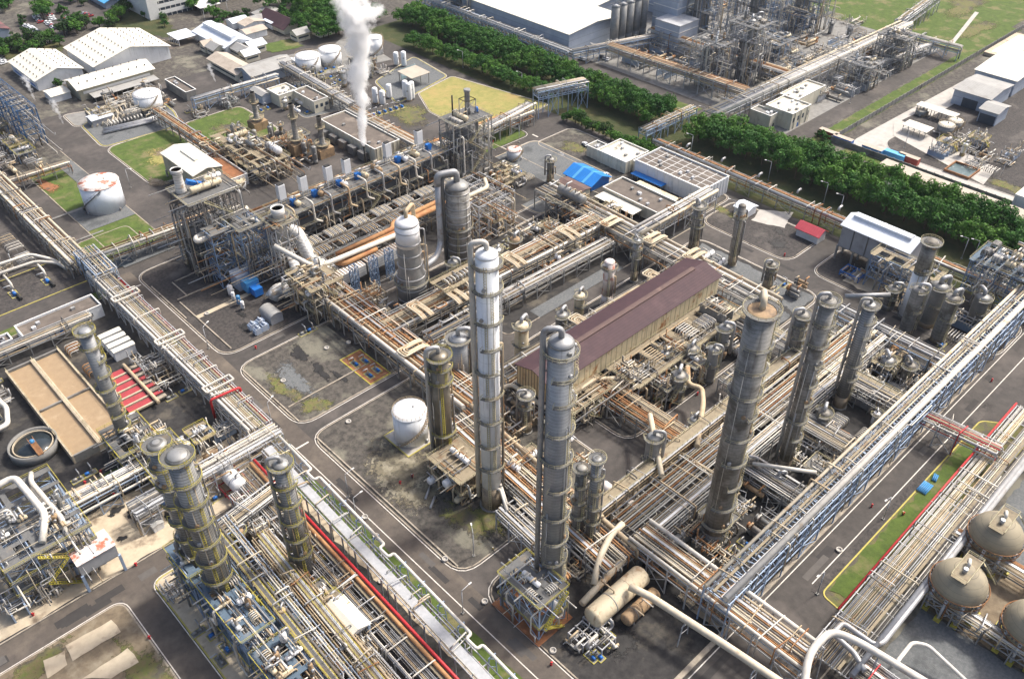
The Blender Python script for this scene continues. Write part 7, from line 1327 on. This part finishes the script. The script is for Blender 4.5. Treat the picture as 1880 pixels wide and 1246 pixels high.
for i, (p, m, lb) in enumerate((((1520, 252), 'container_red', 'rust red shipping container behind the trees'), ((1546, 264), 'blue_paint', 'blue shipping container behind the trees'), ((1600, 282), 'sky_blue_paint', 'pale blue shipping container under the brown roof'), ((1640, 292), 'roof_blue_pale', 'pale blue topped shipping container behind the trees'), ((1666, 298), 'container_red', 'low rust red container at the row end'))):
    x, y = g(*p); t = thing('shipping_container', lb, 'container', (x, y, 0), 'shipping containers', PI / 2, own=True); MB().box(-5, -1.6, .1, 5, 1.6, 3.4).build('body', m, t); MB().box(-5.02, -1.55, 3.4, 5.02, 1.55, 3.48).build('roof', 'roof_tan' if i != 3 else 'roof_blue_pale', t); MB().box(-5.1, -1.4, .3, -5.003, 1.4, 3.2).build('door', m, t)
for i in range(46):
    x, y = 391 - (i % 2) * 2.4, 86 - (i // 2) * 2.4; m = 'barrel_grey' if i < 18 else 'barrel_yellow' if i < 32 else 'roof_tan'; t = thing('steel_drum', f'{ {"barrel_grey": "grey", "barrel_yellow": "yellow", "roof_tan": "brown"}[m]} stacked drum in the row behind the trees', 'drum', (x, y, 0), 'stacked drums'); MB().lathe(0, 0, [(1, -1), (1, 1)], 12, axis='y', z=1).build('body', m, t)
# fences and walls
def wall(label, p, q, h, m, group='boundary walls', th=.25, post=None, name='boundary_wall'):
    t = thing(name, label, 'wall', (*p, 0), group, math.atan2(q[1] - p[1], q[0] - p[0]), own=True); L = math.hypot(q[0] - p[0], q[1] - p[1]); MB().box(0, -th / 2, 0, L, th / 2, h).build('panel', m, t); n = min(90, int(L / 4))
    for i in range(n + 1): MB().box(L * i / n - .2, -th / 2 - .12, 0, L * i / n + .2, th / 2 + .12, h + .25).build('post', m, t)
wall('long grey panel fence beside the grass margin', (394, 185), (640, 185), 2.8, 'concrete_grey'); wall('grey panel wall beside the concrete road', (394, 184.5), (396, 20), 2.8, 'concrete_grey')
wall('low white wall along the garden avenue', g(450, 48), g(520, 18), 1.6, 'trim_white'); wall('low cream wall below the warehouses', g(215, 55), g(330, 85)[:2], 1.2, 'concrete')
# lamps
def lamp_proto(h=9, arm=2.4):
    t = thing('street_lamp', 'single arm road lamp', 'street lamp', (0, 0, 0), 'street lamps'); MB().lathe(0, 0, [(.13, 0), (.13, h - .01)], 6).build('pole', 'steel_pale', t); MB().tube(fillet([(0, 0, h), (0, 0, h + .6), (arm, 0, h + 1)], .8), .09, 6).build('arm', 'steel_pale', t); MB().box(arm, -.2, h + .9, arm + .9, .2, h + 1.08).build('lamp_head', 'trim_white', t); MB().box(-.4, -.4, 0, .4, .4, .3).build('footing', 'concrete_grey', t); return t
proto = lamp_proto(); LAMPS = [(1621, 953, 3.0), (1500, 1090, 3.0), (655, 955, 0), (850, 1125, 0), (268, 465, -1.6), (383, 640, .4), (500, 780, .4), (575, 585, -1), (640, 912, 0), (1360, 945, 2), (1218, 258, 2), (1268, 282, 2), (1410, 332, 2), (1512, 372, 2), (1540, 395, 2), (1715, 228 + 50, 2), (1835, 290 + 40, 2), (1660, 272, 2), (850, 125, 2), (958, 165, 2), (953, 262, 2), (1290, 60 + 170, 2), (1560, 440, 2), (1765, 475, 2), (1785, 480, 2), (1345, 405, 2), (240, 345, -1), (212, 365, -1), (870, 1020, 1), (1195, 205, 2), (1385, 215, 2), (1560, 190, 2), (420, 30, 0), (378, 45, 0)]
for i, (px, py, rz) in enumerate(LAMPS):
    x, y = g(px, py)
    if i == 0: proto.location = (x, y, .05); proto.rotation_euler = (0, 0, rz); THINGS[-1] = (proto, (x, y, 0), False)
    else: dup(proto, (x, y, .05), rz)
# hydrants and drain covers
pr = thing('fire_hydrant', 'red fire hydrant post', 'hydrant', (0, 0, 0), 'fire hydrants'); MB().lathe(0, 0, [(.35, 0), (.25, .1), (.25, .9), (.35, 1), (.2, 1.2)], 8).build('body', 'pipe_red', pr); MB().tube([(-.5, 0, .7), (.5, 0, .7)], .14, 6).build('outlet', 'pipe_red', pr); first = True
for p in ((1012, 1220), (878, 1155 + 65), (250, 1038), (186, 868), (157, 888), (275, 1172), (735, 888), (757, 876), (1440, 470), (1280, 725), (470, 640), (575, 605), (1658, 945), (1820, 700), (62, 1130), (1010, 1105), (905, 262), (1600, 930), (210, 910), (620, 1190)):
    x, y = g(*p)
    if first: pr.location = (x, y, .15); THINGS[-1] = (pr, (x, y, 0), False); first = False
    else: dup(pr, (x, y, .15))
for i, p in enumerate(((468, 540), (380, 577), (700, 1068), (817, 1027), (1062, 1100 + 90), (600, 640), (640, 630), (1015, 1195), (690, 985), (670, 950), (1540, 1010), (1340, 750), (890, 1110 - 5), (640, 775), (520, 700))): x, y = g(*p); t = thing('manhole', 'pale concrete manhole ring on the ground', 'manhole', (x, y, .15), 'manholes'); MB().lathe(0, 0, [(.9, 0), (.9, .5), (.6, .5), (.6, .1)], 14).build('ring', 'concrete_pale', t)
# people at work
def person(label, x, y, rz, top, leg='car_dark', hat='trim_white'):
    t = thing('person', label, 'person', (x, y, .15), own=True, rz=rz); me = bpy.data.meshes.new('body'); V = [(0, 0, .95), (0, 0, 1.2), (0, 0, 1.45), (0, 0, 1.55), (0, .02, 1.7), (.1, 0, .9), (.13, .1, .5), (.13, .02, .06), (.14, .2, .03), (-.1, 0, .9), (-.13, -.08, .5), (-.13, -.22, .06), (-.14, -.04, .03), (.2, 0, 1.42), (.28, .03, 1.15), (.26, .2, .95), (-.2, 0, 1.42), (-.28, -.03, 1.15), (-.26, .1, .95)]
    E = [(0, 1), (1, 2), (2, 3), (3, 4), (0, 5), (5, 6), (6, 7), (7, 8), (0, 9), (9, 10), (10, 11), (11, 12), (2, 13), (13, 14), (14, 15), (2, 16), (16, 17), (17, 18)]; me.from_pydata(V, E, []); o = bpy.data.objects.new('body', me); COL.objects.link(o); o.parent = t; me.materials.append(MATS[leg]); md = o.modifiers.new('skin', 'SKIN'); rad = [.15, .15, .17, .06, .1, .1, .075, .05, .05, .1, .075, .05, .05, .07, .055, .04, .07, .055, .04]
    for i, r in enumerate(rad): me.skin_vertices[0].data[i].radius = (r, r)
    me.skin_vertices[0].data[0].use_root = True; MB().lathe(0, 0, [(.19, .85), (.2, 1.1), (.23, 1.38), (.12, 1.5)], 10).build('jacket', top, t); MB().lathe(0, .02, [(.17, 1.72), (.16, 1.8), (.08, 1.88), (.02, 1.89)], 10).build('helmet', hat, t)
for i, (p, top, lb) in enumerate((((1655, 946), 'barrel_yellow', 'person in yellow jacket walking on the verge'), ((905, 1012), 'barrel_yellow', 'person in yellow jacket standing near the short pipe bridge'), ((757, 878), 'container_red', 'person in red jacket beside the spare silver pipes'), ((1705, 222), 'container_red', 'person in red jacket in the far grey yard'), ((1795, 300), 'car_dark', 'person in dark clothes in the far grey yard'))): x, y = g(*p); person(lb, x, y, i * 1.3, top)
# vehicles
def car_proto(m):
    t = thing('parked_car', 'car', 'car', (0, 0, 0), 'parked cars'); mb = MB()
    A = [(-2.1, .45), (-2.15, .85), (-1.9, 1.0), (-1.3, 1.05), (.7, 1.02), (1.9, .9), (2.15, .7), (2.1, .4)]
    n = len(A); mb.add([(a, -.85, b) for a, b in A] + [(a, .85, b) for a, b in A], [tuple(range(n)), tuple(range(2 * n - 1, n - 1, -1))] + [(i, n + i, n + (i + 1) % n, (i + 1) % n) for i in range(n)]); mb.build('body', m, t)
    B = [(-1.85, 1.0), (-1.4, 1.5), (.1, 1.52), (.95, 1.0)]; mb = MB(); mb.add([(a, -.72 if b > 1.2 else -.8, b) for a, b in B] + [(a, .72 if b > 1.2 else .8, b) for a, b in B], [(0, 1, 2, 3), (7, 6, 5, 4), (0, 4, 5, 1), (2, 6, 7, 3), (3, 7, 4, 0)]); mb.build('window', 'window_dark', t); MB().add([(-1.45, -.72, 1.505), (.1, -.72, 1.525), (.1, .72, 1.525), (-1.45, .72, 1.505), (-1.4, -.7, 1.56), (.05, -.7, 1.57), (.05, .7, 1.57), (-1.4, .7, 1.56)], [(4, 5, 6, 7), (0, 1, 5, 4), (1, 2, 6, 5), (2, 3, 7, 6), (3, 0, 4, 7)]).build('roof', m, t)
    for a in (-1.3, 1.3):
        for b in (-.8, .8): MB().lathe(a, b, [(.33, -.1), (.33, .1)], 10, axis='y', z=.33).build('wheel', 'black_iron', t)
    return t
CP = {m: car_proto(m) for m in ('car_white', 'car_dark', 'car_silver', 'car_red')}; NMC = {'car_white': 'white', 'car_dark': 'black', 'car_silver': 'silver', 'car_red': 'red'}; used = set(); CR = random.Random(4); del THINGS[-4:]
for (p0, p1, n, rz) in (((118, 35), (145, 50), 9, .1), ((86, 42), (105, 55), 8, .1), ((48, 48), (72, 62), 9, .1), ((66, 30), (76, 44), 5, .1), ((155, 26), (168, 32), 4, .1), ((0, 105), (8, 120), 5, .2), ((92, 28), (100, 40), 4, .1), ((1355, 222 + 5), (1375, 235), 3, .8), ((1065, 108), (1075, 112), 3, .4), ((1100, 105), (1120, 112), 3, .4), ((1068, 265), (1110, 285), 4, 1.2), ((1110, 322), (1112, 324), 1, 0)):
    a, b = g(*p0), g(*p1)
    for i in range(n):
        m = CR.choice(('car_white', 'car_white', 'car_silver', 'car_dark', 'car_white', 'car_red')); f = (i + .5) / n; x, y = a[0] + (b[0] - a[0]) * f + CR.uniform(-.4, .4), a[1] + (b[1] - a[1]) * f; z = .16; lb = f'{NMC[m]} parked car'
        if m not in used: used.add(m); c = CP[m]; c.location = (x, y, z); c.rotation_euler = (0, 0, rz); c['label'] = lb; THINGS.append((c, (x, y, 0), False))
        else: dup(CP[m], (x, y, z), rz, lb)
for m in CP:
    if m not in used:
        for ch in list(CP[m].children): bpy.data.objects.remove(ch)
        bpy.data.objects.remove(CP[m])
# ------------------------------------------------------------------ trees
def crown_mesh(seed, R, H, nl, leafs, mat_, flat_=.75, size=.75):
    r = random.Random(seed); mb = MB(); cl = []
    for i in range(nl):
        t = r.random() * 2 * PI; u = r.random(); el = math.asin(min(1, u * 1.25 - .25)); k = r.uniform(.55, 1) if i > nl * .25 else r.uniform(.1, .55)
        cl.append((R * k * math.cos(el) * math.cos(t), R * k * math.cos(el) * math.sin(t), H * (.5 + .5 * k * math.sin(el) * flat_), r.uniform(.20, .34) * R))
    for (cx, cy, cz, cr) in cl:
        for j in range(leafs):
            t = r.random() * 2 * PI; s = r.uniform(-.55, 1); q = math.sqrt(max(0, 1 - s * s)); d = Vector((q * math.cos(t), q * math.sin(t), s)); p = Vector((cx, cy, cz)) + Vector((d.x, d.y, d.z * .8)) * cr * r.uniform(.7, 1.08)
            nrm = (d + Vector((r.uniform(-.7, .7), r.uniform(-.7, .7), r.uniform(-.3, .9)))).normalized(); a = nrm.orthogonal().normalized(); b = nrm.cross(a); th = r.random() * 6.28; a, b = a * math.cos(th) + b * math.sin(th), b * math.cos(th) - a * math.sin(th); w = size * r.uniform(.6, 1.3); h = w * r.uniform(.45, .7)
            mb.add([tuple(p - a * w), tuple(p - b * h + nrm * .1), tuple(p + a * w), tuple(p + b * h)], [(0, 1, 2, 3)])
    me = bpy.data.meshes.new('crown'); me.from_pydata(mb.v, [], mb.f); me.materials.append(MATS[mat_]); return me
def trunk_mesh(seed, h, R):
    r = random.Random(seed); mb = MB(); mb.tube([(0, 0, 0), (.15, .1, h * .3), (0, .2, h * .55)], .38, 7)
    for i in range(5): a = i * 1.256 + r.random(); mb.tube([(0, .1, h * .3), (R * .35 * math.cos(a), R * .35 * math.sin(a), h * .55), (R * .6 * math.cos(a), R * .6 * math.sin(a), h * .7)], .17, 5)
    me = bpy.data.meshes.new('trunk'); me.from_pydata(mb.v, [], mb.f); me.materials.append(MATS['bark']); return me
BIG = [(crown_mesh(s, 8.2, 15, 46, 62, 'leaf' if s % 3 else 'leaf_bright', .9, .62), trunk_mesh(s, 15, 8)) for s in range(5)]
MID = [(crown_mesh(20 + s, 4.6, 9, 26, 46, ('leaf', 'leaf_dark', 'leaf_bright')[s], .95, .5), trunk_mesh(20 + s, 9, 4)) for s in range(3)]
SML = [(crown_mesh(30 + s, 2.6, 4.2, 14, 34, ('leaf_dark', 'leaf')[s], .95, .4), trunk_mesh(30 + s, 4, 2)) for s in range(2)]
TR = random.Random(8)
def tree(x, y, kinds, s, label, group, name='tree', cat='tree'):
    c, k = TR.choice(kinds); t = thing(name, label, cat, (x, y, 0), group, TR.random() * 6.28); t.scale = (s * TR.uniform(.92, 1.1), s * TR.uniform(.92, 1.1), s * TR.uniform(.88, 1.12))
    o = bpy.data.objects.new('trunk', k); COL.objects.link(o); o.parent = t; o = bpy.data.objects.new('crown', c); COL.objects.link(o); o.parent = t
GB = 'trees of the long green belt'; LB = 'broad dense green tree in the long belt'
for k in range(24): yy = 256 + k * 8.8; tree(350.5 + TR.uniform(-1, 1), yy, BIG, TR.uniform(.84, .96), LB, GB); tree(344.5 + TR.uniform(-1, 1), yy + 4, BIG, TR.uniform(.72, .85), LB, GB)
for k in range(21): yy = 48 + k * 8.9; f = (235 - yy) / 125; tree(355 + 6 * f + TR.uniform(-1.2, 1.2), yy, BIG, TR.uniform(.92, 1.1), LB, GB); tree(346.5 + 3 * f + TR.uniform(-1, 1), yy + 4, BIG, TR.uniform(.85, 1.0), LB, GB)
for k in range(14): tree(328.5 - k * .35 + TR.uniform(-.8, .8), 318 + k * 8.3, BIG, TR.uniform(.62, .74), 'round crowned tree in the roadside row', 'trees of the roadside row')
for k in range(15): tree(316.5 + TR.uniform(-1.2, 1.6), 232 + k * 4.2, MID, TR.uniform(.6, .85), 'bushy young tree by the narrow tree strip', 'trees of the narrow strip')
for k in range(22): tree(300 + TR.uniform(-20, 34), 480 + TR.uniform(-8, 70), BIG, TR.uniform(.8, 1.1), 'dark tree in the grove beyond the steam plume', 'trees of the far grove')
for (x0, y0, x1, y1, n, kd, s, lb) in ((0, 100, 115, 78, 22, MID, .8, 'dark bushy tree beside the old car park'), (110, 65, 215, 38, 14, MID, .85, 'bushy tree on the car park edge'), (210, 40, 260, 15, 7, MID, .9, 'tree between car park and office block'), (265, 30, 310, 45, 4, MID, .6, 'tree before the office block'), (345, 22, 400, 26, 6, MID, .9, 'garden tree before the office block'), (395, 42, 560, 25, 26, SML, 1.1, 'garden shrub along the avenue'), (520, 40, 560, 50, 10, MID, .7, 'tree beside the maroon villa'), (100, 10, 210, 0, 10, MID, .8, 'tree between car park rows'), (75, 22, 90, 36, 2, BIG, .75, 'large round tree in the car park'), (40, 40, 55, 75, 8, SML, 1, 'shrub beside the old red hall'), (105, 20, 130, 40, 8, SML, .9, 'shrub in the car park hedge'), (100, 150, 112, 158, 2, MID, .6, 'dark shrub beside the small warehouse'), (1500, 250, 1520, 262, 3, SML, .9, 'shrub by the fence corner'), (1390, 235, 1450, 225, 0, SML, .6, 'x'), (0, 20, 20, 5, 8, MID, 1, 'tree beyond the red hall')):
    for k in range(n): px = TR.uniform(x0, x1); py = y0 + (y1 - y0) * (px - x0) / max(1, x1 - x0) + TR.uniform(-9, 9) * (1 if y0 > 5 else .4); tree(*g(px, max(-25, py)), kd, s * TR.uniform(.75, 1.2), lb, 'car park and garden trees' if kd is not SML else 'shrubs', 'tree' if kd is not SML else 'shrub', 'tree' if kd is not SML else 'shrub')
# ------------------------------------------------------------------ steam
def steam(label, foot, top, r0, r1, dens, seed, group='steam plumes', bend=(0, 0), own=True, edge=.55):
    f = Vector(foot); tp = Vector(top); H = (tp - f).z; dx, dy = (tp.x - f.x) / H, (tp.y - f.y) / H
    mb = MB(); k = 10; n = 14; P = []
    for i in range(k + 1): 
        z = H * i / k; P.append((dx * z, dy * z, z, (r0 + (r1 - r0) * (i / k) ** .8) * 1.5 + .2))
    vs = [(x + r * math.cos(2 * PI * j / n), y + r * math.sin(2 * PI * j / n), z) for x, y, z, r in P for j in range(n)]
    mb.add(vs, [(i * n + j, i * n + (j + 1) % n, (i + 1) * n + (j + 1) % n, (i + 1) * n + j) for i in range(k) for j in range(n)] + [tuple(range(n - 1, -1, -1)), tuple(k * n + j for j in range(n))])
    m = bpy.data.materials.new('steam'); m.use_nodes = True; N = m.node_tree.nodes; L = m.node_tree.links; N.remove(N['Principled BSDF'])
    v = N.new('ShaderNodeVolumePrincipled'); v.inputs['Color'].default_value = (.99, .99, .99, 1); v.inputs['Anisotropy'].default_value = .25
    tc = N.new('ShaderNodeTexCoord'); sx = N.new('ShaderNodeSeparateXYZ'); L.new(tc.outputs['Object'], sx.inputs[0])
    def M(op, a, b=None):
        q = N.new('ShaderNodeMath'); q.operation = op
        for i, w in enumerate((a, b)):
            if w is None: continue
            if isinstance(w, (int, float)): q.inputs[i].default_value = w
            else: L.new(w, q.inputs[i])
        return q.outputs[0]
    z = sx.outputs[2]; x = M('SUBTRACT', sx.outputs[0], M('MULTIPLY', z, dx)); y = M('SUBTRACT', sx.outputs[1], M('MULTIPLY', z, dy))
    fr = M('POWER', M('MAXIMUM', M('DIVIDE', z, H), .0001), .8); rad = M('ADD', M('MULTIPLY', fr, r1 - r0), r0); d = M('DIVIDE', M('SQRT', M('ADD', M('MULTIPLY', x, x), M('MULTIPLY', y, y))), rad)
    nz = N.new('ShaderNodeTexNoise'); nz.inputs['Scale'].default_value = 1.5 / (r0 + r1); nz.inputs['Detail'].default_value = 7; nz.inputs['Roughness'].default_value = .62; mp = N.new('ShaderNodeMapping'); mp.inputs['Location'].default_value = (seed, seed * 2, 0); L.new(tc.outputs['Object'], mp.inputs[0]); L.new(mp.outputs[0], nz.inputs['Vector'])
    e = M('ADD', M('SUBTRACT', 1.0, d), M('MULTIPLY', M('SUBTRACT', nz.outputs['Fac'], edge), 4.0)); e = M('MINIMUM', M('MAXIMUM', M('MULTIPLY', e, 2.2), 0.0), 1.0)
    fade = M('MINIMUM', M('MULTIPLY', M('SUBTRACT', H, z), 6 / H), 1.0)
    L.new(M('MULTIPLY', M('MULTIPLY', e, fade), dens), v.inputs['Density']); L.new(v.outputs[0], N['Material Output'].inputs['Volume'])
    o = mb.build('steam_plume', m); o.location = f; o['kind'] = 'stuff'; o['label'] = label; o['category'] = 'steam'; return o
VT = Vector((VX, VY, 29)); d0 = VT.length
tx, ty = g(672, 60, 78)
steam('great white steam plume rising from the thin vent', (VX, VY, 29), (VX + 6, VY + 3, 92), .9, 8.5, .75, 3)
for p, q, h, r, s in (((640, 0), 0, 0, 0, 0),) if 0 else (((72, 205), 0, 14, 2.4, 5), ((123, 248), 0, 13, 2.2, 6), ((431, 222), 0, 9, 1.0, 7), ((1650, 392), 0, 9, 2.4, 8), ((1283, 570), 0, 7, 1.6, 9), ((1035, 320), 0, 5, 1.5, 10), ((400, 170), 0, 10, 2.0, 11)):
    x, y = g(*p); steam('small white wisp of steam', (x, y, 6 if h > 6 else 9), (x - (5 if s == 8 else 1), y + (6 if s == 8 else 2), 6 + h), .35, r, .5, s, edge=.56)
# ------------------------------------------------------------------ air, light, camera
def haze(dens):
    m = bpy.data.materials.new('haze'); m.use_nodes = True; N = m.node_tree.nodes; N.remove(N['Principled BSDF']); v = N.new('ShaderNodeVolumePrincipled'); v.inputs['Color'].default_value = (.78, .86, 1, 1); v.inputs['Density'].default_value = dens; v.inputs['Anisotropy'].default_value = .2
    m.node_tree.links.new(v.outputs[0], N['Material Output'].inputs['Volume']); o = MB().box(-950, -950, -1.2, 2650, 2650, 215).build('haze', m); o['kind'] = 'stuff'
HAZE = .00003
if HAZE: haze(HAZE)
w = bpy.data.worlds.new('World'); S.world = w; w.use_nodes = True; N = w.node_tree.nodes; sky = N.new('ShaderNodeTexSky'); sky.sky_type = 'NISHITA'; sky.sun_disc = False
SUN_EL, SUN_AZ = math.radians(52), math.radians(-12)          # direction to the sun in the XY plane, measured from +X
sky.sun_elevation = SUN_EL; sky.sun_rotation = math.radians(90) - SUN_AZ; sky.air_density = 1; sky.dust_density = 6; sky.ozone_density = 1
w.node_tree.links.new(sky.outputs[0], N['Background'].inputs[0]); N['Background'].inputs[1].default_value = .10
ld = bpy.data.lights.new('sun', 'SUN'); ld.energy = 2.2; ld.angle = math.radians(7); ld.color = (1, .95, .87); lo = bpy.data.objects.new('sun', ld); COL.objects.link(lo)
dv = Vector((math.cos(SUN_EL) * math.cos(SUN_AZ), math.cos(SUN_EL) * math.sin(SUN_AZ), math.sin(SUN_EL))); lo.rotation_euler = dv.to_track_quat('Z', 'Y').to_euler(); lo.location = (0, 0, 300)
cd = bpy.data.cameras.new('camera'); cd.lens = 36 * FPX / 1880; cd.clip_end = 6000; cd.clip_start = .5; co = bpy.data.objects.new('camera', cd); COL.objects.link(co); co.location = (0, 0, CAMH); co.rotation_euler = (PI / 2 - TILT, 0, AZ - PI / 2); S.camera = co
S.view_settings.view_transform = 'Standard'; S.view_settings.look = 'None'; S.view_settings.exposure = 1.15; S.view_settings.gamma = 1
S.cycles.use_denoising = True; S.cycles.max_bounces = 7; S.cycles.diffuse_bounces = 3; S.cycles.glossy_bounces = 2; S.cycles.volume_bounces = 10; S.cycles.transparent_max_bounces = 6; S.cycles.volume_max_steps = 160; S.cycles.caustics_reflective = False; S.cycles.caustics_refractive = False; S.render.use_persistent_data = False
# ------------------------------------------------------------------ labels that single each thing out
ORD = 'nearest second third fourth fifth sixth seventh eighth ninth tenth eleventh twelfth thirteenth fourteenth fifteenth sixteenth seventeenth eighteenth nineteenth twentieth'.split()
def ordinal(i):
    if i < 20: return ORD[i]
    T = ('twenty', 'thirty', 'forty', 'fifty', 'sixty', 'seventy', 'eighty', 'ninety'); U = ('', 'first', 'second', 'third', 'fourth', 'fifth', 'sixth', 'seventh', 'eighth', 'ninth'); n = i + 1; t, u = divmod(n, 10)
    return (T[t - 2] + (f'-{U[u]}' if u else 'th')).replace('yth', 'ieth') if n < 100 else f'number {n}'
CUT = re.compile(r' (below|under|behind|beside|inside|near|around|by|north of|west of|east of|on the|in the|among|along|at the|between|over|standing|off|across|above|rising) .*')
by = {}; cnt = {}
for o, p, own in THINGS: cnt[o['label']] = cnt.get(o['label'], 0) + 1
for o, p, own in THINGS:
    b = o['label']
    if cnt[b] > 1 and len(re.findall(r"[A-Za-z0-9]+", b)) > 6: b = CUT.sub('', b)
    by.setdefault(b, []).append((o, p))
for base, L in by.items():
    if len(L) == 1: continue
    near = {}
    for o, p in L: near.setdefault(min(LM, key=lambda k: (LM[k][0] - p[0]) ** 2 + (LM[k][1] - p[1]) ** 2), []).append((o, p))
    for k, M_ in near.items():
        M_.sort(key=lambda q: (LM[k][0] - q[1][0]) ** 2 + (LM[k][1] - q[1][1]) ** 2 + q[1][2] * .001)
        for i, (o, p) in enumerate(M_): o['label'] = f'{base}, {ordinal(i)}{"" if i == 0 else " nearest"} to the {k}' if len(M_) > 1 or len(near) > 1 else base
for o, p, own in THINGS:
    for a in ('tan and white ', ' motored', ' on a yellow kerbed plinth', ' resting', ' small', ' upturned', ' stacked', ' flanged', ' nearest to'):
        if len(re.findall(r"[A-Za-z0-9']+", o['label'])) > 16: o['label'] = o['label'].replace(a, {' nearest to': ' from', 'tan and white ': 'tan '}.get(a, ''), 1)
